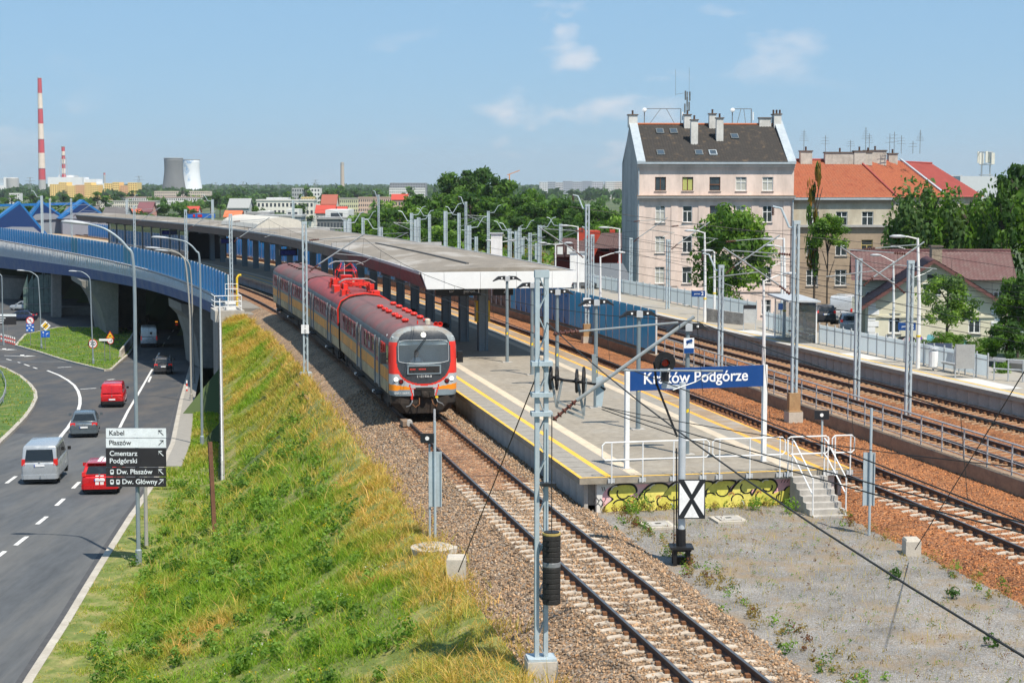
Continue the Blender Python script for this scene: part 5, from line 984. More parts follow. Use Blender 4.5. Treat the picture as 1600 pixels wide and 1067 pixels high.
for k, (x1, y1, x2, y2) in enumerate([(980, 345, 1240, 360), (1040, 385, 1420, 420), (1040, 400, 1420, 440), (985, 415, 1640, 470), (1125, 430, 1640, 500)]): wire(['top', 'second', 'third', 'fourth', 'lowest'][k]+' of the thin wires strung between the masts before the houses', D(x1, y1, 118), D(x2, y2, 84), .25, .012)
# anchor blocks
for lab, x, y, s_ in [('pale concrete anchor block at the foot of the left guy wire', 713, 912, (.5, .5, .75)), ('pale concrete anchor block on the gravel by the right track', 1424, 868, (.42, .5, .5))]:
    p = G(x, y, -.75 if x < 800 else -.55); tag(MB().loft([[p+Vector((a*s_[0]*k, b*s_[1]*k, z)) for a, b in ((-.5, -.5), (.5, -.5), (.5, .5), (-.5, .5))] for k, z in ((1, 0), (1, s_[2]-.06), (.86, s_[2]))]).build('anchor_block', m_foot), lab, 'block', 'concrete anchor blocks')
mh = thing('manhole', 'raised round concrete manhole in the dry grass beside the track', 'manhole', G(675, 880, -1.0)); c_ = G(675, 876, -1.0)
MB().lathe([(.52, 0), (.58, .25), (.62, .4), (.6, .42), (0, .42)], c_, 24).build('ring', m_foot, mh); MB().lathe([(.41, .42), (.4, .47), (.37, .49), (0, .5)], c_+Vector((.02, 0, 0)), 24).build('lid', m_conc, mh); MB().hexa([c_+Vector(q) for q in ((.3, -.35, .2), (.72, -.2, .2), (.72, .1, .2), (.3, .4, .2), (.3, -.35, .41), (.72, -.2, .41), (.72, .1, .41), (.3, .4, .41))]).build('collar', m_foot, mh)
MB().tube([c_+Vector((-.04, 0, .49)), c_+Vector((-.04, 0, .54)), c_+Vector((.04, 0, .54)), c_+Vector((.04, 0, .49))], .008, 5).build('lifting_loop', m_rust, mh)
mg = thing('track_magnet', 'small brown box with a round end beside the rail in front of the train', 'device', G(636, 664, -.1)); p = G(633, 664, -.15); MB().obox(p, .3, .9, .2, .2).build('housing', M('magnet_case', (.22, .15, .1), .7), mg); MB().lathe([(.13, 0), (.13, .5)], p+Vector((.22, -.45, .12)), 12, ax=(-.1, 1, 0)).build('drum', m_conc, mg)
tag(MB().lathe([(.05, 0), (.05, .75), (.0, .77)], G(679, 668, -.2), 8).build('marker_post', m_lgrey), 'short grey marker post between the rails in front of the train', 'post')
# ---- boards with a white dot, seen with grey panel backs
def dotboard(label, px, y0, yt, z, board, panel):
    b = G(px, y0, z); Yd = b.y; t = thing('line_board', label, 'board', b, 'dot boards beside the tracks'); up = D(px, yt, Yd).z
    MB().lathe([(.04, 0), (.04, up-b.z), (0, up-b.z+.01)], b, 8).build('post', m_mast, t)
    x0, y0_, x1, y1_ = board; p, q = D(x0, y1_, Yd-.06), D(x1, y0_, Yd-.06); MB().box(p.x, q.x, Yd-.08, Yd-.05, p.z, q.z).build('dot_board', m_sblack, t); MB().lathe([(.06, 0), (.06, .008), (0, .008)], Vector(((p.x+q.x)/2, Yd-.08, (p.z+q.z)/2)), 14, ax=(0, -1, 0)).build('dot', m_swhite, t)
    x0, y0_, x1, y1_ = panel; p, q = D(x0, y1_, Yd), D(x1, y0_, Yd); MB().box(p.x, q.x, Yd+.05, Yd+.07, p.z, q.z).box(p.x, p.x+.03, Yd, Yd+.07, p.z, q.z).box(q.x-.03, q.x, Yd, Yd+.07, p.z, q.z).build('panel', m_mast, t); MB().lathe([(.03, 0), (.03, q.z-b.z+.2)], Vector((p.x+.02, Yd+.12, b.z)), 8).build('rear_post', m_mast, t)
dotboard('black board with a white dot and grey panel beside the left track', 680, 848, 658, -.75, (657, 677, 678, 692), (670, 706, 690, 792)); 
b = G(1358, 836, -.5); t = thing('line_board', 'tall grey panel on a thin post on the gravel right of the steps', 'board', b); MB().lathe([(.04, 0), (.04, D(1358, 638, b.y).z-b.z), (0, D(1358, 638, b.y).z-b.z+.01)], b, 8).build('post', m_mast, t); p, q = D(1348, 790, b.y), D(1368, 707, b.y); MB().box(p.x, q.x, b.y+.05, b.y+.07, p.z, q.z).box(p.x, p.x+.03, b.y, b.y+.07, p.z, q.z).box(q.x-.03, q.x, b.y, b.y+.07, p.z, q.z).build('panel', m_mast, t)
b = G(1283, 765, -.5); t = thing('line_board', 'small black board with a white dot on a post behind the steps', 'board', b); MB().lathe([(.035, 0), (.035, D(1283, 650, b.y).z-b.z)], b, 8).build('post', m_mast, t); p, q = D(1272, 655, b.y), D(1295, 641, b.y); MB().box(p.x, q.x, b.y-.06, b.y-.03, p.z, q.z).build('dot_board', m_sblack, t); MB().lathe([(.06, 0), (.06, .008), (0, .008)], Vector(((p.x+q.x)/2, b.y-.06, (p.z+q.z)/2)), 14, ax=(0, -1, 0)).build('dot', m_swhite, t)
# ---- signal with disc head and hourglass board
b = G(1064, 884, -.55); Yd = b.y; S_ = lambda x, y, o=0.: D(x, y, Yd+o); sgn = thing('railway_signal', 'grey signal post with round black head above a black and white hourglass board', 'signal', b)
m_spost = M('signal_grey', (.52, .56, .60), .4, .2, var=.06); zt = S_(1064, 597).z
MB().lathe([(.1, .55), (.1, zt-b.z-1.6), (.09, zt-b.z)], b, 14).build('post', m_spost, sgn); MB().lathe([(.13, .5), (.12, 1.0), (.11, 1.02)], b, 12).build('socket', m_blk, sgn)
pd = MB(); pd.obox(b+Vector((0, 0, .5)), .62, .62, .06); pd.obox(b+Vector((0, 0, .44)), .5, .5, .06)
for ex in (-.18, .18):
    for ey in (-.18, .18): pd.obox(b+Vector((ex, ey, -.1)), .1, .1, .56)
pd.obox(b+Vector((0, .1, -.05)), .42, .22, .3); pd.build('pedestal', m_blk, sgn)
p, q = S_(1058.5, 808), S_(1101, 747); xa, xb, za, zb_ = p.x, q.x, p.z, q.z; yb_ = Yd-.16; MB().box(xa, xb, yb_-.03, yb_, za, zb_).build('board', m_sblack, sgn)
xm, zm_ = (xa+xb)/2, (za+zb_)/2; e = .05; w_ = xb-xa; h_ = zb_-za
for poly in ([(xa+.03, zb_-.09), (xa+.03, za+.09), (xm-.05, zm_)], [(xb-.03, zb_-.09), (xb-.03, za+.09), (xm+.05, zm_)], [(xm-.2, zb_-.03), (xm+.2, zb_-.03), (xm, zm_+.13)], [(xm-.2, za+.03), (xm+.2, za+.03), (xm, zm_-.13)]): MB().prism([(x, yb_-.032, z) for x, z in poly], (0, -.004, 0)).build('white_field', m_swhite, sgn)
MB().beam(S_(1058, 682), S_(1026, 600), .06, .06).build('brace', m_blk, sgn); MB().beam(S_(1026, 602), S_(1022, 565), .06, .06).build('brace', m_blk, sgn); MB().tube([S_(1057, 890, -.05), S_(1057, 700, -.05)], .02, 5).tube([S_(1053, 880, -.05), S_(1053, 775, -.05)], .015, 5).build('conduit', m_blk, sgn)
MB().beam(S_(1062, 604), S_(1034, 604), .09, .1).lathe([(.09, 0), (.1, .25), (.07, .42)], S_(1040, 606), 10).build('bracket', m_spost, sgn)
hc = S_(1039, 566, -.1); MB().lathe([(.28, 0), (.28, .03), (0, .03)], hc, 28, ax=(0, -1, 0)).build('target_disc', m_blk, sgn)
hood = MB(); hood.loft([[hc+Vector((.11*math.cos(a), -.03-l, .11*math.sin(a))) for a in np.linspace(-.3, math.pi+.3, 12)] for l in (0, .28)]+[[hc+Vector((.125*math.cos(a), -.03-l, .125*math.sin(a))) for a in np.linspace(-.3, math.pi+.3, 12)] for l in (.28, 0)], closed=False, cap=False); hood.build('hood', m_blk, sgn); MB().lathe([(.095, 0), (.08, .02), (0, .03)], hc+Vector((0, -.03, -.01)), 14, ax=(0, -1, 0)).build('lens', M('red_lens', (.3, .02, .01), .2, emit=((1, .1, .03), .03)), sgn)
MB().obox(hc+Vector((0, .02, -.5)), .2, .2, .25).build('lamp_case', m_blk, sgn); p = S_(1039, 582, -.14); MB().obox(p-Vector((0, 0, .11)), .27, .02, .22).build('number_plate', m_swhite, sgn); text('plate_number', '100', m_sblack, sgn, p+Vector((0, -.012, 0)), .17, 0, .002, 'CENTER')
# inspection covers on the gravel
for k, (x, y) in enumerate(((1028, 822), (1138, 813))):
    c_ = G(x, y, -.5); t = thing('inspection_cover', ['square concrete cover on the gravel left of the signal board', 'square concrete cover on the gravel toward the steps'][k], 'cover', c_, 'inspection covers'); MB().obox(c_-Vector((0, 0, .05)), .95, .95, .11, hd(50)).build('frame', m_foot, t); MB().obox(c_+Vector((0, 0, .04)), .66, .66, .05, hd(50)).build('lid', m_conc, t); MB().obox(c_+Vector((0, 0, .085)), .18, .12, .012, hd(50)).build('handle', m_blk, t)
# ================================================================ road: vehicles, lamps and signs
m_tyre = M('tyre', (.015, .015, .015), .85); m_rim = M('wheel_rim', (.35, .36, .37), .35, .6); m_cglass = M('car_glass', (.012, .015, .017), .08, var=.1, spec=.7); m_plate = M('number_plate', (.72, .73, .74), .5); m_lred = M('tail_lamp_red', (.45, .012, .012), .2, var=.1, emit=((1, .04, .02), .12)); m_eu = M('plate_blue', (.02, .06, .35), .5)
def paintm(n, c): return M(n, c, .28, .25, var=.04, scale=2, coat=.6)
def quadpt(q, u, v): return q[0].lerp(q[1], u).lerp(q[3].lerp(q[2], u), v)
def vehicle(label, cat, loc, yaw, L_, Wd, H, belt, paint, gh, hood, lights, extra=None, rw=(.1, .9, .18, .9), zb=.28, sidewin=True, name='car', wr=.33, group='vehicles on the road'):
    """x runs from the tail (0) forward; gh = greenhouse (rear base, rear top, front top, front base, roof half width factor)"""
    t = thing(name, label, cat, loc, group); c, s_ = math.cos(yaw), math.sin(yaw); loc = Vector(loc)
    f = Vector((-s_, c, 0)); r = Vector((c, s_, 0)); P_ = lambda x, y, z: loc+f*x+r*y+Vector((0, 0, z)); w = Wd/2
    secs = []
    for x, k, z0, z1 in [(0, .86, zb+.12, belt-.1), (.07, .93, zb+.02, belt-.03), (.3, .985, zb, belt), (L_*.5, 1, zb-.06, belt), (gh[3], 1, zb-.04, belt-.02), (L_-hood[0]*.35, .97, zb, hood[1]), (L_-.12, .9, zb+.02, hood[1]-.12), (L_, .75, zb+.12, hood[1]-.3)]:
        secs.append([P_(x, y, z) for y, z in ((-w*k*.9, z0), (w*k*.9, z0), (w*k, z0+.12), (w*k, (z0+z1)*.5), (w*k*.97, z1-.05), (w*k*.93, z1), (-w*k*.93, z1), (-w*k*.97, z1-.05), (-w*k, (z0+z1)*.5), (-w*k, z0+.12))])
    body = MB().loft(secs).build('body', paint, t, True); bv = body.modifiers.new('b', 'BEVEL'); bv.width = .03; bv.segments = 2; bv.limit_method = 'ANGLE'; bv.angle_limit = .6
    body.data.set_sharp_from_angle(angle=.9)
    a, b, c2, d, k = gh; base = [P_(a, -w*.93, belt), P_(a, w*.93, belt), P_(d, w*.93, belt-.01), P_(d, -w*.93, belt-.01)]; mid = H*.35
    def ring(fz, crown): 
        kk = .93+(k-.93)*fz; xa = a+(b-a)*fz; xd = d+(c2-d)*fz; z = belt+(H-belt)*fz; return [P_(xa, -w*kk, z), P_(xa, w*kk, z), P_(xd, w*kk, z), P_(xd, -w*kk, z)]
    top = ring(1, 0); inn = [P_(b+.12, -w*(k-.1), H+.035), P_(b+.12, w*(k-.1), H+.035), P_(c2-.15, w*(k-.1), H+.035), P_(c2-.15, -w*(k-.1), H+.035)]
    ca = MB().loft([base, ring(.5, 0), ring(.9, 0), [p.lerp(q, .35) for p, q in zip(top, inn)], inn]).build('cabin', paint, t, True); bv = ca.modifiers.new('b', 'BEVEL'); bv.width = .05; bv.segments = 3; bv.limit_method = 'ANGLE'; bv.angle_limit = .5; ca.data.set_sharp_from_angle(angle=.9)
    t9 = ring(.93, 0)
    def pane(nm, q, u0, u1, v0, v1, n_, m=m_cglass, th=.012): MB().prism([quadpt(q, u, v)+n_*.004 for u, v in ((u0, v0), (u1, v0), (u1-.02, v1), (u0+.02, v1))], n_*th).build(nm, m, t)
    if rw: pane('rear_window', [base[0], base[1], t9[1], t9[0]], rw[0], rw[1], rw[2], rw[3], (-f+Vector((0, 0, max(.01, (b-a)/(H-belt))))).normalized())
    pane('windscreen', [base[2], base[3], t9[3], t9[2]], .06, .94, .08, .96, (f+Vector((0, 0, .6))).normalized())
    if sidewin:
        for q, n_ in (([base[1], base[2], t9[2], t9[1]], r), ([base[0], base[3], t9[3], t9[0]], -r)):
            for u0, u1 in ((.07, .34), (.36, .62), (.64, .9)): pane('side_window', q, u0, u1, .1, .88, n_+Vector((0, 0, .15)))
    for y in (-1, 1):
        for x in (L_*.17+.05, L_*.82):
            o = MB().lathe([(.06, -.02), (wr*.6, -.03), (wr*.66, -.01)], P_(x, y*(w-.02), wr), 14, ax=r*y).build('rim', m_rim, t); MB().lathe([(wr*.64, -.18), (wr*.96, -.2), (wr, -.15), (wr, -.05), (wr*.95, .0), (wr*.64, .0)], P_(x, y*(w-.03), wr), 20, ax=r*y).build('tyre', m_tyre, t)
        m_ = MB().loft([[P_(d-.35, y*(w+.02), belt+.06), P_(d-.35, y*(w+.2), belt+.06), P_(d-.35, y*(w+.2), belt+.24), P_(d-.35, y*(w+.02), belt+.24)], [P_(d-.22, y*(w+.04), belt+.08), P_(d-.22, y*(w+.17), belt+.08), P_(d-.22, y*(w+.17), belt+.22), P_(d-.22, y*(w+.04), belt+.22)]]).build('mirror', extra.get('mirror', paint) if extra else paint, t)
        y0, y1, z0, z1 = lights; MB().hexa([P_(-.01, y*y0*w*.94, z0), P_(.02, y*y1*w*.94, z0), P_(.16, y*y1*w*.985, z0), P_(.14, y*y0*w*.94, z0), P_(.02, y*y0*w*.94, z1), P_(.05, y*y1*w*.93, z1), P_(.22, y*y1*w*.97, z1), P_(.2, y*y0*w*.9, z1)]).build('tail_light', m_lred, t)
    e = extra or {}
    pz = e.get('plate', .75); MB().obox(P_(-.022, 0, pz), .52, .012, .115, yaw).build('number_plate', m_plate, t); MB().obox(P_(-.03, -.235, pz), .045, .01, .115, yaw).build('plate_strip', m_eu, t)
    MB().loft([[P_(x, y*w, z) for y, z in ((-kk, zb+.0), (kk, zb+.0), (kk, zb+.22), (-kk, zb+.22))] for x, kk in ((-.06, .82), (.02, .95), (.35, .99))]).build('bumper', e.get('bumper', paint), t)
    MB().obox(P_(.4, 0, .12), Wd*.85, L_*.15, .2, yaw).build('underside', m_blk, t); MB().obox(P_(L_*.5, 0, .14), Wd*.86, L_*.86, .2, yaw).build('floor_pan', m_blk, t)
    MB().lathe([(.05, 0), (.05, .015), (0, .015)], P_(-.0, 0, e.get('badge', belt-.1)), 12, ax=-f).build('badge', m_rim, t)
    if e.get('tow'): MB().lathe([(.03, 0), (.03, .05), (.0, .06)], P_(-.12, .06, .42), 8).build('tow_ball', m_rim, t)
    return t, P_
def yaw_road(Y): return math.atan2(-(kerb_x(Y+6)-kerb_x(Y-6)), 12)
silver, grey_, red_, white_ = paintm('silver_paint', (.36, .39, .42)), paintm('steel_blue_paint', (.10, .125, .145)), paintm('car_red', (.55, .012, .015)), paintm('car_white', (.66, .68, .7)); dark_ = paintm('dark_paint', (.045, .045, .05))
def onroad(x, y): return R(x, y, .012)
p = onroad(62, 757); van, VP = vehicle('silver minibus with a large dark rear window in the left lane', 'minibus', p, yaw_road(p.y), 4.9, 1.9, 1.94, 1.16, silver, (.06, .26, 3.35, 4.1, .86), (1.0, 1.05), (.8, .985, .98, 1.3), {'plate': .92, 'badge': 1.16, 'tow': 1, 'mirror': m_blk}, rw=(.09, .91, .06, .84), name='minibus', wr=.34)
p = onroad(156, 773); car, VP = vehicle('red hatchback with two white stripes, half hidden by the direction sign', 'car', p, yaw_road(p.y), 4.35, 1.84, 1.46, .93, red_, (.1, .55, 2.3, 3.1, .78), (1.2, .88), (.78, .97, .9, 1.12), {'plate': .68, 'badge': .98, 'bumper': red_}, rw=(.1, .9, .12, .82), wr=.33)
for y0 in (-.2, .03): 
    for x0, z0, x1, z1 in ((-.03, .46, -.03, .64), (-.012, .8, .12, .93), (.62, 1.497, 2.2, 1.5)): MB().hexa([VP(x0-.006, y0, z0), VP(x0-.006, y0+.17, z0), VP(x0+.02, y0+.17, z0-.01), VP(x0+.02, y0, z0-.01), VP(x1-.006, y0, z1), VP(x1-.006, y0+.17, z1), VP(x1+.02, y0+.17, z1-.01), VP(x1+.02, y0, z1-.01)]).build('white_stripe', m_white, car)
MB().hexa([VP(.38, -.62, 1.47), VP(.38, .62, 1.47), VP(.75, .62, 1.47), VP(.75, -.62, 1.47), VP(.36, -.6, 1.52), VP(.36, .6, 1.52), VP(.75, .6, 1.53), VP(.75, -.6, 1.53)]).build('roof_spoiler', red_, car)
p = onroad(131, 684); sed, VP = vehicle('steel grey saloon with bright tail lights behind the minibus lane', 'car', p, yaw_road(p.y)+.03, 4.84, 1.82, 1.44, .95, grey_, (.75, 1.45, 3.0, 3.75, .72), (1.2, .9), (.62, .98, .8, .96), {'plate': .62, 'badge': .86}, rw=(.06, .94, .1, .92), wr=.34)
p = onroad(175, 637); cv, VP = vehicle('small red panel van in the middle of the junction', 'van', p, yaw_road(p.y)-.02, 4.4, 1.8, 1.8, 1.06, red_, (.06, .22, 2.7, 3.5, .86), (1.0, .98), (.86, .985, .82, 1.12), {'plate': .58, 'badge': .92, 'bumper': m_blk, 'mirror': m_blk}, rw=None, sidewin=False, name='panel_van')
MB().beam(VP(.0, 0, .55), VP(.0, 0, 1.05), .012, .02).beam(VP(.03, 0, 1.08), VP(.2, 0, 1.7), .012, .02).build('door_gap', m_blk, cv)
for y in (-1, 1): MB().prism([VP(.05, y*.08, 1.14), VP(.05, y*.7, 1.14), VP(.19, y*.64, 1.66), VP(.19, y*.08, 1.66)], VP(-.012, 0, .0)-VP(0, 0, 0)).build('door_panel', red_, cv)
p = onroad(255, 585); suv, VP = vehicle('dark grey estate car with roof rails in front of the underpass', 'car', p, yaw_road(p.y), 4.65, 1.86, 1.62, 1.02, dark_, (.1, .45, 3.0, 3.7, .8), (1.1, .98), (.62, .98, .86, 1.04), {'plate': .72, 'badge': .98}, rw=(.08, .92, .12, .84), wr=.35)
for y in (-.62, .62): MB().beam(VP(.7, y, 1.66), VP(2.8, y, 1.68), .04, .05).build('roof_rail', m_rim, suv)
p = onroad(233, 543); tv, VP = vehicle('white panel van driving into the shade of the underpass', 'van', p, yaw_road(p.y)+.02, 5.6, 2.06, 2.45, 1.3, white_, (.05, .12, 3.9, 4.7, .9), (1.0, 1.2), (.9, .985, .9, 1.4), {'plate': .75, 'badge': 1.35, 'bumper': m_blk, 'mirror': m_blk}, rw=None, sidewin=False, name='delivery_van', wr=.36)
MB().beam(VP(-.0, 0, .5), VP(.0, 0, 1.28), .012, .02).beam(VP(.03, 0, 1.32), VP(.1, 0, 2.35), .012, .02).build('door_gap', m_blk, tv); MB().lathe([(.16, 0), (.16, .01), (.12, .012), (0, .012)], VP(.04, .25, 1.75), 16, ax=VP(-1, 0, 0)-VP(0, 0, 0)).build('round_emblem', m_blk, tv)
p = onroad(286, 515); lo = thing('lorry', 'dark lorry with orange lights deep in the underpass', 'lorry', p, 'vehicles on the road'); ly = yaw_road(p.y)+.05; MB().obox(p+Vector((-.3, 4, .9)), 2.4, 8, 2.7, ly).build('load_box', dark_, lo); MB().obox(p+Vector((-.3, 4, .3)), 2.2, 7.8, .58, ly).build('chassis', m_blk, lo)
for e in (-.9, .9): MB().obox(p+Vector((e, 0, 1.0)), .35, .08, .16, ly).build('marker_light', M('orange_lamp', (.8, .3, .02), .3, emit=((1, .35, .03), .6)), lo); MB().obox(p+Vector((e, .05, .62)), .3, .08, .14, ly).build('tail_light', m_lred, lo); MB().lathe([(.45, -.15), (.45, .15)], p+Vector((e, 1.5, .46)), 14, ax=(1, 0, 0)).build('wheel', m_tyre, lo)
for lab, x, y, col, yw in [('dark blue car parked beyond the left pier', 33, 501, paintm('navy_car', (.02, .03, .07)), 1.5), ('silver car parked in the middle of the row beyond the left pier', 37, 485, silver, 1.45), ('blue car farthest back beyond the left pier', 31, 466, paintm('blue_car', (.03, .05, .16)), 1.5)]:
    p = R(x, y, .012); vehicle(lab, 'car', p+Vector((2.2, 0, 0)), yw, 4.4, 1.8, 1.48, .93, col, (.3, .9, 2.6, 3.4, .76), (1.2, .88), (.7, .97, .8, .98), {}, group='cars parked beyond the pier')
# ---- lamps with long curved arms
m_lp = M('street_lamp_grey', (.27, .32, .35), .5, .3, var=.06); m_lp2 = M('weathered_pole', (.33, .32, .29), .7, var=.12)
def street_lamp(label, base, pts, head, mat=m_lp, r=(.085, .04), hw=.18, group='street lamps with curved arms'):
    t = thing('street_lamp', label, 'street lamp', base, group); b = Vector(base); P_ = [b]+[Vector(q) for q in pts]; n = len(P_); out = []
    for i in range(n-1):
        p0, p1, p2, p3 = P_[max(i-1, 0)], P_[i], P_[i+1], P_[min(i+2, n-1)]
        for j in range(6): q = j/6; out.append(.5*((2*p1)+(p2-p0)*q+(2*p0-5*p1+4*p2-p3)*q*q+(3*p1-p0-3*p2+p3)*q**3) if i else p1.lerp(p2, q))
    out.append(P_[-1]); MB().tube(out, [r[0]+(r[1]-r[0])*min(1, i/len(out)*1.2) for i in range(len(out))], 8).build('pole', mat, t); MB().lathe([(r[0]*1.5, -.1), (r[0]*1.5, .5), (r[0], .55)], b, 10).build('pole_base', mat, t)
    d = (P_[-1]-P_[-2]); d.z *= .3; d.normalize(); a, u = frame(d); e = P_[-1]
    MB().loft([[e+d*x*head+a*y*hw*k+u*z for y, z in ((-1, 0), (-.6, -.05), (.6, -.05), (1, 0), (.5, .09*k), (-.5, .09*k))] for x, k in ((-.05, .4), (.2, .8), (.55, 1), (.85, .8), (1, .3))]).build('lamp_head', m_lgrey, t, True)
    return t
def rl_(x, y, up=.1): return R(x, y, up)
b = R(217, 885, .15); Yd = b.y; q = lambda x, y: D(x, y, Yd)
street_lamp('tall lamp with a long curved arm carrying the direction sign', b, [q(212, 600), q(209, 420), q(197, 385), q(168, 360), q(137, 350)], 1.0)
b = R(316, 698, .15); q = lambda x, y, Yd=b.y: D(x, y, Yd); street_lamp('lamp pole beside the railing of the wing wall', b, [q(314, 520), q(312, 410), q(306, 392), q(290, 378), q(262, 372)], 1.0)
b = R(299, 628, .15); q = lambda x, y, Yd=b.y: D(x, y, Yd); street_lamp('weathered lamp pole at the kerb before the underpass', b, [q(297, 500), q(291, 420), q(284, 400), q(268, 391), q(250, 388)], 1.2, m_lp2)
b = R(303, 600, .15); q = lambda x, y, Yd=b.y: D(x, y, Yd); street_lamp('second weathered lamp pole close behind the first at the kerb', b, [q(301, 500), q(298, 425), q(290, 405), q(275, 395), q(262, 392)], 1.2, m_lp2)
b = R(146, 571, .15); q = lambda x, y, Yd=b.y: D(x, y, Yd); street_lamp('lamp pole on the grass island with the seventy sign', b, [q(143, 500), q(141, 443), q(138, 432), q(128, 425), q(120, 424)], .9)
b = R(65, 547, .15); q = lambda x, y, Yd=b.y: D(x, y, Yd); street_lamp('lamp pole at the left end of the grass island', b, [q(63, 490), q(60, 440), q(57, 431), q(48, 425), q(38, 423)], .9)
b = R(6, 540, .15); q = lambda x, y, Yd=b.y: D(x, y, Yd); street_lamp('lamp pole at the left edge of the picture', b, [q(4, 490), q(3, 438), q(1, 430), q(-8, 424), q(-16, 423)], .9)
# ---- direction sign with five boards
b = R(217, 885, .15); Yd = b.y-.16; ds = thing('direction_sign', 'stacked direction boards, two white and three dark, on the near lamp pole', 'sign', b+Vector((0, -.1, 3)))
m_sdark = M('board_dark', (.026, .024, .026), .45); m_swh = M('board_white', (.74, .78, .8), .45)
for k, (y0, y1, dk, rows, ar) in enumerate([(669, 683.3, 0, [('Kabel', 170, 676.5)], 0), (684.5, 699, 0, [('Płaszów', 170, 691.7)], 1), (700.2, 729, 1, [('Cmentarz', 171, 708.5), ('Podgórski', 171, 720)], 0), (730, 744, 1, [('Dw. Płaszów', 182, 737)], 0), (745.2, 760, 1, [('Dw. Główny', 190.5, 752.5)], 1)]):
    p, q = D(166, y1, Yd), D(259.5, y0, Yd); MB().box(p.x, q.x, Yd-.03, Yd, p.z, q.z).build('board', m_sdark if dk else m_swh, ds); mt = m_swh if dk else m_sdark
    for tx, x, y in rows: text('lettering', tx, mt, ds, D(x, y, Yd-.034), .265, 0, .002, bold=True)
    c_ = D(251.5, (y0+y1)/2 if k != 2 else 708.5, Yd-.034); e = 1 if ar else -1; s_ = .09; a_ = MB(); a_.beam(c_+Vector((-e*s_, 0, -s_)), c_+Vector((e*s_, 0, s_)), .004, .03); a_.beam(c_+Vector((e*s_, 0, s_+.015)), c_+Vector((e*s_, 0, -s_*.5)), .004, .03); a_.beam(c_+Vector((e*(s_+.015), 0, s_)), c_+Vector((-e*s_*.5, 0, s_)), .004, .03); a_.build('arrow', mt, ds)
    if dk and k > 2:
        for j, xx in enumerate([175] if k == 3 else [175, 184.5]):
            c_ = D(xx, (y0+y1)/2, Yd-.034); g = MB(); g.loft([[c_+Vector((x, 0, z)) for x, z in ((-.07, -.06), (-.045, -.1), (.045, -.1), (.07, -.06), (.07, .06), (.05, .09), (-.05, .09), (-.07, .06))], [c_+Vector((x, -.004, z)) for x, z in ((-.07, -.06), (-.045, -.1), (.045, -.1), (.07, -.06), (.07, .06), (.05, .09), (-.05, .09), (-.07, .06))]]); g.build('vehicle_symbol', mt, ds); MB().box(c_.x-.045, c_.x+.045, c_.y-.01, c_.y-.005, c_.z-.01, c_.z+.05).build('symbol_window', m_sdark, ds)
for y in (676, 738): MB().box(b.x-.15, b.x+.15, b.y-.16, b.y+.02, D(217, y, Yd).z-.03, D(217, y, Yd).z+.03).build('bracket', m_steel, ds)
b = R(229, 858, .15); tag(MB().lathe([(.08, 0), (.08, D(228, 720, b.y).z-b.z), (0, D(228, 720, b.y).z-b.z+.02)], b, 10).build('bare_post', m_lp2), 'bare beige post behind the direction sign', 'post')
# ---- traffic signs
def disc_(t, c, r, mats, name='plate', n=24):
    for k, (rr, m) in enumerate(mats): MB().lathe([(r*rr, .004*k), (r*rr, .004*k+.004), (0, .004*k+.004)], c, n, ax=(0, -1, 0)).build(name if k == 0 else 'face', m, t)
m_sred = M('sign_red', (.55, .02, .02), .45); m_sblue = M('sign_bright_blue', (.01, .1, .45), .45)
def tsign(label, x, yb, yt, up=.15):
    b = R(x, yb, up); t = thing('road_sign', label, 'road sign', b, 'traffic signs by the junction'); zt = D(x, yt, b.y).z; MB().lathe([(.04, 0), (.04, zt-b.z)], b, 8).build('post', m_steel, t); return t, b.y-.06
t, Yd = tsign('round seventy speed limit sign on the grass island', 145, 570, 533); c_ = D(145, 537, Yd); disc_(t, c_, .52, [(1, m_sred), (.8, m_swhite)]); text('lettering', '70', m_sblack, t, c_+Vector((0, -.012, 0)), .62, 0, .002, 'CENTER', bold=True)
t, Yd = tsign('yellow warning triangle above a round fifty sign near the underpass', 172, 566, 520); c_ = D(172, 524, Yd); MB().prism([c_+Vector((-.5, 0, -.35)), c_+Vector((.5, 0, -.35)), c_+Vector((0, 0, .5))], (0, .02, 0)).build('triangle_rim', m_sred, t); MB().prism([c_+Vector((-.38, -.005, -.28)), c_+Vector((.38, -.005, -.28)), c_+Vector((0, -.005, .36))], (0, -.004, 0)).build('triangle', m_syel, t); MB().prism([c_+Vector((-.14, -.012, -.16)), c_+Vector((.14, -.012, -.08)), c_+Vector((.1, -.012, .02)), c_+Vector((-.14, -.012, -.06))], (0, -.003, 0)).build('symbol', m_sblack, t)
c_ = D(172.5, 532.5, Yd); disc_(t, c_, .36, [(1, m_sred), (.8, m_swhite)]); text('lettering', '50', m_sblack, t, c_+Vector((0, -.012, 0)), .4, 0, .002, 'CENTER', bold=True)
t, Yd = tsign('pale rectangular plate on a dark post near the triangle sign', 164, 568, 529); c_ = D(164, 531, Yd); MB().box(c_.x-.65, c_.x+.65, Yd-.02, Yd, c_.z-.12, c_.z+.12).build('plate', m_swhite, t)
t, Yd = tsign('no turn sign above a blue and white map plate', 48, 542, 497); c_ = D(47, 501, Yd); disc_(t, c_, .5, [(1, m_sred), (.8, m_swhite)]); MB().beam(c_+Vector((-.28, -.014, .28)), c_+Vector((.28, -.014, -.28)), .01, .08).build('bar', m_sred, t); MB().beam(c_+Vector((.1, -.012, -.25)), c_+Vector((.1, -.012, .15)), .01, .08).beam(c_+Vector((.12, -.012, .12)), c_+Vector((-.2, -.012, .12)), .01, .08).build('symbol', m_sblack, t)
c_ = D(47, 512, Yd); MB().box(c_.x-.5, c_.x+.5, Yd-.02, Yd, c_.z-.48, c_.z+.48).build('plate', m_sblue, t)
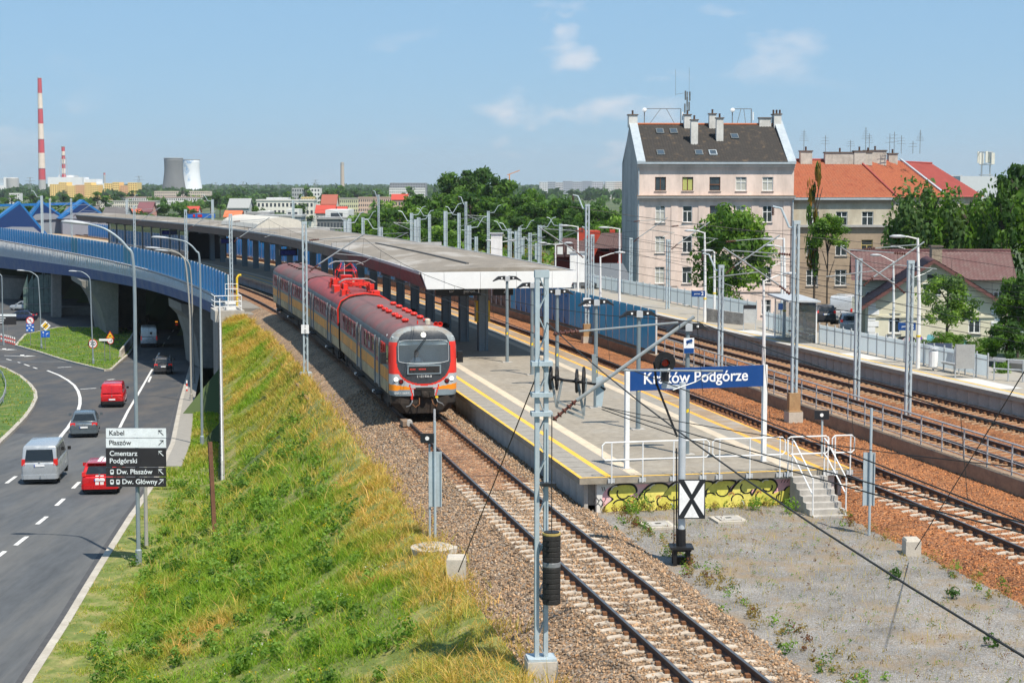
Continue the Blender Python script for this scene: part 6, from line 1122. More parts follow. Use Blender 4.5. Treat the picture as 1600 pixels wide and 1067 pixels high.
for ux, uz in ((-.3, .25), (.05, .3), (.35, .1), (-.1, -.05), (-.35, -.3), (.2, -.3)): MB().obox(c_+Vector((ux, -.022, uz)), .22, .01, .14, 0, base=False).build('map_field', m_swhite, t)
t, Yd = tsign('yellow priority diamond above a blue lane arrow plate', 71, 549, 503); c_ = D(71, 509, Yd); MB().prism([c_+Vector(v) for v in ((-.62, 0, 0), (0, 0, -.62), (.62, 0, 0), (0, 0, .62))], (0, .02, 0)).build('diamond_rim', m_swhite, t); MB().prism([c_+Vector((x, -.004, z)) for x, z in ((-.4, 0), (0, -.4), (.4, 0), (0, .4))], (0, -.004, 0)).build('diamond', m_syel, t); MB().beam(c_+Vector((-.3, -.012, -.3)), c_+Vector((.3, -.012, .3)), .01, .1).build('bar', m_sblack, t)
c_ = D(71, 522, Yd); MB().box(c_.x-.52, c_.x+.52, Yd-.02, Yd, c_.z-.4, c_.z+.4).build('plate', m_sblue, t); MB().beam(c_+Vector((-.25, -.024, -.3)), c_+Vector((-.25, -.024, .2)), .01, .08).beam(c_+Vector((.1, -.024, -.3)), c_+Vector((.1, -.024, .0)), .01, .08).beam(c_+Vector((.08, -.024, .0)), c_+Vector((.35, -.024, .12)), .01, .08).prism([c_+Vector((x, -.024, z)) for x, z in ((-.38, .15), (-.12, .15), (-.25, .33))], (0, -.006, 0)).build('arrow', m_swhite, t)
t, Yd = tsign('dark direction board on two posts at the left edge', 12, 528, 491); c_ = D(10, 500, Yd); MB().box(c_.x-1.3, c_.x+1.3, Yd-.03, Yd, c_.z-.62, c_.z+.45).build('board', m_sdark, t); MB().box(c_.x-1.3, c_.x+1.3, Yd-.03, Yd, c_.z+.48, c_.z+.78).build('white_board', m_swh, t)
for k, z in enumerate((.25, -.05, -.35)): MB().box(c_.x-1.1, c_.x-.1-.2*k, Yd-.036, Yd-.03, c_.z+z-.06, c_.z+z+.06).build('text_line', m_swh, t)
rw_ = [M('bollard_red', (.6, .05, .03), .5), m_swhite]
for k, (x, y) in enumerate(((2, 534), (5, 535), (8, 535.5), (11, 536.5), (14, 537), (17, 538), (20, 539), (23, 540), (292, 613))):
    b = R(x, y, .05); t = thing('bollard', ['first', 'second', 'third', 'fourth', 'fifth', 'sixth', 'seventh', 'eighth', ''][k]+' striped bollard from the left edge in the row by the junction' if k < 8 else 'single red and white bollard at the kerb before the underpass', 'bollard', b, 'striped bollards by the junction' if k < 8 else None)
    for j in range(4): MB().lathe([(.07, j*.25), (.07, j*.25+.25)], b, 8).build('band', rw_[j % 2], t)
# guard rail on the left grass island
gr_ = thing('guard_rail', 'galvanised guard rail on the grass island at the left edge', 'guard rail', R(4, 620)); gp = [R(x, y, 0) for x, y in ((-25, 572), (-5, 583), (4, 593), (9, 606), (9, 618), (5, 632), (-6, 648), (-30, 680))]
for p, q_ in zip(gp, gp[1:]): MB().loft([[v+Vector((.0, 0, z))+Vector((x, 0, 0)) for x, z in ((0, .45), (.05, .5), (0, .58), (.05, .66), (0, .75), (-.02, .75), (-.02, .45))] for v in (p, q_)]).build('beam', m_galv, gr_)
for p in gp: MB().beam(p, p+Vector((0, 0, .72)), .1, .06).build('post', m_galv, gr_)
# concrete barrier along the road under the viaduct
cb = [R(x, y, 0) for x, y in ((188, 561), (204, 540), (214, 522), (222, 510), (240, 492), (262, 476))]
tag(MB().loft([[v+Vector((x, 0, z)) for x, z in ((-.35, -.1), (.35, -.1), (.15, .45), (.1, 1.0), (-.1, 1.0), (-.15, .45))] for v in cb]).build('concrete_barrier', m_foot), 'pale concrete crash barrier curving into the underpass', 'barrier')
# rusty post leaning on the slope
tag(MB().beam(D(337, 872, 66), D(328, 690, 66.5), .16, .12).build('rusty_beam', M('rust_brown', (.13, .06, .035), .85, var=.3, scale=4)), 'rusty brown steel post leaning in the grass below the railing', 'post')
# ================================================================ houses and outer platform furniture on the right
m_wfr = M('white_frame', (.72, .73, .73), .5, var=.05); m_bfr = M('brown_frame', (.14, .06, .03), .6); m_ofr = M('orange_frame', (.5, .2, .04), .6); m_hpane = M('house_pane', (.035, .045, .05), .08, var=.4, scale=.6, spec=.7); m_curt = M('curtain', (.42, .42, .38), .8, var=.15); m_zinc = M('zinc_sheet', (.44, .49, .52), .45, .3, var=.1); m_sill = M('sill', (.33, .31, .29), .8); m_ycurt = M('yellow_blind', (.42, .43, .14), .8)
def facade(t, O, u, z0, z1, Wd, wins, mat, rec=.16, name='wall', th=.35):
    """wall with real openings: O = corner at ground, u along; wins = (centre, centre z, w, h, frame, style)"""
    O = Vector((O.x, O.y, 0)); u = Vector(u).normalized(); n = Vector((u.y, -u.x, 0)); P_ = lambda a, z, o=0.: O+u*a+n*o+Vector((0, 0, z))
    xs_ = sorted({0, Wd, *[round(w[0]-w[2]/2, 3) for w in wins], *[round(w[0]+w[2]/2, 3) for w in wins]}); zs_ = sorted({z0, z1, *[round(w[1]-w[3]/2, 3) for w in wins], *[round(w[1]+w[3]/2, 3) for w in wins]})
    mb = MB()
    for a, b in zip(xs_, xs_[1:]):
        for c, d in zip(zs_, zs_[1:]):
            m_ = ((a+b)/2, (c+d)/2)
            if not any(abs(m_[0]-w[0]) < w[2]/2 and abs(m_[1]-w[1]) < w[3]/2 for w in wins): mb.face([P_(a, c), P_(b, c), P_(b, d), P_(a, d)])
    for w in wins:
        a, b, c, d = w[0]-w[2]/2, w[0]+w[2]/2, w[1]-w[3]/2, w[1]+w[3]/2
        for q in ((a, c, b, c), (b, c, b, d), (b, d, a, d), (a, d, a, c)): mb.face([P_(q[0], q[1]), P_(q[2], q[3]), P_(q[2], q[3], -rec), P_(q[0], q[1], -rec)])
    me = bpy.data.meshes.new(name); me.from_pydata(mb.v, [], mb.f); link(name, me, mat, t)
    for w in wins:
        a, b, c, d = w[0]-w[2]/2, w[0]+w[2]/2, w[1]-w[3]/2, w[1]+w[3]/2; fm, sty = w[4], w[5]; f = MB(); e = .07
        bx = lambda x0, x1, za, zb, o0, o1: f.hexa([P_(x0, za, o0), P_(x1, za, o0), P_(x1, za, o1), P_(x0, za, o1), P_(x0, zb, o0), P_(x1, zb, o0), P_(x1, zb, o1), P_(x0, zb, o1)])
        o0, o1 = -rec, -rec+.07; bx(a, a+e, c, d, o0, o1); bx(b-e, b, c, d, o0, o1); bx(a+e, b-e, c, c+e, o0, o1); bx(a+e, b-e, d-e, d, o0, o1)
        m_ = (a+b)/2
        if 'T' in sty or '+' in sty or 'I' in sty: bx(m_-.04, m_+.04, c+e, (d-e) if sty != 'T' else c+w[3]*.66, o0, o1-.01)
        if 'T' in sty or '+' in sty: z_ = c+w[3]*(.66 if 'T' in sty else .62); bx(a+e, b-e, z_-.035, z_+.035, o0, o1-.005)
        if '-' in sty: z_ = c+w[3]*.45; bx(a+e, b-e, z_-.06, z_+.06, o0, o1+.03)
        wd = f.build('window', fm, t); MB().face([P_(a, c, -rec+.012), P_(b, c, -rec+.012), P_(b, d, -rec+.012), P_(a, d, -rec+.012)]).build('pane', m_hpane, wd)
        if 'c' in sty: MB().face([P_(a+e, c+e, -rec+.018), P_(m_-.05, c+e, -rec+.018), P_(m_-.05, d-e, -rec+.018), P_(a+e, d-e, -rec+.018)]).face([P_(m_+.05, c+e, -rec+.018), P_(b-e, c+e, -rec+.018), P_(b-e, d-e*3, -rec+.018), P_(m_+.05, d-e*3, -rec+.018)]).build('curtain', m_curt if 'y' not in sty else m_ycurt, wd)
        s_ = MB(); s_.hexa([P_(a-.08, c-.09, -.05), P_(b+.08, c-.09, -.05), P_(b+.08, c-.09, .1), P_(a-.08, c-.09, .1), P_(a-.08, c-.02, -.05), P_(b+.08, c-.02, -.05), P_(b+.08, c-.03, .1), P_(a-.08, c-.03, .1)]); s_.build('sill', m_sill, wd)
    return P_
def tiled(t, A, B, C, Dd, rows, cols, mat, amp=.05, name='roof_tiles'):   # slope A-B eaves, Dd-C ridge: overlapping courses with rolls
    A, B, C, Dd = map(Vector, (A, B, C, Dd)); n = (B-A).cross(Dd-A).normalized(); n = n if n.z > 0 else -n; V = []; ncol = cols*3
    for i in range(rows):
        for e, lift in ((0, amp), (1, 0)):
            v = (i+e)/rows
            for j in range(ncol+1):
                q = j/ncol; p = A.lerp(B, q).lerp(Dd.lerp(C, q), v); V.append(p+n*(lift+amp*.5*math.cos(2*math.pi*j/3)))
    V = np.array([tuple(v) for v in V]); k = ncol+1; i = (np.arange(rows*2-1)[:, None]*k+np.arange(ncol)[None]).ravel(); return np_mesh(name, V, np.stack([i, i+1, i+k+1, i+k], -1), mat, t)
def chimney(t, p, w, d, h, rz=0., mat=None, pots=0):
    o = MB().obox(p, w, d, h, rz).build('chimney', mat or M('chimney_render', (.62, .61, .58), .8, var=.12, dirt=((.3, .28, .25), .5, (1, 1, .5))), t); MB().obox(Vector(p)+Vector((0, 0, h)), w+.16, d+.16, .12, rz).build('chimney_cap', M('cap_brown', (.13, .10, .085), .8), o)
    for k in range(pots): MB().lathe([(.1, 0), (.1, .35), (.14, .4), (0, .45)], Vector(p)+Vector(((k-(pots-1)/2)*.35, 0, h+.12)), 8).build('chimney_pot', m_rust, o)
def antenna(t, p, h, n=4):
    p = Vector(p); g = MB().tube([p, p+Vector((0, 0, h))], .03, 5)
    for k in range(n): z = h*(.55+.45*k/n); g.tube([p+Vector((-.5+.06*k, 0, z)), p+Vector((.5-.06*k, .1, z))], .018, 4)
    g.tube([p+Vector((0, -.3, h*.8)), p+Vector((.2, .8, h*.82))], .018, 4); g.build('aerial', M('aerial_grey', (.16, .16, .16), .6), t)
# ---- pink house
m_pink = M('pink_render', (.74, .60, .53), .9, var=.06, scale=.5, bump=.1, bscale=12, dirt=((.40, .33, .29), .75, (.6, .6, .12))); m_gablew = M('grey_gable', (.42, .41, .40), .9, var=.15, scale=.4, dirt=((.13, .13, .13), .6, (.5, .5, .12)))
m_dtile = M('dark_tiles', (.05, .045, .042), .85, var=.35, scale=1.5, col2=(.105, .078, .055), thr=(.55, .7))
ph = thing('apartment_house', 'tall pink apartment house with dark tiled roof and grey side wall', 'house', D(1118, 515, 180)); th_ = math.radians(3); U = Vector((math.cos(th_), math.sin(th_), 0)); Vv = Vector((-U.y, U.x, 0)); O = D(996, 292, 180); O.z = 0; Wd, Dp, ZE, ZR = 16.7, 14., 12.2, 16.35
wins = []
cols = [2.45, 5.35, 8.25, 11.05, 13.9]
for k, u in enumerate(cols): wins.append((u, 9.9, 1.17, 1.45, [m_bfr, m_bfr, m_bfr, m_wfr, m_wfr][k], ['I', 'Icy', '-', '+c', '+c'][k]))
for k, u in enumerate(cols):
    for zc, h in ((6.72, 1.75), (3.5, 1.75), (.25, 1.75), (-3.2, 1.6)): wins.append((u, zc, 1.02, h, m_wfr if not (k == 2 and zc > 3) else m_bfr, ['Tc', 'T', '-', 'Tc', '+'][k]))
PP = facade(ph, O, U, -6.2, ZE, Wd, wins, m_pink)
O2 = O+Vv*Dp; pts = lambda z: [PP(0, z), O+Vv*Dp+Vector((0, 0, z))]
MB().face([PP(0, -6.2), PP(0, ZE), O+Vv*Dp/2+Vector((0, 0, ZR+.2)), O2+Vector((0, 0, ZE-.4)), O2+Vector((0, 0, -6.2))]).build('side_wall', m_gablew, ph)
MB().face([PP(Wd, -6.2), PP(Wd, ZE), O+U*Wd+Vv*Dp/2+Vector((0, 0, ZR+.2)), O2+U*Wd+Vector((0, 0, ZE)), O2+U*Wd+Vector((0, 0, -6.2))]).build('side_wall', m_pink, ph)
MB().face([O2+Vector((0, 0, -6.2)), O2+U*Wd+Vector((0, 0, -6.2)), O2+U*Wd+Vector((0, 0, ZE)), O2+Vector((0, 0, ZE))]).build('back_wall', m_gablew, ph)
rdg = lambda a, z=ZR: O+U*a+Vv*Dp/2+Vector((0, 0, z))
tiled(ph, PP(.7, ZE+.02, .45), PP(Wd-.7, ZE+.02, .45), rdg(Wd-.7), rdg(.7), 26, 50, m_dtile, .045); MB().face([PP(0, ZE, .3), PP(Wd, ZE, .3), rdg(Wd, ZR-.08), rdg(0, ZR-.08)]).face([O2+Vector((0, 0, ZE)), O2+U*Wd+Vector((0, 0, ZE)), rdg(Wd, ZR-.08), rdg(0, ZR-.08)]).build('roof_deck', m_dtile, ph)
MB().tube([rdg(.6, ZR+.08), rdg(Wd-.6, ZR+.08)], .13, 8).build('ridge_tiles', M('orange_ridge', (.40, .13, .06), .8, var=.2), ph)
for a, b in ((-.12, .78), (Wd-.78, Wd+.12)): MB().prism([PP(a, ZE-.1, .5), PP(b, ZE-.1, .5), rdg(b, ZR+.28), rdg(a, ZR+.28)], (0, 0, .2)).build('gable_coping', m_zinc, ph)
bx = lambda nm, a, b, za, zb, o, m: MB().hexa([PP(a, za, -.02), PP(b, za, -.02), PP(b, za, o), PP(a, za, o), PP(a, zb, -.02), PP(b, zb, -.02), PP(b, zb, o), PP(a, zb, o)]).build(nm, m, ph)
bx('gutter', -.1, Wd+.1, ZE-.22, ZE+.0, .55, m_zinc); bx('eaves_moulding', -.05, Wd+.05, ZE-.55, ZE-.23, .3, m_pink); bx('eaves_moulding', -.02, Wd+.02, ZE-.75, ZE-.56, .14, m_pink)
bx('cornice', -.08, Wd+.1, 8.42, 8.62, .5, M('grey_cornice', (.36, .35, .34), .8)); bx('cornice', -.05, Wd+.05, 8.2, 8.41, .28, m_pink); bx('cornice_flashing', -.1, Wd+.12, 8.63, 8.7, .55, M('rusty_flashing', (.36, .26, .19), .8, var=.25, scale=2))
for a in (.0, 3.6, 6.5, 9.35, 12.2, 15.6): bx('pilaster', a, a+.75, -.9 if a else -6, 8.18, .07, m_pink)
bx('plinth_band', 0, Wd, -1.55, -1.3, .12, m_pink)
MB().tube([PP(.12, 11.6, .12), PP(.12, -6, .12)], .07, 6).build('downpipe', m_zinc, ph); MB().tube([PP(Wd-.1, 8.2, .2), PP(Wd-.15, -6, .2)], .07, 6).build('downpipe', m_zinc, ph)
def onroof(a, f_): return PP(a, ZE, .45).lerp(rdg(a), f_)
nr = (rdg(1)-PP(1, ZE, .45)).cross(U); nr = nr.normalized() if nr.z > 0 else -nr.normalized(); sl = (rdg(1)-PP(1, ZE, .45)).normalized()
for k, (a, f_) in enumerate(((3.1, .8), (4.6, .8), (2.6, .22), (6.7, .22), (8.2, .22), (11.1, .66))):
    c_ = onroof(a, f_); g = MB(); w2, h2 = .42, .55; P4 = [c_-U*w2-sl*h2, c_+U*w2-sl*h2, c_+U*w2+sl*h2, c_-U*w2+sl*h2]; fr_ = g.prism([p+nr*.02 for p in P4], nr*.16).build('skylight', m_gut if k != 4 else m_zinc, ph); MB().prism([c_+(p-c_)*.78+nr*.185 for p in P4], nr*.01).build('skylight_glass', M('sky_pane', (.05, .07, .09), .05, spec=.8), fr_)
for x, f_, h in ((6.25, .93, 1.5), (6.35+.15, .5, 2.6), (9.0, .93, 1.6), (9.35, .58, 2.5)): c_ = onroof(x, f_); chimney(ph, c_-Vector((0, 0, .7)), .75, .6, h+.5, th_, pots=1)
chimney(ph, rdg(.3, ZR-.3), .95, 1.2, 1.3, th_, pots=1); chimney(ph, rdg(Wd-1.8, ZR-.6), 1.3, .7, 1.3, th_); chimney(ph, rdg(Wd-.5, ZR-.8), .8, 1.4, 1.9, th_, pots=3)
m_ant = M('aerial_grey', (.16, .16, .16), .6)
for a, b in ((1.6, 5.6), (11.3, 13.4)):
    t = thing('rooftop_antenna', 'wide steel antenna frame on the pink house ridge, left of the chimneys' if a < 5 else 'narrower steel antenna frame on the pink house ridge, right of the chimneys', 'antenna', rdg(a)); z = ZR+1.75
    for q in (a, b): MB().beam(rdg(q, ZR-.2), rdg(q, z), .09).build('post', m_ant, t)
    MB().beam(rdg(a, z), rdg(b, z), .07).build('crossbar', m_ant, t); MB().beam(rdg(a+.5, ZR), rdg(a+(b-a)*.45, z), .05).beam(rdg(b-.6, ZR), rdg(a+(b-a)*.6, z), .05).build('brace', m_ant, t)
    MB().lathe([(.25, 0), (.22, .1), (0, .16)], rdg(a, ZR+1.5)+Vector((0, -.15, .1)), 12, ax=(-.3, -1, .2)).build('dish', m_swhite, t); MB().obox(rdg(b+.2, ZR+.5), .12, .15, .9).build('panel_antenna', m_swhite, t)
t = thing('antenna_mast', 'dark mobile phone antenna mast behind the middle chimney of the pink house', 'antenna', rdg(6.3)); MB().tube([rdg(6.3), rdg(6.3, ZR+3.6)], .07, 6).build('pole', m_ant, t)
for e, z in ((-.25, 1.6), (.22, 1.8), (0, 2.3), (.28, 2.9), (-.2, 3.0)): MB().obox(rdg(6.3+e, ZR+z-.3), .16, .14, 1.0).build('panel_antenna', m_gut, t)
MB().tube([rdg(5.0, ZR+3.2), rdg(5.0, ZR+6.0)], .02, 4).tube([rdg(6.5, ZR+3.4), rdg(6.5, ZR+6.2)], .02, 4).tube([rdg(5.0, ZR+3.3), rdg(6.4, ZR+3.5)], .02, 4).build('whip_aerials', m_ant, t)
# ---- beige house with orange roof
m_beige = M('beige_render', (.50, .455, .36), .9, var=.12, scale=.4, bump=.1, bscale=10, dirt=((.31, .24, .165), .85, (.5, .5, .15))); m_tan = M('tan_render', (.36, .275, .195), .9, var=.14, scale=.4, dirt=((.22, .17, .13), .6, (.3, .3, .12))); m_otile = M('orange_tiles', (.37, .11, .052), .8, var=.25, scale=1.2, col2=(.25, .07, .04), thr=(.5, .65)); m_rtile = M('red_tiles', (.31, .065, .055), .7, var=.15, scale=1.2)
bh = thing('apartment_house', 'beige apartment house with bright orange tiled roof and many aerials', 'house', D(1310, 515, 186)); Q0 = O+U*(Wd+.05)+Vv*.6; Q0.z = 0; W2 = 11.0; Q1 = Q0+U*W2; U3 = Vector((math.cos(math.radians(38)), math.sin(math.radians(38)), 0)); W3 = 15.; Q2 = Q1+U3*W3; ZE2, ZR2 = 8.45, 12.5
wb = [(a, z, 1.25, 1.5 if z > 5 else 1.7, m_wfr if not (z == 3.1 and a > 7) else M('yellow_frame', (.55, .42, .16), .6), '+' if z != 3.1 or a < 7 else 'T') for a in (2.2, 5.3, 8.1) for z in (6.2, 3.1, -.1, -3.2)]
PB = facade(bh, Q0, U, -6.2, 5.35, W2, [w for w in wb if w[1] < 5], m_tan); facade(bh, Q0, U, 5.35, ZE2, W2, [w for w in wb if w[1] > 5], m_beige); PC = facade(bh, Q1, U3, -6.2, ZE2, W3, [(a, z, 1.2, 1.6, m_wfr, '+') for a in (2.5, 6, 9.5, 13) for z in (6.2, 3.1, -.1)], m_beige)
bb = lambda nm, a, b, za, zb, o, m: MB().hexa([PB(a, za, -.02), PB(b, za, -.02), PB(b, za, o), PB(a, za, o), PB(a, zb, -.02), PB(b, zb, -.02), PB(b, zb, o), PB(a, zb, o)]).build(nm, m, bh)
bb('cornice', 0, W2, 5.3, 5.55, .35, M('grey_cornice', (.36, .35, .34), .8)); bb('gutter', 0, W2+.1, ZE2-.25, ZE2-.02, .5, m_zinc); bb('frieze', 0, W2, ZE2-.6, ZE2-.26, .2, m_tan)
bis = (Vv+Vector((-U3.y, U3.x, 0))).normalized()/math.cos(math.radians(17.5)); V3 = Vector((-U3.y, U3.x, 0)); zv = lambda p, z: Vector((p.x, p.y, z)); hd_ = 7.
R0, R1, R2 = Q0+Vv*hd_, Q1+bis*hd_, Q2+V3*hd_; E0, E1, E2_ = Q0-Vv*.45, Q1-bis*.45, Q2-V3*.45
tiled(bh, zv(E0, ZE2), zv(E1, ZE2), zv(R1, ZR2), zv(R0, ZR2), 22, 30, m_otile, .045); tiled(bh, zv(E1, ZE2), zv(E1.lerp(E2_, .55), ZE2), zv(R1.lerp(R2, .55), ZR2), zv(R1, ZR2), 22, 20, m_otile, .045); tiled(bh, zv(E1.lerp(E2_, .56), ZE2), zv(E2_, ZE2), zv(R2, ZR2-.3), zv(R1.lerp(R2, .56), ZR2-.1), 22, 18, m_rtile, .045)
MB().tube([zv(E1, ZE2+.1), zv(R1, ZR2+.1)], .12, 6).build('hip_tiles', m_rtile, bh); MB().tube([zv(R0, ZR2+.08), zv(R1, ZR2+.08), zv(R2, ZR2-.2)], .12, 6).build('ridge_tiles', m_rtile, bh); MB().prism([zv(E1.lerp(E2_, .55), ZE2+.1), zv(E1.lerp(E2_, .575), ZE2+.1), zv(R1.lerp(R2, .575), ZR2+.15), zv(R1.lerp(R2, .55), ZR2+.15)], (0, 0, .15)).build('fire_wall', m_zinc, bh)
MB().face([zv(R0, ZR2), zv(R1, ZR2), zv(Q1+bis*14, 8), zv(Q0+Vv*14, 8)]).face([zv(R1, ZR2), zv(R2, ZR2-.3), zv(Q2+V3*14, 8), zv(Q1+bis*14, 8)]).build('rear_slope', m_otile, bh); MB().face([zv(Q2, -6), zv(Q2+V3*14, -6), zv(Q2+V3*14, 8), zv(R2, ZR2-.35), zv(Q2, 8.3)]).build('side_wall', m_beige, bh)
# tower fold of the roof
for p, w, h in ((Q0+Vv*6.6+U*2.8, 1.3, 1.4), (Q0+Vv*6.6+U*6.6, 3.4, 1.25), (Q0+Vv*6.8+U*9.8, .8, 1.3), (Q1+bis*6.5-U*.2, 1.3, 1.4), (Q1+bis*6.8+U3*2.6, 2.4, 1.5), (Q1+bis*6.8+U3*5.6, 1.0, 1.2)): chimney(bh, zv(p, ZR2-.55), w, .8, h+.1, th_, M('old_chimney', (.50, .46, .41), .85, var=.2, dirt=((.22, .2, .18), .6, (1.2, 1.2, .8))), pots=1)
for k, (a, h, n_) in enumerate(((2.6, 2.6, 5), (5.0, 2.0, 3), (7.8, 1.5, 3), (9.5, 2.9, 7), (9.9, 2.2, 4), (12.2, 2.2, 2), (12.7, 2.4, 3), (13.5, 2.0, 3), (15.6, 2.6, 8), (14.8, 1.4, 2))): antenna(bh, zv(Q0+Vv*6.7+U*a, ZR2+.75), h, n_)
bgf = MB(); c_ = PB(9.9, 1.2, .02)
for k in range(4): bgf.tube([c_+U*(k*.38-.6)+Vector((0, 0, .1*math.sin(k*2)))+(U*math.cos(a)*.18+Vector((0, 0, math.sin(a)*.3))) for a in np.linspace(.5+k, 5.2+k, 9)], .03, 4)
tag(bgf.build('wall_scrawl', M('red_spray', (.5, .12, .05), .8)), 'orange red scrawl sprayed on the beige house wall', 'graffiti')
# ---- old station house with purple tile roof
m_cream = M('cream_render', (.60, .57, .44), .9, var=.07, scale=.6, bump=.1, bscale=10, dirt=((.42, .38, .28), .4, (.5, .5, .2))); m_ptile = M('purple_tiles', (.115, .05, .05), .6, var=.2, scale=1.5)
sh = thing('station_house', 'cream station house with purple brown tiled roof and stone chimney', 'house', D(1460, 530, 130)); g0, g1 = D(1357, 470, 127), D(1566, 470, 127); gz, ga = .95, 4.05; gw = g1.x-g0.x
S0 = Vector((g0.x, 127, 0)); ux = Vector((1, 0, 0))
PS = facade(sh, S0, ux, -2.6, gz, gw, [(2.0, -.6, .9, 1.5, m_wfr, '+'), (8.0, -.6, .9, 1.5, m_wfr, '+')], m_cream, .12)
mid = gw*.47; MB().face([PS(0, gz), PS(gw, gz), PS(mid, ga)]).build('gable', m_cream, sh)
for a, zc, w, h in ((mid-.4, 1.95, .5, .9), (mid+.45, 1.95, .5, .9)): MB().hexa([PS(a-w/2, zc-h/2, .0), PS(a+w/2, zc-h/2, .0), PS(a+w/2, zc-h/2, .05), PS(a-w/2, zc-h/2, .05), PS(a-w/2, zc+h/2, .0), PS(a+w/2, zc+h/2, .0), PS(a+w/2, zc+h/2, .05), PS(a-w/2, zc+h/2, .05)]).build('window', m_wfr, sh); MB().face([PS(a-w/2+.07, zc-h/2+.07, .053), PS(a+w/2-.07, zc-h/2+.07, .053), PS(a+w/2-.07, zc+h/2-.07, .053), PS(a-w/2+.07, zc+h/2-.07, .053)]).build('pane', m_hpane, sh)
MB().hexa([PS(mid-.35, 2.75, .0), PS(mid+.35, 2.75, .0), PS(mid+.35, 2.75, .04), PS(mid-.35, 2.75, .04), PS(mid-.35, 3.05, .0), PS(mid+.35, 3.05, .0), PS(mid+.35, 3.05, .04), PS(mid-.35, 3.05, .04)]).build('vent', m_blk, sh)
pb = lambda nm, a, b, za, zb, o, m: MB().hexa([PS(a, za, -.01), PS(b, za, -.01), PS(b, za, o), PS(a, za, o), PS(a, zb, -.01), PS(b, zb, -.01), PS(b, zb, o), PS(a, zb, o)]).build(nm, m, sh)
pb('string_course', 0, gw, -.18, .0, .1, m_cream)
for k in range(8): pb('quoin', -.02, .55 if k % 2 else .8, -2.6+k*.44, -2.6+k*.44+.4, .05, m_white); pb('quoin', gw-(.55 if k % 2 else .8), gw+.02, -2.6+k*.44, -2.6+k*.44+.4, .05, m_white)
back = 6.2; PK = lambda a, z, o=0.: PS(a, z, o)+Vector((.17*max(0, -o), 0, 0))
for e, x_e, ze in ((0, -.75, gz-.35), (1, gw+.9, gz-.5)):
    A_, B_, C_, D_ = PK(x_e, ze, .6), PK(x_e, ze, -back), PK(mid, ga+.15, -back), PK(mid, ga+.15, .6); tiled(sh, A_, B_, C_, D_, 14, 18, m_ptile, .05); MB().prism([A_, D_, D_-Vector((0, 0, .28)), A_-Vector((0, 0, .28))], (0, .08, 0)).build('barge_board', M('brown_board', (.13, .055, .05), .7), sh)
MB().face([PS(0, -2.6), PS(0, gz), PK(0, gz, -back), PK(0, -2.6, -back)]).build('side_wall', m_cream, sh); MB().face([PS(gw, -2.6), PS(gw, gz), PK(gw, gz, -back), PK(gw, -2.6, -back)]).build('side_wall', m_cream, sh)
m0_, m1_ = D(1330, 432, 132.5), D(1589, 432, 132.5); MBk = facade(sh, Vector((m0_.x+.5, 133, 0)), ux, -2.6, 2.4, m1_.x-m0_.x-1, [(1.2, .6, .8, 1.6, m_wfr, '+'), (11.2, .6, .8, 1.6, m_wfr, '+')], m_cream, .12)
zr_ = D(1460, 393, 137).z; tiled(sh, (m0_.x, 132.4, 2.3), (m1_.x, 132.4, 2.3), (m1_.x+.9, 137.5, zr_), (m0_.x+.9, 137.5, zr_), 12, 40, m_ptile, .05); MB().face([(m0_.x+1.8, 142.5, 2.3), (m1_.x+1.8, 142.5, 2.3), (m1_.x+.9, 137.5, zr_-.05), (m0_.x+.9, 137.5, zr_-.05)]).build('rear_slope', m_ptile, sh); MB().tube([(m0_.x+.9, 137.5, zr_+.05), (m1_.x+.9, 137.5, zr_+.05)], .13, 6).build('ridge_tiles', m_ptile, sh)
for x in (m0_.x+.5, m1_.x-.5): MB().face([(x, 133, -2.6), (x, 133, 2.4), (x+.9, 137.5, zr_-.1), (x+1.8, 142, 2.4), (x+1.8, 142, -2.6)]).build('side_wall', m_cream, sh)
cs_ = D(1462, 402, 133.5); chimney(sh, cs_-Vector((0, 0, 1.2)), .8, .8, 2.0, 0, M('rubble_stone', (.28, .23, .17), .9, var=.4, scale=2.5, bump=.7, bscale=5)); 
hg = thing('wall_graffiti', 'colourful tags sprayed along the foot of the cream station house', 'graffiti', PS(2, -2.3, .05)); rg = random.Random(5)
for k in range(16): a = .9+k*.42; z = -1.9+rg.uniform(-.2, .2); MB().prism([PS(a+rg.uniform(-.1, .1)+.3*math.cos(q), z+.35*math.sin(q)*rg.uniform(.6, 1.2), .012+.001*k) for q in np.linspace(0, 5.6, 7)], (0, -.003, 0)).build('tag', [m_sblack, M('violet_spray', (.2, .08, .4), .7), m_gwht, M('aqua_spray', (.15, .4, .45), .7), m_sblack, m_gpink][k % 6], hg)
tag(MB().box(PS(mid+4, 0).x, PS(mid+8.2, 0).x, 122.5, 124.5, -1.9, -1.0).build('utility_box', m_zinc), 'long pale grey metal box beside the cream station house', 'box')
# ---- red house beyond the platform, grey flat-roofed shed
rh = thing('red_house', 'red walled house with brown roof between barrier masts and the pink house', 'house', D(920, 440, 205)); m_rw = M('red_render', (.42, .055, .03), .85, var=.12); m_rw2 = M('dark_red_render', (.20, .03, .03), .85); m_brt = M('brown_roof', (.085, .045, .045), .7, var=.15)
def blk(t, x0, x1, yt, yb, Y, dp, mat, name='wall'): p, q = D(x0, yb, Y), D(x1, yt, Y); return MB().box(p.x, q.x, Y, Y+dp, p.z-3, q.z).build(name, mat, t)
blk(rh, 868, 925, 400, 440, 200, 8, m_rw2); blk(rh, 940, 972, 395, 430, 205, 8, m_rw); blk(rh, 905, 938, 361, 400, 208, 4, m_rw, 'stair_tower'); blk(rh, 953, 961, 359, 372, 206, 1.5, m_rw, 'chimney'); blk(rh, 904, 912, 357, 372, 205, 1.5, m_rw, 'chimney')
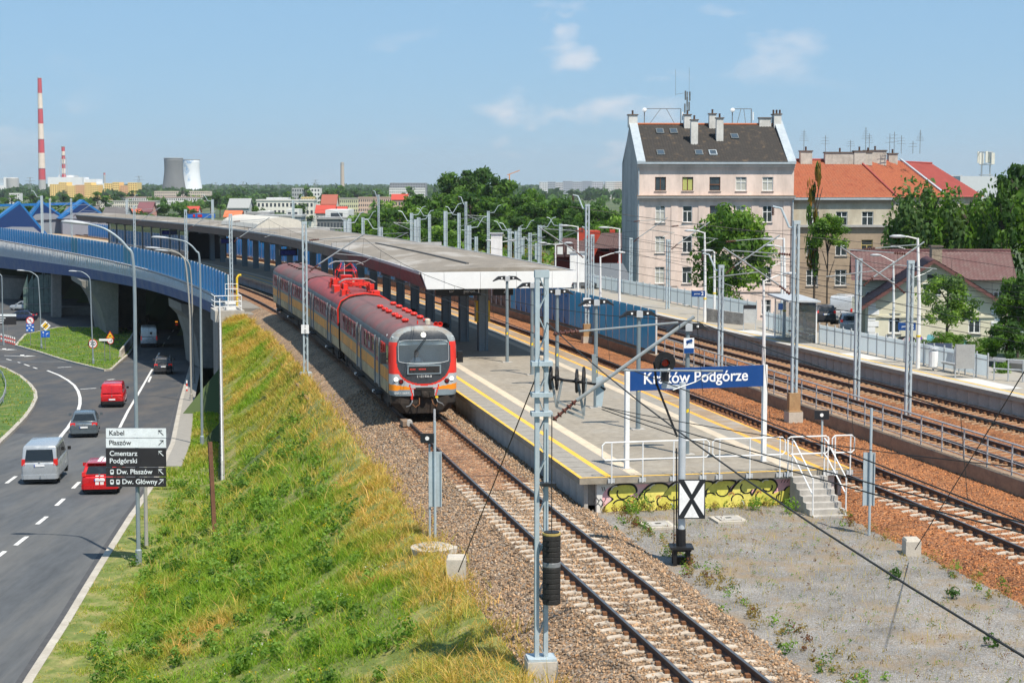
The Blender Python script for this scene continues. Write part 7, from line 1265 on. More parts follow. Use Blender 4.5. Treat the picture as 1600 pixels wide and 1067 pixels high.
for (xa, xb, ya, yb_, yt) in ((866, 926, 401, 401, 372), (926, 976, 389, 389, 364)):
    a, b = D(xa, ya, 199), D(xb, ya, 199); c_, d = D(xb+4, yt, 206), D(xa+14, yt, 206); tiled(rh, a, b, c_, d, 10, 14, m_brt, .05); MB().face([d, c_, c_+Vector((0, 7, -4)), d+Vector((0, 7, -4))]).build('rear_slope', m_brt, rh)
for x in (875, 890): p = D(x, 392, 199.2); MB().box(p.x-.5, p.x+.5, 198.9, 200, p.z-.7, p.z+.8).build('dormer', m_brt, rh); MB().box(p.x-.32, p.x+.32, 198.86, 198.9, p.z-.4, p.z+.5).build('dormer_window', m_wfr, rh)
fl = thing('flat_shed', 'low shed with dark flat roof left of the grey gable wall', 'shed', D(945, 495, 150)); p, q = D(905, 500, 150), D(985, 450, 150); MB().box(p.x, q.x, 150, 165, -6, 1.0).build('wall', M('shed_wall', (.4, .39, .37), .85), fl); MB().hexa([(p.x-.3, 149.6, .9), (q.x+.3, 149.6, .9), (q.x+.3, 165, 2.0), (p.x-.3, 165, 2.0), (p.x-.3, 149.6, 1.1), (q.x+.3, 149.6, 1.1), (q.x+.3, 165, 2.2), (p.x-.3, 165, 2.2)]).build('roof', M('roof_felt', (.12, .13, .14), .8, var=.15), fl); chimney(fl, D(947, 458, 156)-Vector((0, 0, .8)), .9, .9, 1.3, 0, m_white)
# street behind the platform
struct(MB().prism([(13, 118, -5.85), (60, 112, -5.85), (75, 190, -5.85), (13, 179, -5.85)], (0, 0, .05)).build('street', M('street_asphalt', (.14, .14, .145), .9, var=.15)))
struct(MB().hexa([(22, 104, -6), (34, 100, -6), (38, 150, -6), (24, 150, -6), (22, 104, -.4), (34, 100, -1.2), (38, 150, -4.0), (24, 150, -3.6)]).build('street_ramp', M('street_asphalt', (.14, .14, .145), .9, var=.15)))
for lab, x, y, col, kind, yw, gx in [('silver hatchback on the street behind the panel fence', 1329, 521, silver, 0, .1, 136), ('dark hatchback parked behind the white van', 1291, 506, dark_, 0, .15, 142)]:
    p = D(x, y, gx); vehicle(lab, 'car', (p.x, gx, p.z), yw-.25, 4.1, 1.72, 1.5, .95, col, (.1, .5, 2.4, 3.2, .78), (1.1, .9), (.78, .97, .9, 1.1), {}, rw=(.1, .9, .12, .84), group='cars on the street behind the platform')
p = D(1313, 509, 145); vv, VP = vehicle('white panel van parked on the street by the beige house', 'van', (p.x, 145, p.z), -.35, 5.6, 2.05, 2.5, 1.3, white_, (.05, .12, 3.9, 4.7, .9), (1.0, 1.2), (.88, .985, .95, 1.5), {'bumper': m_blk, 'mirror': m_blk}, rw=None, sidewin=False, name='delivery_van', group='cars on the street behind the platform')
# ---- fence on the outer platform, shelter, boards, seats, lamps
m_fpan = glassmat('white_fence_panel', (.92, .95, .95), .9, .4, .08, 1., .75); F0, F1, F2 = G(1543, 592, PZ), G(1280, 537, PZ), G(1193, 513, PZ)
def pfence(label, A, B, n, h=1.1, mat=m_fpan):
    t = thing('panel_fence', label, 'fence', A, 'white fences on the outer platform'); u_ = (B-A)/n; rz = math.atan2(u_.y, u_.x); w = u_.length; pm = mesh_of(MB().box(-.03, .03, -.03, .03, 0, h+.12), 'post', m_galv); pn = mesh_of(MB().box(.05, w-.05, -.01, .01, .12, h), 'panel', mat); rm = mesh_of(MB().box(0, w, .02, .05, h*.78, h*.78+.05), 'rail', m_galv)
    for k in range(n):
        p = A+u_*k; put('post', pm, t, p, rz); put('panel', pn, t, p, rz); put('rail', rm, t, p, rz)
    put('post', pm, t, B, rz)
pfence('long white panel fence along the back of the outer platform', F0, F1, 18); pfence('white panel fence left of the shelter, with the map board', F1+(F2-F1)*.12, F2, 9)
for k in range(5):
    Ya, Yb = 108+k*18, 126+k*18; pfence(['first', 'second', 'third', 'fourth', 'fifth'][k]+' stretch of pale fence receding behind the blue barrier, counted from the pink house', T(Ya, e2(Ya)+5.0, PZ), T(Yb, e2(Yb)+5.0, PZ), 12, 1.2)
shl = thing('waiting_shelter', 'small glazed waiting shelter with flat roof on the outer platform', 'shelter', G(1263, 537, PZ)); A_ = G(1275, 536, PZ); B_ = G(1246, 528, PZ); uu = (B_-A_).normalized(); nn_ = Vector((-uu.y, uu.x, 0)); nn_ = nn_ if nn_.x < 0 else -nn_; L_ = (B_-A_).length; 
for a in (0, L_):
    for o_ in (0, 1.4): MB().obox(A_+uu*a+nn_*o_, .07, .07, 2.35, 0).build('post', m_white, shl)
MB().prism([A_-uu*.3-nn_*.15+Vector((0, 0, 2.35)), B_+uu*.3-nn_*.15+Vector((0, 0, 2.5)), B_+uu*.3+nn_*1.8+Vector((0, 0, 2.55)), A_-uu*.3+nn_*1.8+Vector((0, 0, 2.4))], (0, 0, .1)).build('roof', m_lgrey, shl); MB().prism([A_, B_, B_+Vector((0, 0, 2.3)), A_+Vector((0, 0, 2.3))], nn_*.02).build('back_pane', glassmat('shelter_glass', (.9, .94, .95), .12), shl)
for p in (A_, B_): MB().prism([p+nn_*.05, p+nn_*1.35, p+nn_*1.35+Vector((0, 0, 2.2)), p+nn_*.05+Vector((0, 0, 2.2))], uu*.015).build('side_pane', glassmat('shelter_glass', (.9, .94, .95), .12), shl)
MB().prism([A_+uu*.3+nn_*.3+Vector((0, 0, .45)), B_-uu*.3+nn_*.3+Vector((0, 0, .45)), B_-uu*.3+nn_*.7+Vector((0, 0, .45)), A_+uu*.3+nn_*.7+Vector((0, 0, .45))], (0, 0, .05)).build('seat', M('red_seat', (.2, .05, .04), .7), shl)
def board2(label, x, yb, yt, w, ph, mat, txt=None, two=True):
    b = G(x, yb, PZ); t = thing('platform_board', label, 'sign', b, 'boards on the outer platform'); h = D(x, yt, b.y).z-PZ; u_ = Vector((math.cos(-.15), math.sin(-.15), 0))
    for e in ((-w/2, w/2) if two else (0,)): MB().obox(b+u_*e, .06, .06, h, -.15).build('post', m_galv, t)
    MB().obox(b+Vector((0, -.04, h-ph)), w, .05, ph, -.15).build('panel', mat, t); return t, b, h
board2('framed map board near the bench on the outer platform', 1507, 590, 538, .85, 1.15, M('map_grey', (.34, .34, .33), .6)); board2('low dark notice board behind the panel fence', 1467, 572, 536, 1.2, .45, M('notice_navy', (.06, .08, .13), .5))
t, b, h = board2('tall map board with dark header by the stone wall', 1171, 516, 477, .75, 1.1, M('map_pale', (.45, .46, .45), .6)); MB().obox(b+Vector((0, -.075, h-.2)), .8, .03, .22, -.15).build('header', m_sdark, t)
for lab, x, y, ds, tx in [('blue platform two sign on a lamp pole by the pink house', 1091, 459, 112, '2'), ('blue platform two sign in front of the cream house', 1417, 510, 86, '2'), ('small blue name plate beside the shelter', 1221, 479, 104, '')]:
    p = D(x, y, ds); t = thing('platform_sign', lab, 'sign', p, 'blue platform signs'); w = .9 if tx else .4; MB().box(p.x-w*.5, p.x+w*.5, ds-.03, ds, p.z-.2, p.z+.2).build('plate', m_blue, t)
    if tx: text('lettering', tx, m_swhite, t, p+Vector((w*.3, -.035, 0)), .34, 0, .002, 'CENTER', bold=True); text('lettering', 'peron', m_swhite, t, p+Vector((-.08, -.035, 0)), .16, 0, .002, 'CENTER')
    MB().tube([p-Vector((0, -.03, 0)), Vector((p.x, ds+.03, PZ))], .03, 5).build('post', m_galv, t)
b = G(1458, 579, PZ); t = thing('litter_bin', 'white litter bin beside the steel seats on the outer platform', 'bin', b); MB().lathe([(.2, .15), (.23, .2), (.23, .95), (.2, .96), (0, .96)], b, 12).build('bucket', m_white, t); MB().tube([b, b+Vector((0, 0, .2))], .05, 6).build('foot', m_galv, t); MB().lathe([(.25, 0), (.22, .08), (0, .1)], b+Vector((0, 0, 1.08)), 12).build('lid', m_lgrey, t)
b = G(1486, 582, PZ); t = thing('platform_bench', 'row of three perforated steel seats on the outer platform', 'bench', b); u_ = (F0-F1).normalized(); n_ = Vector((-u_.y, u_.x, 0)); n_ = n_ if n_.x < 0 else -n_; MB().beam(b-u_*.9+Vector((0, 0, .38)), b+u_*.9+Vector((0, 0, .38)), .06).build('beam', m_galv, t)
for k in (-1, 0, 1): MB().prism([b+u_*(k*.6-.26)-n_*.2+Vector((0, 0, .44)), b+u_*(k*.6+.26)-n_*.2+Vector((0, 0, .44)), b+u_*(k*.6+.26)+n_*.24+Vector((0, 0, .46)), b+u_*(k*.6-.26)+n_*.24+Vector((0, 0, .46))], (0, 0, .03)).build('seat', m_galv, t); MB().prism([b+u_*(k*.6-.26)-n_*.2+Vector((0, 0, .46)), b+u_*(k*.6+.26)-n_*.2+Vector((0, 0, .46)), b+u_*(k*.6+.26)-n_*.3+Vector((0, 0, .92)), b+u_*(k*.6-.26)-n_*.3+Vector((0, 0, .92))], n_*.03).build('backrest', m_galv, t)
for e in (-.75, .75): MB().beam(b+u_*e, b+u_*e+Vector((0, 0, .38)), .05).build('leg', m_galv, t)
rr_ = thing('pipe_railing', 'curved grey pipe railing at the near end of the outer platform', 'railing', G(1570, 597, PZ)); 
for z in (1.0, .55): MB().tube([G(1551, 594, PZ)+Vector((0, 0, z)), G(1600, 597, PZ)+Vector((0, 0, z)), G(1660, 600, PZ)+Vector((0, 0, z))], .035, 6).build('rail', m_galv, rr_)
for x, y in ((1553, 594), (1575, 595.5), (1598, 597)): MB().tube([G(x, y, PZ), G(x, y, PZ)+Vector((0, 0, 1.0))], .035, 6).build('post', m_galv, rr_)
sw = tag(MB().loft([[G(1105, 503, PZ)+Vector((0, 0, z))+d for d, z in ((Vector((0, 0, 0)), -1), (Vector((0, .4, 0)), -1), (Vector((0, .4, 0)), .9), (Vector((0, 0, 0)), .9))], [G(1162, 508, PZ)+Vector((0, 0, z))+d for d, z in ((Vector((0, 0, 0)), -1), (Vector((0, .4, 0)), -1), (Vector((0, .4, 0)), .75), (Vector((0, 0, 0)), .75))]]).build('stone_wall', M('grey_rubble', (.33, .31, .28), .9, var=.4, scale=2.5, bump=.8, bscale=4)), 'low grey rubble stone wall at the back of the outer platform', 'wall')
def white_lamp(label, x, yb, yt, hx, hy, z=PZ, dist=None):
    b = G(x, yb, z) if dist is None else D(x, yb, dist); b.z = z; Yd = b.y; t = thing('platform_lamp', label, 'lamp', b, 'white lamp poles on the right'); top = D(x, yt, Yd); h = D(hx, hy, Yd); MB().tube([b, Vector((b.x, b.y, (top.z+b.z)/2)), top], [.11, .09, .06], 8).build('pole', m_white, t); MB().tube([top-Vector((0, 0, .05)), top.lerp(h, .7)+Vector((0, 0, .02)), h], .035, 6).build('arm', m_white, t); d = (h-top); d.z = 0; d.normalize(); a, u_ = frame(d)
    MB().loft([[h+d*x_+a*y_*k*.14+u_*(z_*k) for y_, z_ in ((-1, 0), (-.5, -.06), (.5, -.06), (1, 0), (.5, .1), (-.5, .1))] for x_, k in ((-.1, .5), (.15, 1), (.5, 1), (.7, .4))]).build('lamp_head', m_lgrey, t, True)
    if z == PZ: MB().lathe([(.115, 1.55), (.115, 1.65)], b, 8).build('yellow_band', m_stripe, t)
for a in [('white lamp pole before the cream station house', 1434, 575, 372, 1412, 370), ('white lamp pole before the left windows of the pink house', 1101, 504, 363, 1086, 361), ('white lamp pole just left of the shelter', 1225, 527, 372, 1207, 374), ('second white lamp pole close behind the one by the shelter', 1221, 505, 385, 1208, 384, -1, 118), ('white lamp pole behind the right post of the station sign', 1193, 578, 438, 1226, 428, -.3), ('lamp pole beside the trunk of the maple', 1116, 492, 393, 1112, 392, PZ, 118), ('white lamp pole before the flat shed', 938, 470, 401, 962, 395, -.5, 122), ('white lamp pole before the grey gable wall', 968, 455, 357, 950, 356, -.5, 128), ('white lamp pole before the red house', 903, 440, 354, 888, 353, -.5, 140), ('grey street lamp by the cream house roof', 1396, 500, 408, 1375, 399, -2, 122), ('street lamp behind the purple roof', 1420, 440, 390, 1402, 386, -2, 150)]: white_lamp(*a)
for lab, x0, x1, y, ds in [('double armed lamp beyond the canopy corner', 848, 888, 380, 160), ('double armed lamp over the canopy edge', 765, 800, 376, 170)]:
    b = D((x0+x1)/2, 450, ds); b.z = -1; t = thing('double_lamp', lab, 'lamp', b, 'double armed lamps'); p, q = D(x0, y, ds), D(x1, y, ds); m_ = p.lerp(q, .5); MB().tube([b, m_], .07, 6).build('pole', m_white, t); MB().tube([p, m_+Vector((0, 0, -.15)), q], .04, 6).build('arm', m_white, t)
    for h in (p, q): MB().loft([[h+Vector((x_*(.9), y_*k*.15, z_*k)) for y_, z_ in ((-1, 0), (0, -.08), (1, 0), (0, .12))] for x_, k in ((-.45, .4), (-.2, 1), (.2, 1), (.45, .4))]).build('lamp_head', m_lgrey, t, True)
for lab, x, y, w, h_ in [('white equipment cabinet behind the canopy corner', 902, 418, 1.3, 2.6), ('white equipment cabinet at the canopy edge', 776, 385, 1.0, 2.2)]:
    p = D(x, y, 150); t = thing('equipment_cabinet', lab, 'cabinet', p-Vector((0, 0, h_/2)), 'white cabinets'); MB().obox(p-Vector((0, 0, h_/2)), w, .8, h_).build('case', m_white, t); MB().obox(p+Vector((0, 0, h_/2)), w+.2, 1.0, .1).build('roof', m_lgrey, t); MB().obox(p-Vector((0, 0, 6)), .6, .6, 6-h_/2-.01).build('pedestal', m_galv, t)
# ================================================================ vegetation
def blades(Pb, h, w, lean, az, cols, tipcol=None):
    """n grass blades: bottom quad + tip triangle as 3 triangles; arrays of base points, heights, widths, lean vectors"""
    n = len(Pb); d = np.stack([np.cos(az), np.sin(az), np.zeros(n)], -1)*w[:, None]/2; up = np.zeros((n, 3)); up[:, 2] = h; ln = np.concatenate([lean, np.zeros((n, 1))], 1)
    V = np.empty((n, 5, 3)); V[:, 0] = Pb-d; V[:, 1] = Pb+d; V[:, 2] = Pb+d*.75+up*.55+ln*.3; V[:, 3] = Pb-d*.75+up*.55+ln*.3; V[:, 4] = Pb+up*.97+ln
    b = np.arange(n)[:, None]*5; F = np.concatenate([b+np.array([0, 1, 2]), b+np.array([0, 2, 3]), b+np.array([3, 2, 4])])
    C = np.repeat(cols[:, None, :], 5, 1)
    if tipcol is not None: C[:, 4] = tipcol
    return V.reshape(-1, 3), F, C.reshape(-1, 3)
rg = RNG; LEAF = leafmat('grass_blades')
def slope_zone(X, Y, t):
    """how dry (0 green .. 1 straw) the slope is, and which places are bare"""
    edge = np.clip((t-.80+.1*vn(X, Y, 1.5, 1)+.07*vn(X, Y, .5, 3))/.14, 0, 1); far_ = np.clip((Y-66)/28, 0, 1)*np.clip(.55+.75*vn(X, Y, 2.2, 4), 0, 1); near_l = np.clip((.26-t)/.2, 0, 1)*np.clip(.5+.6*vn(X, Y, 1.8, 7), 0, 1); patch = np.clip(vn(X, Y, 2.6, 9)*2.2-.95, 0, 1)
    low = np.exp(-((X+9.3)/1.1)**2-((Y-49.5)/1.8)**2)*1.3
    return np.clip(np.maximum.reduce([edge, far_*.9, near_l*.75, patch*.65, low]), 0, 1)
def grass_cols(dry, n):
    g1 = np.array([.25, .41, .03]); g2 = np.array([.125, .25, .02]); y1 = np.array([.45, .37, .08]); y2 = np.array([.66, .40, .15]); q = rg.random((n, 1)); green = g1*q+g2*(1-q); r = rg.random((n, 1)); straw = y1*r+y2*(1-r); k = np.clip(dry[:, None]+rg.normal(0, .16, (n, 1)), 0, 1); c = green*(1-k)+straw*k
    return c*rg.uniform(.75, 1.25, (n, 1))
parts = []
for n, lo, hi, hs_ in ((175000, 22, 62, 1.), (85000, 62, 135, 1.15), (9000, 24, 80, 2.1)):
    Y = lo+(hi-lo)*rg.random(n)**(.9); t = rg.random(n)**.92; t = np.clip(t+np.where(t > .9, rg.normal(0, .03, n), 0), 0, 1.06); X, Y, Z = emb(Y, t); dry = np.clip(slope_zone(X, Y, t)+(.45 if hs_ > 2 else 0), 0, 1)
    bare = (t < .10) & (vn(X, Y, 1.1, 3) > -.15) & (Y < 84); keep = ~bare | (rg.random(n) < .25); X, Y, Z, t, dry = X[keep], Y[keep], Z[keep], t[keep], dry[keep]; m_ = len(X)
    clump = np.clip(.6+.55*vn(X, Y, .8, 5)+.3*vn(X, Y, 2.7, 8)+.3*vn(X, Y, .33, 2), .15, 1.6); h = (.10+.34*rg.random(m_)**1.3)*clump*np.where(t < .16, .45, 1.)*hs_; w = rg.uniform(.014, .03, m_)*(1+(Y-40)/70); lean = rg.normal(0, .75, (m_, 2))*h[:, None]
    parts.append(blades(np.stack([X, Y, Z-.02], -1), h, w, lean, rg.uniform(0, math.pi, m_), grass_cols(dry, m_)))
# verge by the wing wall, islands and the grass round the outer platform
def extra(n, fx, hmax, dryf=.25):
    X, Y, Z = fx(n); m_ = len(X); h = rg.uniform(.05, hmax, m_)*np.clip(.7+.5*vn(X, Y, 1.2, 2), .3, 1.4); parts.append(blades(np.stack([X, Y, Z-.01], -1), h, rg.uniform(.03, .06, m_)*(1+(Y-60)/90), rg.normal(0, .4, (m_, 2))*h[:, None], rg.uniform(0, math.pi, m_), grass_cols(np.clip(dryf+.5*vn(X, Y, 3., 6), 0, 1), m_)))
kxv = lambda Y: np.interp(Y, _ky, _kx); rzv = lambda Y: np.interp(Y, [60, 75, 110, 190, 230], [-5.0, -5.1, -6.7, -10, -10.2])
def vg(n): Y = rg.uniform(84, 134, n); a = kxv(Y)+.4+np.where(Y > 92, .9, 0); b = -.1725*Y-.25; X = a+(b-a)*rg.random(n); ok = b > a; return X[ok], Y[ok], rzv(Y)[ok]+.1
extra(9000, vg, .35)
def inpoly(P_, n):
    x = np.array([p.x for p in P_]); y = np.array([p.y for p in P_]); X = rg.uniform(x.min(), x.max(), n); Y = rg.uniform(y.min(), y.max(), n); c = np.zeros(n, bool); j = len(x)-1
    for i in range(len(x)): c ^= ((y[i] > Y) != (y[j] > Y)) & (X < (x[j]-x[i])*(Y-y[i])/(y[j]-y[i]+1e-9)+x[i]); j = i
    return X[c], Y[c], rzv(Y[c])+.17
extra(26000, lambda n: inpoly(ISL1, n), .22, .05); extra(26000, lambda n: inpoly([p for p in ISL2], n), .3, .3)
V = np.concatenate([p[0] for p in parts]); offs = np.cumsum([0]+[len(p[0]) for p in parts[:-1]]); F = np.concatenate([p[1]+o for p, o in zip(parts, offs)]); C = np.concatenate([p[2] for p in parts])
stuff(np_mesh('grass', V, F, LEAF, cols=C), 'tall green and straw coloured grass covering the embankment', 'grass')
# leafy weeds: clusters of small leaves, flowers
def leafcloud(n, size, shape, cols, flat=.35):
    """n leaf quads; shape(n) gives points and outward directions"""
    P_, Nn = shape(n); a = rg.normal(size=(n, 3)); a -= (a*Nn).sum(1, keepdims=True)*Nn*(1-flat); a /= np.linalg.norm(a, axis=1, keepdims=True)+1e-9; b = np.cross(Nn+rg.normal(0, .45, (n, 3)), a); b /= np.linalg.norm(b, axis=1, keepdims=True)+1e-9
    s = size*rg.uniform(.6, 1.3, (n, 1)); V = np.empty((n, 4, 3)); V[:, 0] = P_-a*s; V[:, 1] = P_-b*s*.55; V[:, 2] = P_+a*s; V[:, 3] = P_+b*s*.55
    F = np.arange(n*4).reshape(n, 4); return V.reshape(-1, 3), F, np.repeat(cols(n, P_)[:, None, :], 4, 1).reshape(-1, 3)
def ball(c, r, zf=1.):
    def f(n): d = rg.normal(size=(n, 3)); d /= np.linalg.norm(d, axis=1, keepdims=True); q = rg.random((n, 1))**.45; return np.array(c)+d*q*np.array([r, r, r*zf]), d
    return f
WC = {'dark': ((.03, .075, .016), (.06, .13, .025)), 'mid': ((.055, .125, .018), (.115, .22, .03)), 'light': ((.12, .23, .03), (.22, .35, .06)), 'dry': ((.2, .15, .05), (.34, .25, .09)), 'yellow': ((.5, .35, .01), (.65, .48, .02)), 'red': ((.13, .05, .03), (.2, .09, .04)), 'white': ((.6, .6, .55), (.7, .7, .65)), 'birch': ((.06, .12, .035), (.12, .2, .06)), 'autumn': ((.12, .12, .02), (.32, .15, .03))}
def colf(k):
    a, b = map(np.array, WC[k]); return lambda n, P_: (a+(b-a)*rg.random((n, 1)))*rg.uniform(.8, 1.2, (n, 1))
def weed_patch(name, label, spots, cat='weeds'):
    ps = []
    for (c, r, zf, k, n, s) in spots: ps.append(leafcloud(n, s, ball(c, r, zf), colf(k)))
    V = np.concatenate([p[0] for p in ps]); o = np.cumsum([0]+[len(p[0]) for p in ps[:-1]]); F = np.concatenate([p[1]+q for p, q in zip(ps, o)]); return stuff(np_mesh(name, V, F, LEAF, cols=np.concatenate([p[2] for p in ps])), label, cat)
sp = []
for k in range(620):
    Y = 24+62*rg.random()**1.1; t = rg.uniform(.12, .86); X, Yy, Z = emb(Y, t); X, Yy, Z = float(X), float(Yy), float(Z); r = rg.uniform(.1, .4)*(1.5 if k % 17 == 0 else 1); sp.append(((X, Yy, Z+r*.6), r, rg.uniform(.7, 1.4), ['mid', 'mid', 'light', 'light', 'light'][rg.integers(5)], int(50+110*r), .05+.05*r))
    if k % 3 == 0: sp.append(((X+rg.normal(0, .3), Yy, Z+r*1.1+.1), .22, .35, 'yellow', 9, .028))
    if k % 11 == 0: sp.append(((X+rg.normal(0, .3), Yy, Z+r+.1), .25, .3, 'white', 10, .022))
weed_patch('weeds', 'leafy weeds with yellow and white flowers scattered over the embankment', sp)
sp = []
for k in range(780):
    d = rg.uniform(2.7, 9.9); Y = rg.uniform(26, 51.3); p = T(Y, d, -.5); r = rg.uniform(.035, .13); sp.append(((p.x, p.y, p.z+r*.8), r, rg.uniform(.5, 2.2), ['dry', 'dry', 'red', 'dry', 'mid', 'light'][rg.integers(6)], int(8+90*r), .02))
for k in range(260):
    e = rg.random(); p = T(rg.uniform(26, 51), (2.9 if e < .45 else 9.6)+rg.normal(0, .28), -.5) if e < .8 else T(PY0+.2-abs(rg.normal(0, .3)), rg.uniform(2.5, 9.5), -.5); r = rg.uniform(.08, .22); sp.append(((p.x, p.y, p.z+r*.7), r, 1.1, ['dry', 'mid', 'light', 'red', 'dry'][rg.integers(5)], int(16+130*r), .035))
for x, y in ((1490, 935), (1400, 905), (1550, 1010)): p = G(x, y, -.5); sp.append(((p.x, p.y, -.35), .2, .9, 'dark', 90, .05))
for x, y, r in ((985, 800, .3), (1005, 795, .35), (1180, 795, .25), (1235, 800, .3), (1170, 770, .35), (1560, 590, .4)): p = G(x, y, -.45 if x < 1500 else .2); sp.append(((p.x, p.y, -.5+r*.8 if x < 1500 else .4), r, 1.1, 'light', 120, .05))
weed_patch('weeds', 'small dry weeds sprouting from the grey gravel yard', sp)
# yellowish scrub growing on the railway land beyond
def stems(n, fx, h0, h1, dr):
    X, Y, Z = fx(n); m_ = len(X); h = rg.uniform(h0, h1, m_); return blades(np.stack([X, Y, Z], -1), h, rg.uniform(.006, .014, m_), rg.normal(0, .3, (m_, 2))*h[:, None], rg.uniform(0, math.pi, m_), grass_cols(np.full(m_, dr), m_))
a_, b_, c_ = stems(4200, lambda n: (lambda d, Y: (np.array([T(y, q).x for y, q in zip(Y, d)]), np.array([T(y, q).y for y, q in zip(Y, d)]), np.full(n, -.55)))(rg.uniform(2.5, 9.9, n), rg.uniform(26, 51.4, n)), .06, .3, .8)
b2 = a_.copy(); stuff(np_mesh('dry_stalks', a_, b_, LEAF, cols=c_), 'thin dry stalks standing in the gravel yard', 'stalks')
# stones on the ballast shoulder, near enough to be seen singly
def stones(name, label, n, fy, fd, zf, cols, smin, smax):
    ico = np.array([(1, 0, 0), (-1, 0, 0), (0, 1, 0), (0, -1, 0), (0, 0, 1), (0, 0, -1)], float); fc = np.array([(0, 2, 4), (2, 1, 4), (1, 3, 4), (3, 0, 4), (2, 0, 5), (1, 2, 5), (3, 1, 5), (0, 3, 5)])
    Y = fy(n); d = fd(n, Y); h = np.interp(Y, YS, HS); X = np.interp(Y, YS, XS)+d*np.cos(h); Yw = Y+d*np.sin(h); Z = zf(d, Y); s = rg.uniform(smin, smax, (n, 1, 1))*rg.uniform(.6, 1.3, (n, 1, 3)); V = ico[None]*s+rg.normal(0, .25, (n, 6, 3))*s; a = rg.uniform(0, 6.28, n); c, s_ = np.cos(a), np.sin(a); x = V[..., 0]*c[:, None]-V[..., 1]*s_[:, None]; V[..., 1] = V[..., 0]*s_[:, None]+V[..., 1]*c[:, None]; V[..., 0] = x
    V += np.stack([X, Yw, Z], -1)[:, None]; F = (np.arange(n)[:, None, None]*6+fc[None]).reshape(-1, 3); ci = np.array(cols)[rg.integers(len(cols), size=n)]*rg.uniform(.7, 1.25, (n, 1)); return stuff(np_mesh(name, V.reshape(-1, 3), F, M('loose_stone', rough=.9, var=.15, scale=6, attr='col'), cols=np.repeat(ci[:, None], 6, 1).reshape(-1, 3)), label, 'stones')
def z1v(d, Y): a = np.abs(d)-1.55; return -.225-np.where(d < 0, .75, .5)*np.clip(a/np.where(d < 0, 1.9, 1.3), 0, 1)
def dd1(n, Y): d = rg.uniform(-3.6, 2.7, n); return d
stones('ballast_stones', 'loose tan ballast stones around the near track', 42000, lambda n: 24+58*rg.random(n)**1.35, dd1, z1v, BAL1[1:], .022, .05)
stones('ballast_stones', 'loose rust brown ballast stones around the second track', 20000, lambda n: 36+50*rg.random(n)**1.2, lambda n, Y: rg.uniform(9.3, 16.7, n), lambda d, Y: -.235-.3*np.clip((np.abs(d-12.4)-1.7)/1.2, 0, 1), BAL2[1:], .022, .05)
# ---------------------------------------------------------------- trees
m_bark = M('bark', (.085, .065, .05), .95, var=.3, scale=4, bump=.5, bscale=12)
def crown_mesh(name, seed, nc, nl, leaf, col, col2=None, shape='round', zf=1.):
    g = np.random.default_rng(seed); ps = []
    for k in range(nc):
        if shape == 'round': d = g.normal(size=3); d /= np.linalg.norm(d); d[2] = d[2] if d[2] > -.55 else -d[2]; q = .35+.5*g.random()**.6; c = d*q*np.array([1, 1, zf]); r = g.uniform(.2, .36)
        elif shape == 'cone': z = g.random()**.8*2-1; rad = (1-(z+1)/2)*.85+.06; a = g.uniform(0, 6.28); c = np.array([math.cos(a)*rad*.75, math.sin(a)*rad*.75, z*zf]); r = .1+.2*rad
        elif shape == 'willow': d = g.normal(size=3); d /= np.linalg.norm(d); d[2] = abs(d[2])*.9; c = d*np.array([.75, .75, zf*.85]); c[2] -= g.random()*.5; r = g.uniform(.13, .24)
        else: z = g.random()*2-1; a = g.uniform(0, 6.28); c = np.array([math.cos(a)*.5*g.random(), math.sin(a)*.5*g.random(), z*zf]); r = g.uniform(.2, .4)
        zz = .75 if shape != 'willow' else 1.9; ps.append(leafcloud(nl, leaf, ball(c, r, zz), colf(col2 if col2 and g.random() < .35 else col)))
    V = np.concatenate([p[0] for p in ps]); o = np.cumsum([0]+[len(p[0]) for p in ps[:-1]]); F = np.concatenate([p[1]+q for p, q in zip(ps, o)]); ob = np_mesh('crown', V, F, LEAF, cols=np.concatenate([p[2] for p in ps])); me = ob.data; bpy.data.objects.remove(ob); me.name = name; return me
def trunk_mesh(seed):
    g = random.Random(seed); mb = MB(); mb.tube([(0, 0, 0), (g.uniform(-.03, .03), g.uniform(-.03, .03), .5), (g.uniform(-.06, .06), .0, 1.0)], [.055, .042, .02], 8)
    for k in range(7): a = k*2.4+g.random(); z = g.uniform(.35, .85); e = g.uniform(.25, .42); mb.tube([(0, 0, z), (math.cos(a)*e*.5, math.sin(a)*e*.5, z+.12), (math.cos(a)*e, math.sin(a)*e, z+.22)], [.022, .014, .006], 5)
    return mesh_of(mb, 'trunk', m_bark)
TRK = [trunk_mesh(i) for i in range(3)]
CRN = {('big', 0): crown_mesh('crown', 1, 46, 150, .055, 'mid', 'dark'), ('big', 1): crown_mesh('crown', 2, 46, 150, .055, 'mid', 'light'), ('far', 0): crown_mesh('crown', 3, 26, 75, .085, 'dark', 'mid'), ('far', 1): crown_mesh('crown', 4, 26, 75, .085, 'mid', 'dark'), ('far', 2): crown_mesh('crown', 5, 24, 75, .085, 'mid', 'light'),
       ('tiny', 0): crown_mesh('crown', 6, 14, 30, .15, 'dark', 'mid'), ('tiny', 1): crown_mesh('crown', 7, 14, 30, .15, 'mid', 'dark'), ('willow', 0): crown_mesh('crown', 8, 60, 110, .05, 'birch', 'mid', 'willow'), ('cone', 0): crown_mesh('crown', 9, 60, 90, .05, 'dark', 'mid', 'cone', 1.0), ('apple', 0): crown_mesh('crown', 10, 44, 120, .05, 'birch', 'light'), ('slim', 0): crown_mesh('crown', 11, 15, 34, .12, 'autumn', 'mid', 'slim', 1.), ('shrub', 0): crown_mesh('crown', 12, 24, 130, .06, 'mid', 'light')}
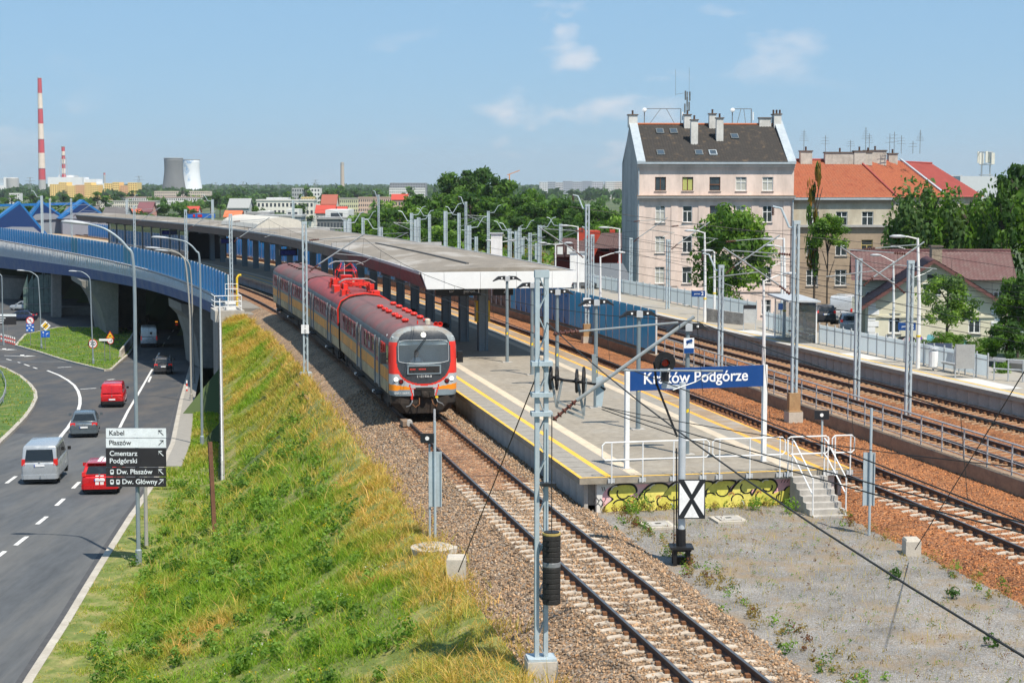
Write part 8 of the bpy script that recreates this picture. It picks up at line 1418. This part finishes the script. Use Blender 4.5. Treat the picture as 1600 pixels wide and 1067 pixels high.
def tree(label, p, H, rad, kind, var=0, trunk=.35, rz=0., group=None, cz=None, name='tree'):
    """p base, H height, rad crown radius; crown fills from trunk*H to H"""
    p = Vector(p); t = thing(name, label, 'tree' if name == 'tree' else 'shrub', p, group); ch = H*(1-trunk)/2
    o = put('crown', CRN[kind, var], t, p+Vector((0, 0, H-ch)), rz, (rad, rad, ch)); o2 = put('trunk', TRK[int(abs(p.x*7)) % 3], t, p-Vector((0, 0, .2)), rz*1.7, (rad*.9 if kind != 'slim' else rad*2, rad*.9 if kind != 'slim' else rad*2, H*.85)); return t
def ptree(label, x, ytop, ybase, Y, rpx, kind, var=0, trunk=.25, z=None, group=None, name='tree'):
    tp = D(x, ytop, Y); b = D(x, ybase, Y); b.z = b.z if z is None else z; return tree(label, b, tp.z-b.z, rpx*Y/FPX, kind, var, trunk, (x*1.37) % 6.28, group, name=name)
ptree('leafy green maple in front of the pink house', 1140, 314, 500, 160, 70, 'big', 1, .12, -3.5); ptree('lower bough of foliage beside the maple trunk', 1132, 395, 500, 158, 36, 'big', 1, .02, -3.5, name='shrub')
ptree('slim half bare tree with ivy before the beige house', 1271, 240, 500, 165, 20, 'slim', 0, .35, -4.2); ptree('green tree crown low on the slim trunk before the beige house', 1292, 332, 500, 164, 34, 'big', 1, .62, -4.2)
ptree('drooping birch left of the conifers behind the purple roof', 1447, 276, 470, 152, 84, 'willow', 0, .1, -4); ptree('drooping birch in the middle behind the purple roof', 1520, 292, 470, 150, 72, 'willow', 0, .1, -4); ptree('dark conifer behind the right end of the purple roof', 1562, 282, 470, 146, 60, 'cone', 0, .05, -3.5); ptree('large dark tree at the right picture edge above the roof', 1602, 246, 470, 155, 88, 'big', 0, .1, -4); ptree('dark tree filling the gap behind the drooping birches', 1490, 312, 460, 160, 90, 'big', 0, .1, -4)
ptree('pale leaved apple tree before the gable of the cream house', 1478, 425, 560, 116, 52, 'apple', 0, .1, -1.6); ptree('dark leafy tree at the right edge beside the cream house', 1590, 425, 560, 112, 45, 'big', 0, .1, -1.6); ptree('green bush at the right edge above the railing', 1572, 500, 590, 100, 40, 'big', 0, .0, -1.2, name='shrub')
for k, (x, y, r) in enumerate(((1470, 515, 26), (1500, 520, 30), (1535, 525, 30), (1440, 528, 18))): ptree(['first', 'second', 'third', 'leftmost small'][k]+' juniper bush behind the panel fence by the cream house', x, y, 590, 108, r, 'shrub', 0, 0., -1.6, 'juniper bushes behind the fence', 'shrub')
ptree('green shrub behind the white railing at the near end of the outer platform', 1562, 563, 600, 82, 20, 'shrub', 0, 0., -.6, None, 'shrub'); ptree('shrub before the grey gable wall beside the flat shed', 955, 428, 470, 170, 22, 'shrub', 0, 0, -4, None, 'shrub'); ptree('second shrub between the red house and the flat shed', 935, 438, 470, 168, 16, 'shrub', 0, 0, -4, None, 'shrub')
# wood behind the canopy, tree by tree
WOOD = [(720, 262, 40, 0), (745, 256, 38, 1), (780, 272, 34, 0), (700, 300, 40, 1), (655, 300, 36, 0), (625, 312, 34, 2), (590, 322, 38, 1), (560, 335, 34, 2), (675, 325, 36, 0), (735, 300, 44, 0), (775, 305, 40, 1), (810, 300, 34, 0), (840, 310, 34, 0), (830, 292, 24, 2), (865, 305, 30, 1), (890, 312, 32, 0), (910, 318, 30, 2), (935, 318, 30, 0), (955, 325, 30, 1), (965, 335, 28, 2), (880, 335, 34, 0), (845, 340, 34, 0), (800, 335, 38, 1), (760, 340, 40, 0), (720, 340, 40, 0), (690, 350, 34, 2), (640, 345, 38, 0), (605, 352, 34, 1), (915, 345, 32, 0), (945, 350, 28, 2)]
for k, (x, y, r, v) in enumerate(WOOD):
    Y = 440-(y-256)*1.9; ptree(['tall', 'broad', 'rounded'][k % 3]+' tree in the wood behind the canopy, %s in its row counted from the left' % ORD[sorted(range(30), key=lambda q: WOOD[q][0]).index(k)], x, y, 400, Y, r*1.15, 'far' if k % 4 else 'big', v if k % 4 else v % 2, .05, -2.5, 'wood behind the canopy')
sp = []
for k in range(320): x = rg.uniform(600, 980); Y = rg.uniform(190, 320); p = D(x, 400, Y); sp.append(((p.x, Y, -1.4+rg.random()*.8), rg.uniform(.5, 1.5), .6, ['dry', 'light', 'mid', 'dry', 'light'][rg.integers(5)], 40, .28))
weed_patch('scrub', 'yellow green scrub on the railway land behind the masts', sp)
# town trees
tw_ = random.Random(9); k = 0
def town_tree(x, ytop, Y, r, v, far_=True):
    global k; k += 1
    return ptree(ORD[k-1]+' rounded town tree from the left among the distant roofs', x, ytop, 400, Y, r, 'tiny' if Y > 900 else 'far', v, .08, -8.7, 'town trees in the distance')
for x, y, Y, r in sorted([(15, 325, 560, 30), (35, 316, 620, 26), (250, 316, 640, 34), (290, 318, 600, 24), (225, 330, 520, 30), (270, 335, 480, 26), (155, 300, 1100, 24), (125, 303, 1000, 20), (100, 303, 1000, 22), (345, 300, 1000, 22), (380, 305, 900, 24), (330, 305, 1050, 20), (365, 298, 1200, 20), (425, 300, 1300, 18), (470, 318, 760, 22), (440, 330, 560, 26), (480, 292, 1300, 14), (533, 290, 1500, 18), (515, 296, 1300, 18), (560, 295, 1500, 18), (590, 296, 1500, 18), (640, 292, 1500, 16), (450, 300, 1300, 14), (288, 293, 1700, 12), (20, 305, 1200, 22), (50, 303, 1200, 20), (75, 302, 1300, 18), (190, 300, 1500, 18), (210, 298, 1600, 16), (445, 340, 470, 26), (470, 345, 450, 24), (410, 325, 600, 14), (395, 318, 650, 14)]): town_tree(x, y, Y, r, tw_.randrange(2))
# forest belts on the horizon: one mass of crowns
def belt(name, label, Y0, Y1, n, h0, h1, col, lf=7., nl=16):
    ps = []
    for i in range(n):
        Y = rg.uniform(Y0, Y1); X = rg.uniform(-.36, .36)*Y; h = rg.uniform(h0, h1); ps.append(leafcloud(nl, lf, ball((X, Y, -9+h*.6), h*.7, .65), colf(col)))
    V = np.concatenate([p[0] for p in ps]); o = np.cumsum([0]+[len(p[0]) for p in ps[:-1]]); F = np.concatenate([p[1]+q for p, q in zip(ps, o)]); stuff(np_mesh(name, V, F, LEAF, cols=np.concatenate([p[2] for p in ps])), label, 'forest')
belt('forest', 'wooded belt along the horizon beyond the town', 4200, 7500, 5200, 14, 26, 'dark'); belt('forest', 'looser woods between the distant housing blocks', 2200, 4200, 1500, 9, 16, 'dark'); belt('forest', 'scattered town greenery behind the nearer roofs', 850, 2200, 190, 5, 11, 'mid', 2.2, 60)
# ================================================================ the distant town
def fbox(t, x0, x1, yt, Y, dp, mat, name='wall', zb=-8.6):
    p, q = D(x0, 300, Y), D(x1, yt, Y); return MB().box(p.x, q.x, Y, Y+dp, zb, q.z).build(name, mat, t), p.x, q.x, q.z
def block(label, x0, x1, yt, Y, dp, col, rows, cols, roof=None, name='apartment_block', cat='building', wcol=(.05, .06, .075), ridge=0., group=None, wh=.5):
    mat = M('wall_'+'_'.join('%02d' % int(c*99) for c in col), col, .85, var=.06, scale=.1); t = thing(name, label, cat, D((x0+x1)/2, 300, Y).xy.to_3d()+Vector((0, 0, -8.6)), group); o, a, b, z = fbox(t, x0, x1, yt, Y, dp, mat)
    wm = MB(); ww = (b-a)/cols; hh = min(3.2, (z+8.6)/rows)
    for r in range(rows):
        for c in range(cols): wm.box(a+ww*(c+.24), a+ww*(c+.76), Y-.06, Y+.01, z-hh*(r+.82), z-hh*(r+.82-wh))
    w = wm.build('windows', M('far_windows_%02d' % int(wcol[2]*99), wcol, .3), t); w['kind'] = 'stuff'
    if roof:
        rm = M('roof_'+'_'.join('%02d' % int(c*99) for c in roof), roof, .8, var=.12)
        if ridge: MB().prism([(a-.4, Y-.4, z), (b+.4, Y-.4, z), (b+.4, Y+dp/2, z+ridge), (a-.4, Y+dp/2, z+ridge)], (0, 0, .25)).prism([(a-.4, Y+dp+.4, z), (b+.4, Y+dp+.4, z), (b+.4, Y+dp/2, z+ridge), (a-.4, Y+dp/2, z+ridge)], (0, 0, .25)).build('roof', rm, t); MB().face([(a, Y, z), (a, Y+dp, z), (a, Y+dp/2, z+ridge)]).face([(b, Y, z), (b, Y+dp, z), (b, Y+dp/2, z+ridge)]).build('gable', mat, t)
        else: MB().box(a-.3, b+.3, Y-.3, Y+dp, z, z+.6).build('roof', rm, t)
    return t
yel = (.80, .58, .22)
for k, (x0, x1, yt) in enumerate(((78, 92, 288), (92, 104, 285), (104, 118, 290), (118, 132, 289), (132, 142, 285.5), (142, 153, 289), (163, 176, 286.5), (176, 186, 285), (188, 200, 290), (200, 214, 285.5))): block(['first', 'second', 'third', 'fourth', 'fifth', 'sixth', 'seventh', 'eighth', 'ninth', 'tenth'][k]+' section from the left of the yellow tower blocks under the tall chimney', x0, x1, yt, 2350, 30, yel if k not in (3, 8) else (.7, .4, .22), 8, 4, name='apartment_block', group='yellow tower blocks', wcol=(.25, .12, .05))
m_hred = M('chimney_red', (.50, .035, .05), .8, var=.1, scale=.02); m_hwh = M('chimney_white', (.72, .6, .5), .8, var=.1, scale=.02); m_hgr = M('chimney_grey', (.40, .40, .39), .85)
def stack(label, x, yt, yb, Y, r0, r1, bands, mats, base=-8.6, name='factory_chimney'):
    c = D(x, 290, Y); zt = D(x, yt, Y).z; t = thing(name, label, 'chimney', (c.x, Y, base)); n = len(bands); z0 = base
    for k, f in enumerate(bands):
        za = base+(zt-base)*(bands[k-1] if k else 0); zb = base+(zt-base)*f; ra, rb = r0+(r1-r0)*(za-base)/(zt-base), r0+(r1-r0)*(zb-base)/(zt-base); MB().lathe([(ra, za), (rb, zb)], (c.x, Y, 0), 20).build('band', mats[k % len(mats)], t)
        if k and k % 2: MB().lathe([(rb+.6, zb-1), (rb+.6, zb+.3)], (c.x, Y, 0), 16).build('gallery', m_hgr, t)
    return t
stack('very tall red and white banded power station chimney', 66, 122, 297, 3800, 8.5, 4.4, [.13, .23, .36, .48, .61, .74, .87, 1], [m_hgr, m_hred, m_hwh, m_hred, m_hwh, m_hred, m_hwh, m_hred])
t2 = stack('shorter red and white chimney in a lattice frame on the white boiler house', 100, 229, 277, 3650, 4.2, 3.6, [.3, .45, .55, .65, .74, .82, .9, 1], [m_hgr, m_hred, m_hwh, m_hred, m_hwh, m_hred, m_hwh, m_hred]); c_ = D(100, 290, 3650)
for a in range(4): q = a*math.pi/2+.4; MB().beam((c_.x+9*math.cos(q), 3650+9*math.sin(q), 30), (c_.x+5.5*math.cos(q), 3650+5.5*math.sin(q), 72), .8).build('lattice_leg', m_hgr, t2)
stack('thin pale chimney above the town centre', 535, 254, 294, 3000, 4, 3, [.93, .97, 1], [M('pale_brick', (.45, .38, .32), .9), m_hgr, M('pale_brick', (.45, .38, .32), .9)]); stack('small red and white chimney behind the yellow blocks', 137, 277, 290, 3700, 2.2, 1.8, [.5, .6, .7, .8, .9, 1], [m_hgr, m_hred, m_hwh, m_hred, m_hwh, m_hred]); stack('distant dark chimney between the yellow blocks and the cooling tower', 163.5, 270, 290, 5200, 4, 3, [.9, 1], [m_hgr, m_hred])
m_pwh = M('plant_white', (.72, .73, .74), .7, var=.05, scale=.03)
t = thing('boiler_house', 'white power station hall behind the yellow blocks', 'building', D(115, 300, 3620).xy.to_3d()+Vector((0, 0, -8.6))); 
for x0, x1, yt, Y in ((75, 128, 277, 3620), (128, 150, 280, 3640), (92, 112, 274, 3660), (150, 168, 287, 3640)): fbox(t, x0, x1, yt, Y, 60, m_pwh)
t = thing('storage_silos', 'grey storage tank and white halls at the left picture edge', 'silo', D(15, 300, 3700).xy.to_3d()+Vector((0, 0, -8.6))); c_ = D(19.5, 279, 3700); MB().lathe([(13.5, -8.6), (13.5, c_.z), (11, c_.z+1.5), (0, c_.z+2.5)], (c_.x, 3700, 0), 24).build('tank', m_hgr, t); fbox(t, -20, 10, 290, 3720, 40, m_pwh); fbox(t, -6, 5, 279, 3730, 20, M('blue_grey_plant', (.35, .42, .48), .7)); fbox(t, 6, 9, 277, 3690, 8, m_pwh)
for k, (x, xw, yt, m) in enumerate(((271, 19, 247, M('cooling_concrete', (.16, .165, .17), .9, var=.12, scale=.02, stretch=(1, 1, .1))), (298, 18, 249.5, M('sky_painted_tower', (.72, .76, .8), .8, var=.05, scale=.018, col2=(.12, .3, .55), thr=(.56, .62))))):
    Y = 3500+k*120; c_ = D(x, yt, Y); R_ = xw*Y/FPX; Ht = c_.z+8.6; t = thing('cooling_tower', ['dark grey concrete cooling tower', 'white cooling tower painted with blue sky behind the grey one'][k], 'cooling tower', (c_.x, Y, -8.6)); MB().lathe([(R_*(.72+.36*(1-f)**2+ (.06*(f-.7)/.3 if f > .7 else 0)), -8.6+Ht*f) for f in np.linspace(0, 1, 14)]+[(R_*.72, -8.6+Ht), (R_*.66, -8.6+Ht*.9), (R_*.6, -8.6+Ht*.5)], (c_.x, Y, 0), 40).build('shell', m, t, True); MB().lathe([(R_*.80, -8.6+Ht*.985), (R_*.80, -8.6+Ht*1.0)], (c_.x, Y, 0), 40).build('rim', m_hgr, t)
cream_, whit, pinkw, greyw, rr1, rr2, dkr = (.58, .54, .46), (.66, .66, .64), (.58, .42, .33), (.35, .37, .38), (.42, .06, .04), (.30, .09, .06), (.12, .11, .11)
for a in [('long white housing row with red roof units beyond the viaduct', 180, 314, 309, 1500, 14, whit, 3, 40, (.45, .3, .27)), ('nearer pale housing row below the long white one', 150, 245, 315, 1300, 12, cream_, 3, 30, (.4, .38, .35)), ('pale housing row left of the cooling tower foot', 241, 290, 299, 1900, 14, (.55, .47, .4), 4, 16, None), ('pale housing row right of the cooling tower foot', 292, 328, 299, 1900, 14, (.55, .48, .4), 4, 12, None), ('white flat roofed housing by the sea of trees at the left', 14, 30, 302, 1700, 12, whit, 2, 6, None),
          ('white three storey apartment block with dark balconies left of the station mast', 401, 490, 314, 760, 14, (.68, .66, .6), 3, 14, (.6, .58, .55)), ('upper floor block set back on the white apartment roof', 416, 450, 309, 775, 10, (.62, .63, .63), 4, 5, None), ('grey stepped apartment tower among trees', 456, 475, 294, 1300, 14, greyw, 5, 5, None), ('pale apartment tower right of the grey one', 476, 500, 294, 1350, 14, whit, 5, 5, None), ('yellow low block behind the white apartments', 470, 490, 308, 1100, 10, (.6, .45, .2), 3, 5, None),
          ('long pastel housing row above the red roofs', 530, 568, 311, 1200, 12, (.55, .55, .36), 3, 12, (.42, .4, .36)), ('pink housing row beside the pastel one', 560, 612, 309.5, 1180, 12, pinkw, 3, 16, (.5, .35, .28)), ('pink housing row with red gable', 612, 640, 311, 1150, 12, pinkw, 3, 8, None), ('modern block with dark speckled upper storeys', 609, 665, 286, 2100, 40, (.22, .23, .25), 5, 14, None), ('white base storeys of the modern block', 608, 664, 294, 2095, 40, whit, 3, 18, None)]: block(*a)
for a in [('house with bright red roof left of the warehouse', 493, 522, 334, 640, 9, (.6, .55, .5), 2, 5, rr1, 3.), ('house with red hipped roof behind the warehouse', 502, 525, 320, 800, 12, (.62, .58, .52), 2, 5, rr2, 4.5), ('second red roofed house by the warehouse', 520, 540, 334, 660, 9, (.55, .4, .28), 2, 4, rr1, 2.5), ('pink house with dark red roof behind the viaduct', 214, 236, 332, 620, 10, (.62, .30, .24), 2, 4, (.17, .07, .08), 3.5), ('small house with orange roof behind the viaduct', 201, 216, 337, 600, 8, (.6, .5, .42), 1, 3, (.5, .12, .06), 2.), ('house with grey roof behind the viaduct', 160, 196, 337, 560, 10, (.5, .5, .5), 1, 6, dkr, 2.5), ('grey gabled house with white windows among trees', 356, 388, 326, 640, 12, (.45, .47, .47), 2, 6, (.3, .31, .31), 3.5), ('house with orange roof left of the canopy rooflight', 350, 375, 340, 560, 8, (.6, .58, .55), 1, 4, (.6, .16, .07), 2.), ('red roofed house behind the billboard', 288, 308, 333, 700, 9, whit, 1, 4, rr1, 2.5), ('dark roofed houses beside the blue gables', 100, 150, 333, 700, 10, (.4, .4, .4), 1, 9, dkr, 2.5), ('red roofed house at the right of the pink row', 612, 636, 313, 900, 10, (.55, .4, .3), 1, 5, rr1, 3.)]: block(*a[:9], roof=a[9], ridge=a[10], name='town_house', cat='house')
for a in [('white and grey warehouse beyond the canopy', 508, 544, 328, 560, 20, (.62, .63, .64), 1, 1, None), ('low dark commercial building below the red roofs', 495, 556, 343, 520, 14, (.16, .17, .18), 1, 12, (.3, .3, .3)), ('white shed left of the station mast', 447, 467, 327, 600, 10, whit, 1, 2, None), ('flat grey building behind the canopy rooflight', 385, 418, 335, 520, 12, (.2, .21, .22), 1, 6, (.3, .3, .3)), ('low white hall beside the flat grey building', 402, 422, 330, 560, 10, whit, 1, 3, None), ('long low grey hall above the canopy', 400, 470, 339, 510, 12, (.33, .35, .37), 1, 10, (.38, .39, .4))]: block(*a, name='warehouse')
for k, (x0, x1, yt, c) in enumerate(((843, 856, 284.5, (.62, .63, .64)), (856, 868, 284, (.35, .38, .43)), (868, 880, 285, (.5, .5, .52)), (880, 895, 283, (.36, .39, .45)), (895, 910, 284, (.42, .44, .48)), (910, 925, 283, (.34, .37, .43)), (925, 943, 284, (.5, .5, .54)), (946, 960, 284, (.66, .65, .63)), (960, 973, 284, (.62, .55, .5)))): block(['first', 'second', 'third', 'fourth', 'fifth', 'sixth', 'seventh', 'eighth', 'ninth'][k]+' section from the left of the grey blue housing estate on the horizon', x0, x1, yt, 2600, 30, c, 6, 5, name='apartment_block', group='housing estate on the horizon', wcol=(.08, .1, .14))
bl = thing('billboard', 'wide blue billboard with red marks behind the viaduct lamps', 'billboard', D(314, 345, 420)); p, q = D(293, 341, 420), D(336, 334, 420); MB().box(p.x, q.x, 420, 420.3, p.z, q.z).build('panel', M('billboard_blue', (.01, .13, .5), .5), bl)
for e in (.25, .42, .5): MB().box(p.x+(q.x-p.x)*(e-.05), p.x+(q.x-p.x)*(e+.03), 419.93, 419.99, p.z+.25, q.z-.2).build('red_mark', m_sred, bl)
for e in (.1, .9): MB().box(p.x+(q.x-p.x)*e-.2, p.x+(q.x-p.x)*e+.2, 420.05, 420.25, -8.5, p.z).build('leg', m_galv, bl)
def pylon(label, x, yt, Y):
    c = D(x, 290, Y); zt = D(x, yt, Y).z; t = thing('power_pylon', label, 'pylon', (c.x, Y, -8.6), 'power line pylons on the horizon'); H = zt+8.6; g = MB(); mm_ = M('pylon_steel', (.25, .28, .3), .6)
    for ex in (-1, 1): g.beam((c.x+ex*H*.1, Y, -8.6), (c.x+ex*H*.02, Y, zt), .5)
    for k in range(7): z0 = -8.6+H*k/7; z1_ = -8.6+H*(k+1)/7; w0 = H*(.1-.08*k/7); w1 = H*(.1-.08*(k+1)/7); e = 1 if k % 2 else -1; g.beam((c.x-e*w0, Y, z0), (c.x+e*w1, Y, z1_), .35)
    g.build('tower', mm_, t)
    for f, w in ((.97, .16), (.82, .24), (.68, .18)): MB().beam((c.x-H*w, Y, -8.6+H*f), (c.x+H*w, Y, -8.6+H*f), .45).build('cross_arm', mm_, t)
for k, (x, y, Y) in enumerate(((47, 277, 2600), (217, 275, 2500), (337, 285, 3500), (380, 284, 2900), (435, 285, 3300), (493, 281, 2600), (404, 286, 3600))): pylon(['first', 'second', 'third', 'fourth', 'fifth', 'sixth', 'seventh'][[0, 1, 2, 3, 5, 6, 4][k]]+' lattice power pylon from the left on the horizon', x, y, Y)
cr_ = thing('tower_crane', 'thin orange tower crane above the wood', 'crane', D(796, 300, 1500).xy.to_3d()+Vector((0, 0, -8.6))); p = D(796, 272, 1500); MB().beam((p.x, 1500, -8.6), (p.x, 1500, p.z), .9).build('mast', M('crane_orange', (.6, .25, .08), .6), cr_); MB().beam((p.x-2, 1500, p.z-1), (p.x+9, 1500, p.z+3), .7).build('jib', M('crane_orange', (.6, .25, .08), .6), cr_)
tm = thing('antenna_tower', 'round mobile phone antenna tower with white panels behind the trees', 'antenna', D(1541, 300, 240).xy.to_3d()+Vector((0, 0, -4))); c_ = D(1541, 238, 240)
for a in range(4): q = a*math.pi/2+.6; MB().beam((c_.x+.9*math.cos(q), 240+.9*math.sin(q), -4), (c_.x+.8*math.cos(q), 240+.8*math.sin(q), c_.z), .09).build('leg', m_galv, tm)
for z in (0, -1.7, -3.2, -4.6): MB().tube([(c_.x+.95*math.cos(a), 240+.95*math.sin(a), c_.z+z) for a in np.linspace(0, 2*math.pi, 13)], .06, 5).build('ring', m_galv, tm)
for a in range(7): q = a*.9; MB().obox((c_.x+1.05*math.cos(q), 240+1.05*math.sin(q), c_.z-(1.5 if a % 2 else 1.7)), .3, .2, 1.6).build('panel_antenna', M('panel_cream', (.66, .64, .56), .6), tm)
t = thing('low_hall', 'pale flat hall behind the orange roof', 'building', D(1500, 300, 230).xy.to_3d()); fbox(t, 1473, 1504, 274, 235, 12, M('hall_grey', (.32, .35, .37), .7)); fbox(t, 1500, 1560, 275.5, 228, 12, M('hall_pale', (.55, .58, .6), .6, var=.06))
# ---- station entrance gables at the far left, glazed stair hall
m_gnavy = M('gable_navy', (.012, .04, .14), .5); m_ggrey = M('gable_grey', (.27, .29, .33), .6, var=.06); m_gblue = M('gable_edge_blue', (.02, .16, .42), .45)
def gable(label, Y, ax, ay, lx, ly, rx, ry, dp, band=None):
    a, l, r = D(ax, ay, Y), D(lx, ly, Y), D(rx, ry, Y); t = thing('entrance_gable', label, 'roof', Vector((a.x, Y, l.z)), 'blue gables of the station entrance'); back = Vector((-dp*.35, dp, 0))
    MB().face([l, r, a]).build('front', m_gnavy, t); MB().prism([r, a, a+Vector((0, 0, .5)), r+Vector((.6, 0, 0))], back).build('slope', m_gblue, t); MB().prism([l, a, a+Vector((0, 0, .5)), l-Vector((.6, 0, 0))], back).build('slope', m_gblue, t)
    m1 = l.lerp(a, .45)-Vector((0, .05, 0)); m2 = r.lerp(a, .45)-Vector((0, .05, 0)); k = l.lerp(r, .5)-Vector((0, .05, 0)); MB().prism([l-Vector((0, .05, 0)), r-Vector((0, .05, 0)), m2.lerp(k, .1)-Vector((0, 0, .2)), m1.lerp(m2, .5)+Vector((0, 0, -.2)), m1.lerp(k, .1)-Vector((0, 0, .2))], (0, -.04, 0)).build('grey_field', m_ggrey, t)
    MB().prism([Vector((l.x, Y+.2, -2)), Vector((r.x, Y+.2, -2)), r+Vector((0, .2, 0)), l+Vector((0, .2, 0))], back*.5).build('wall', m_ggrey, t)
gable('largest blue and grey entrance gable at the left edge', 335, 31, 319, -60, 385, 78, 376, 8); gable('middle blue entrance gable behind the largest one', 352, 65, 317, 45, 345, 101, 342, 8); gable('right blue entrance gable beside the canopy end', 345, 130, 316, 97, 342, 168, 342, 8)
tag(MB().beam(D(-20, 321.5, 356), D(130, 318, 356), .5, .5).build('blue_beam', m_gblue), 'long blue ridge beam joining the entrance gables', 'beam')
gh_ = thing('stair_hall', 'dark glazed hall under the far end of the canopy', 'building', T(228, 6.2, PZ)); 
for k in range(9): Ya, Yb = 205+k*5, 209.8+k*5; MB().prism([T(Ya, 3.2, PZ), T(Yb, 3.2, PZ), T(Yb, 3.2, 4.3), T(Ya, 3.2, 4.3)], T(Ya, 3.25, 0)-T(Ya, 3.2, 0)).build('pane', glassmat('hall_glass', (.12, .16, .16), .7), gh_); MB().obox(T(Yb+.1, 3.2, PZ), .15, .15, 3.7).build('mullion', m_cangrey, gh_)
MB().loft([[T(Y, 4.2, PZ), T(Y, 9.2, PZ), T(Y, 9.2, 4.3), T(Y, 4.2, 4.3)] for Y in (210, 225, 245)]).build('core', M('core_dark', (.03, .032, .035), .8), gh_)
sh_ = thing('stair_tower', 'slanting green glass stair enclosure under the viaduct', 'building', D(60, 515, 238)); 
for k in range(6): xa, xb = 36+k*8, 43.4+k*8; MB().prism([D(xa+2, 522, 268), D(xb+2, 522, 268), D(xb, 428+max(0, (44-xb))*.4, 268.5), D(xa, 430+max(0, (60-xa))*.9, 268.5)], (0, .1, 0)).build('pane', M('stair_glass', (.10, .15, .13), .2, var=.25, scale=.3), sh_)
for y in (450, 475, 500): MB().beam(D(37, y, 267.8), D(84, y, 267.8), .15, .15).build('transom', m_cangrey, sh_)
# ---- air: a thin haze round the whole place
hz = bpy.data.materials.new('haze_air'); hz.use_nodes = True; hn = hz.node_tree; hn.nodes.remove(hn.nodes['Principled BSDF']); pv = N(hn, 'ShaderNodeVolumePrincipled'); pv.inputs['Color'].default_value = (.88, .94, 1, 1); pv.inputs['Density'].default_value = .00006; pv.inputs['Anisotropy'].default_value = .2; hn.links.new(pv.outputs[0], hn.nodes['Material Output'].inputs['Volume'])
stuff(MB().box(-9500, 9500, -60, 16500, -40, 300).build('haze', hz), 'thin bluish summer haze over the town', 'haze')
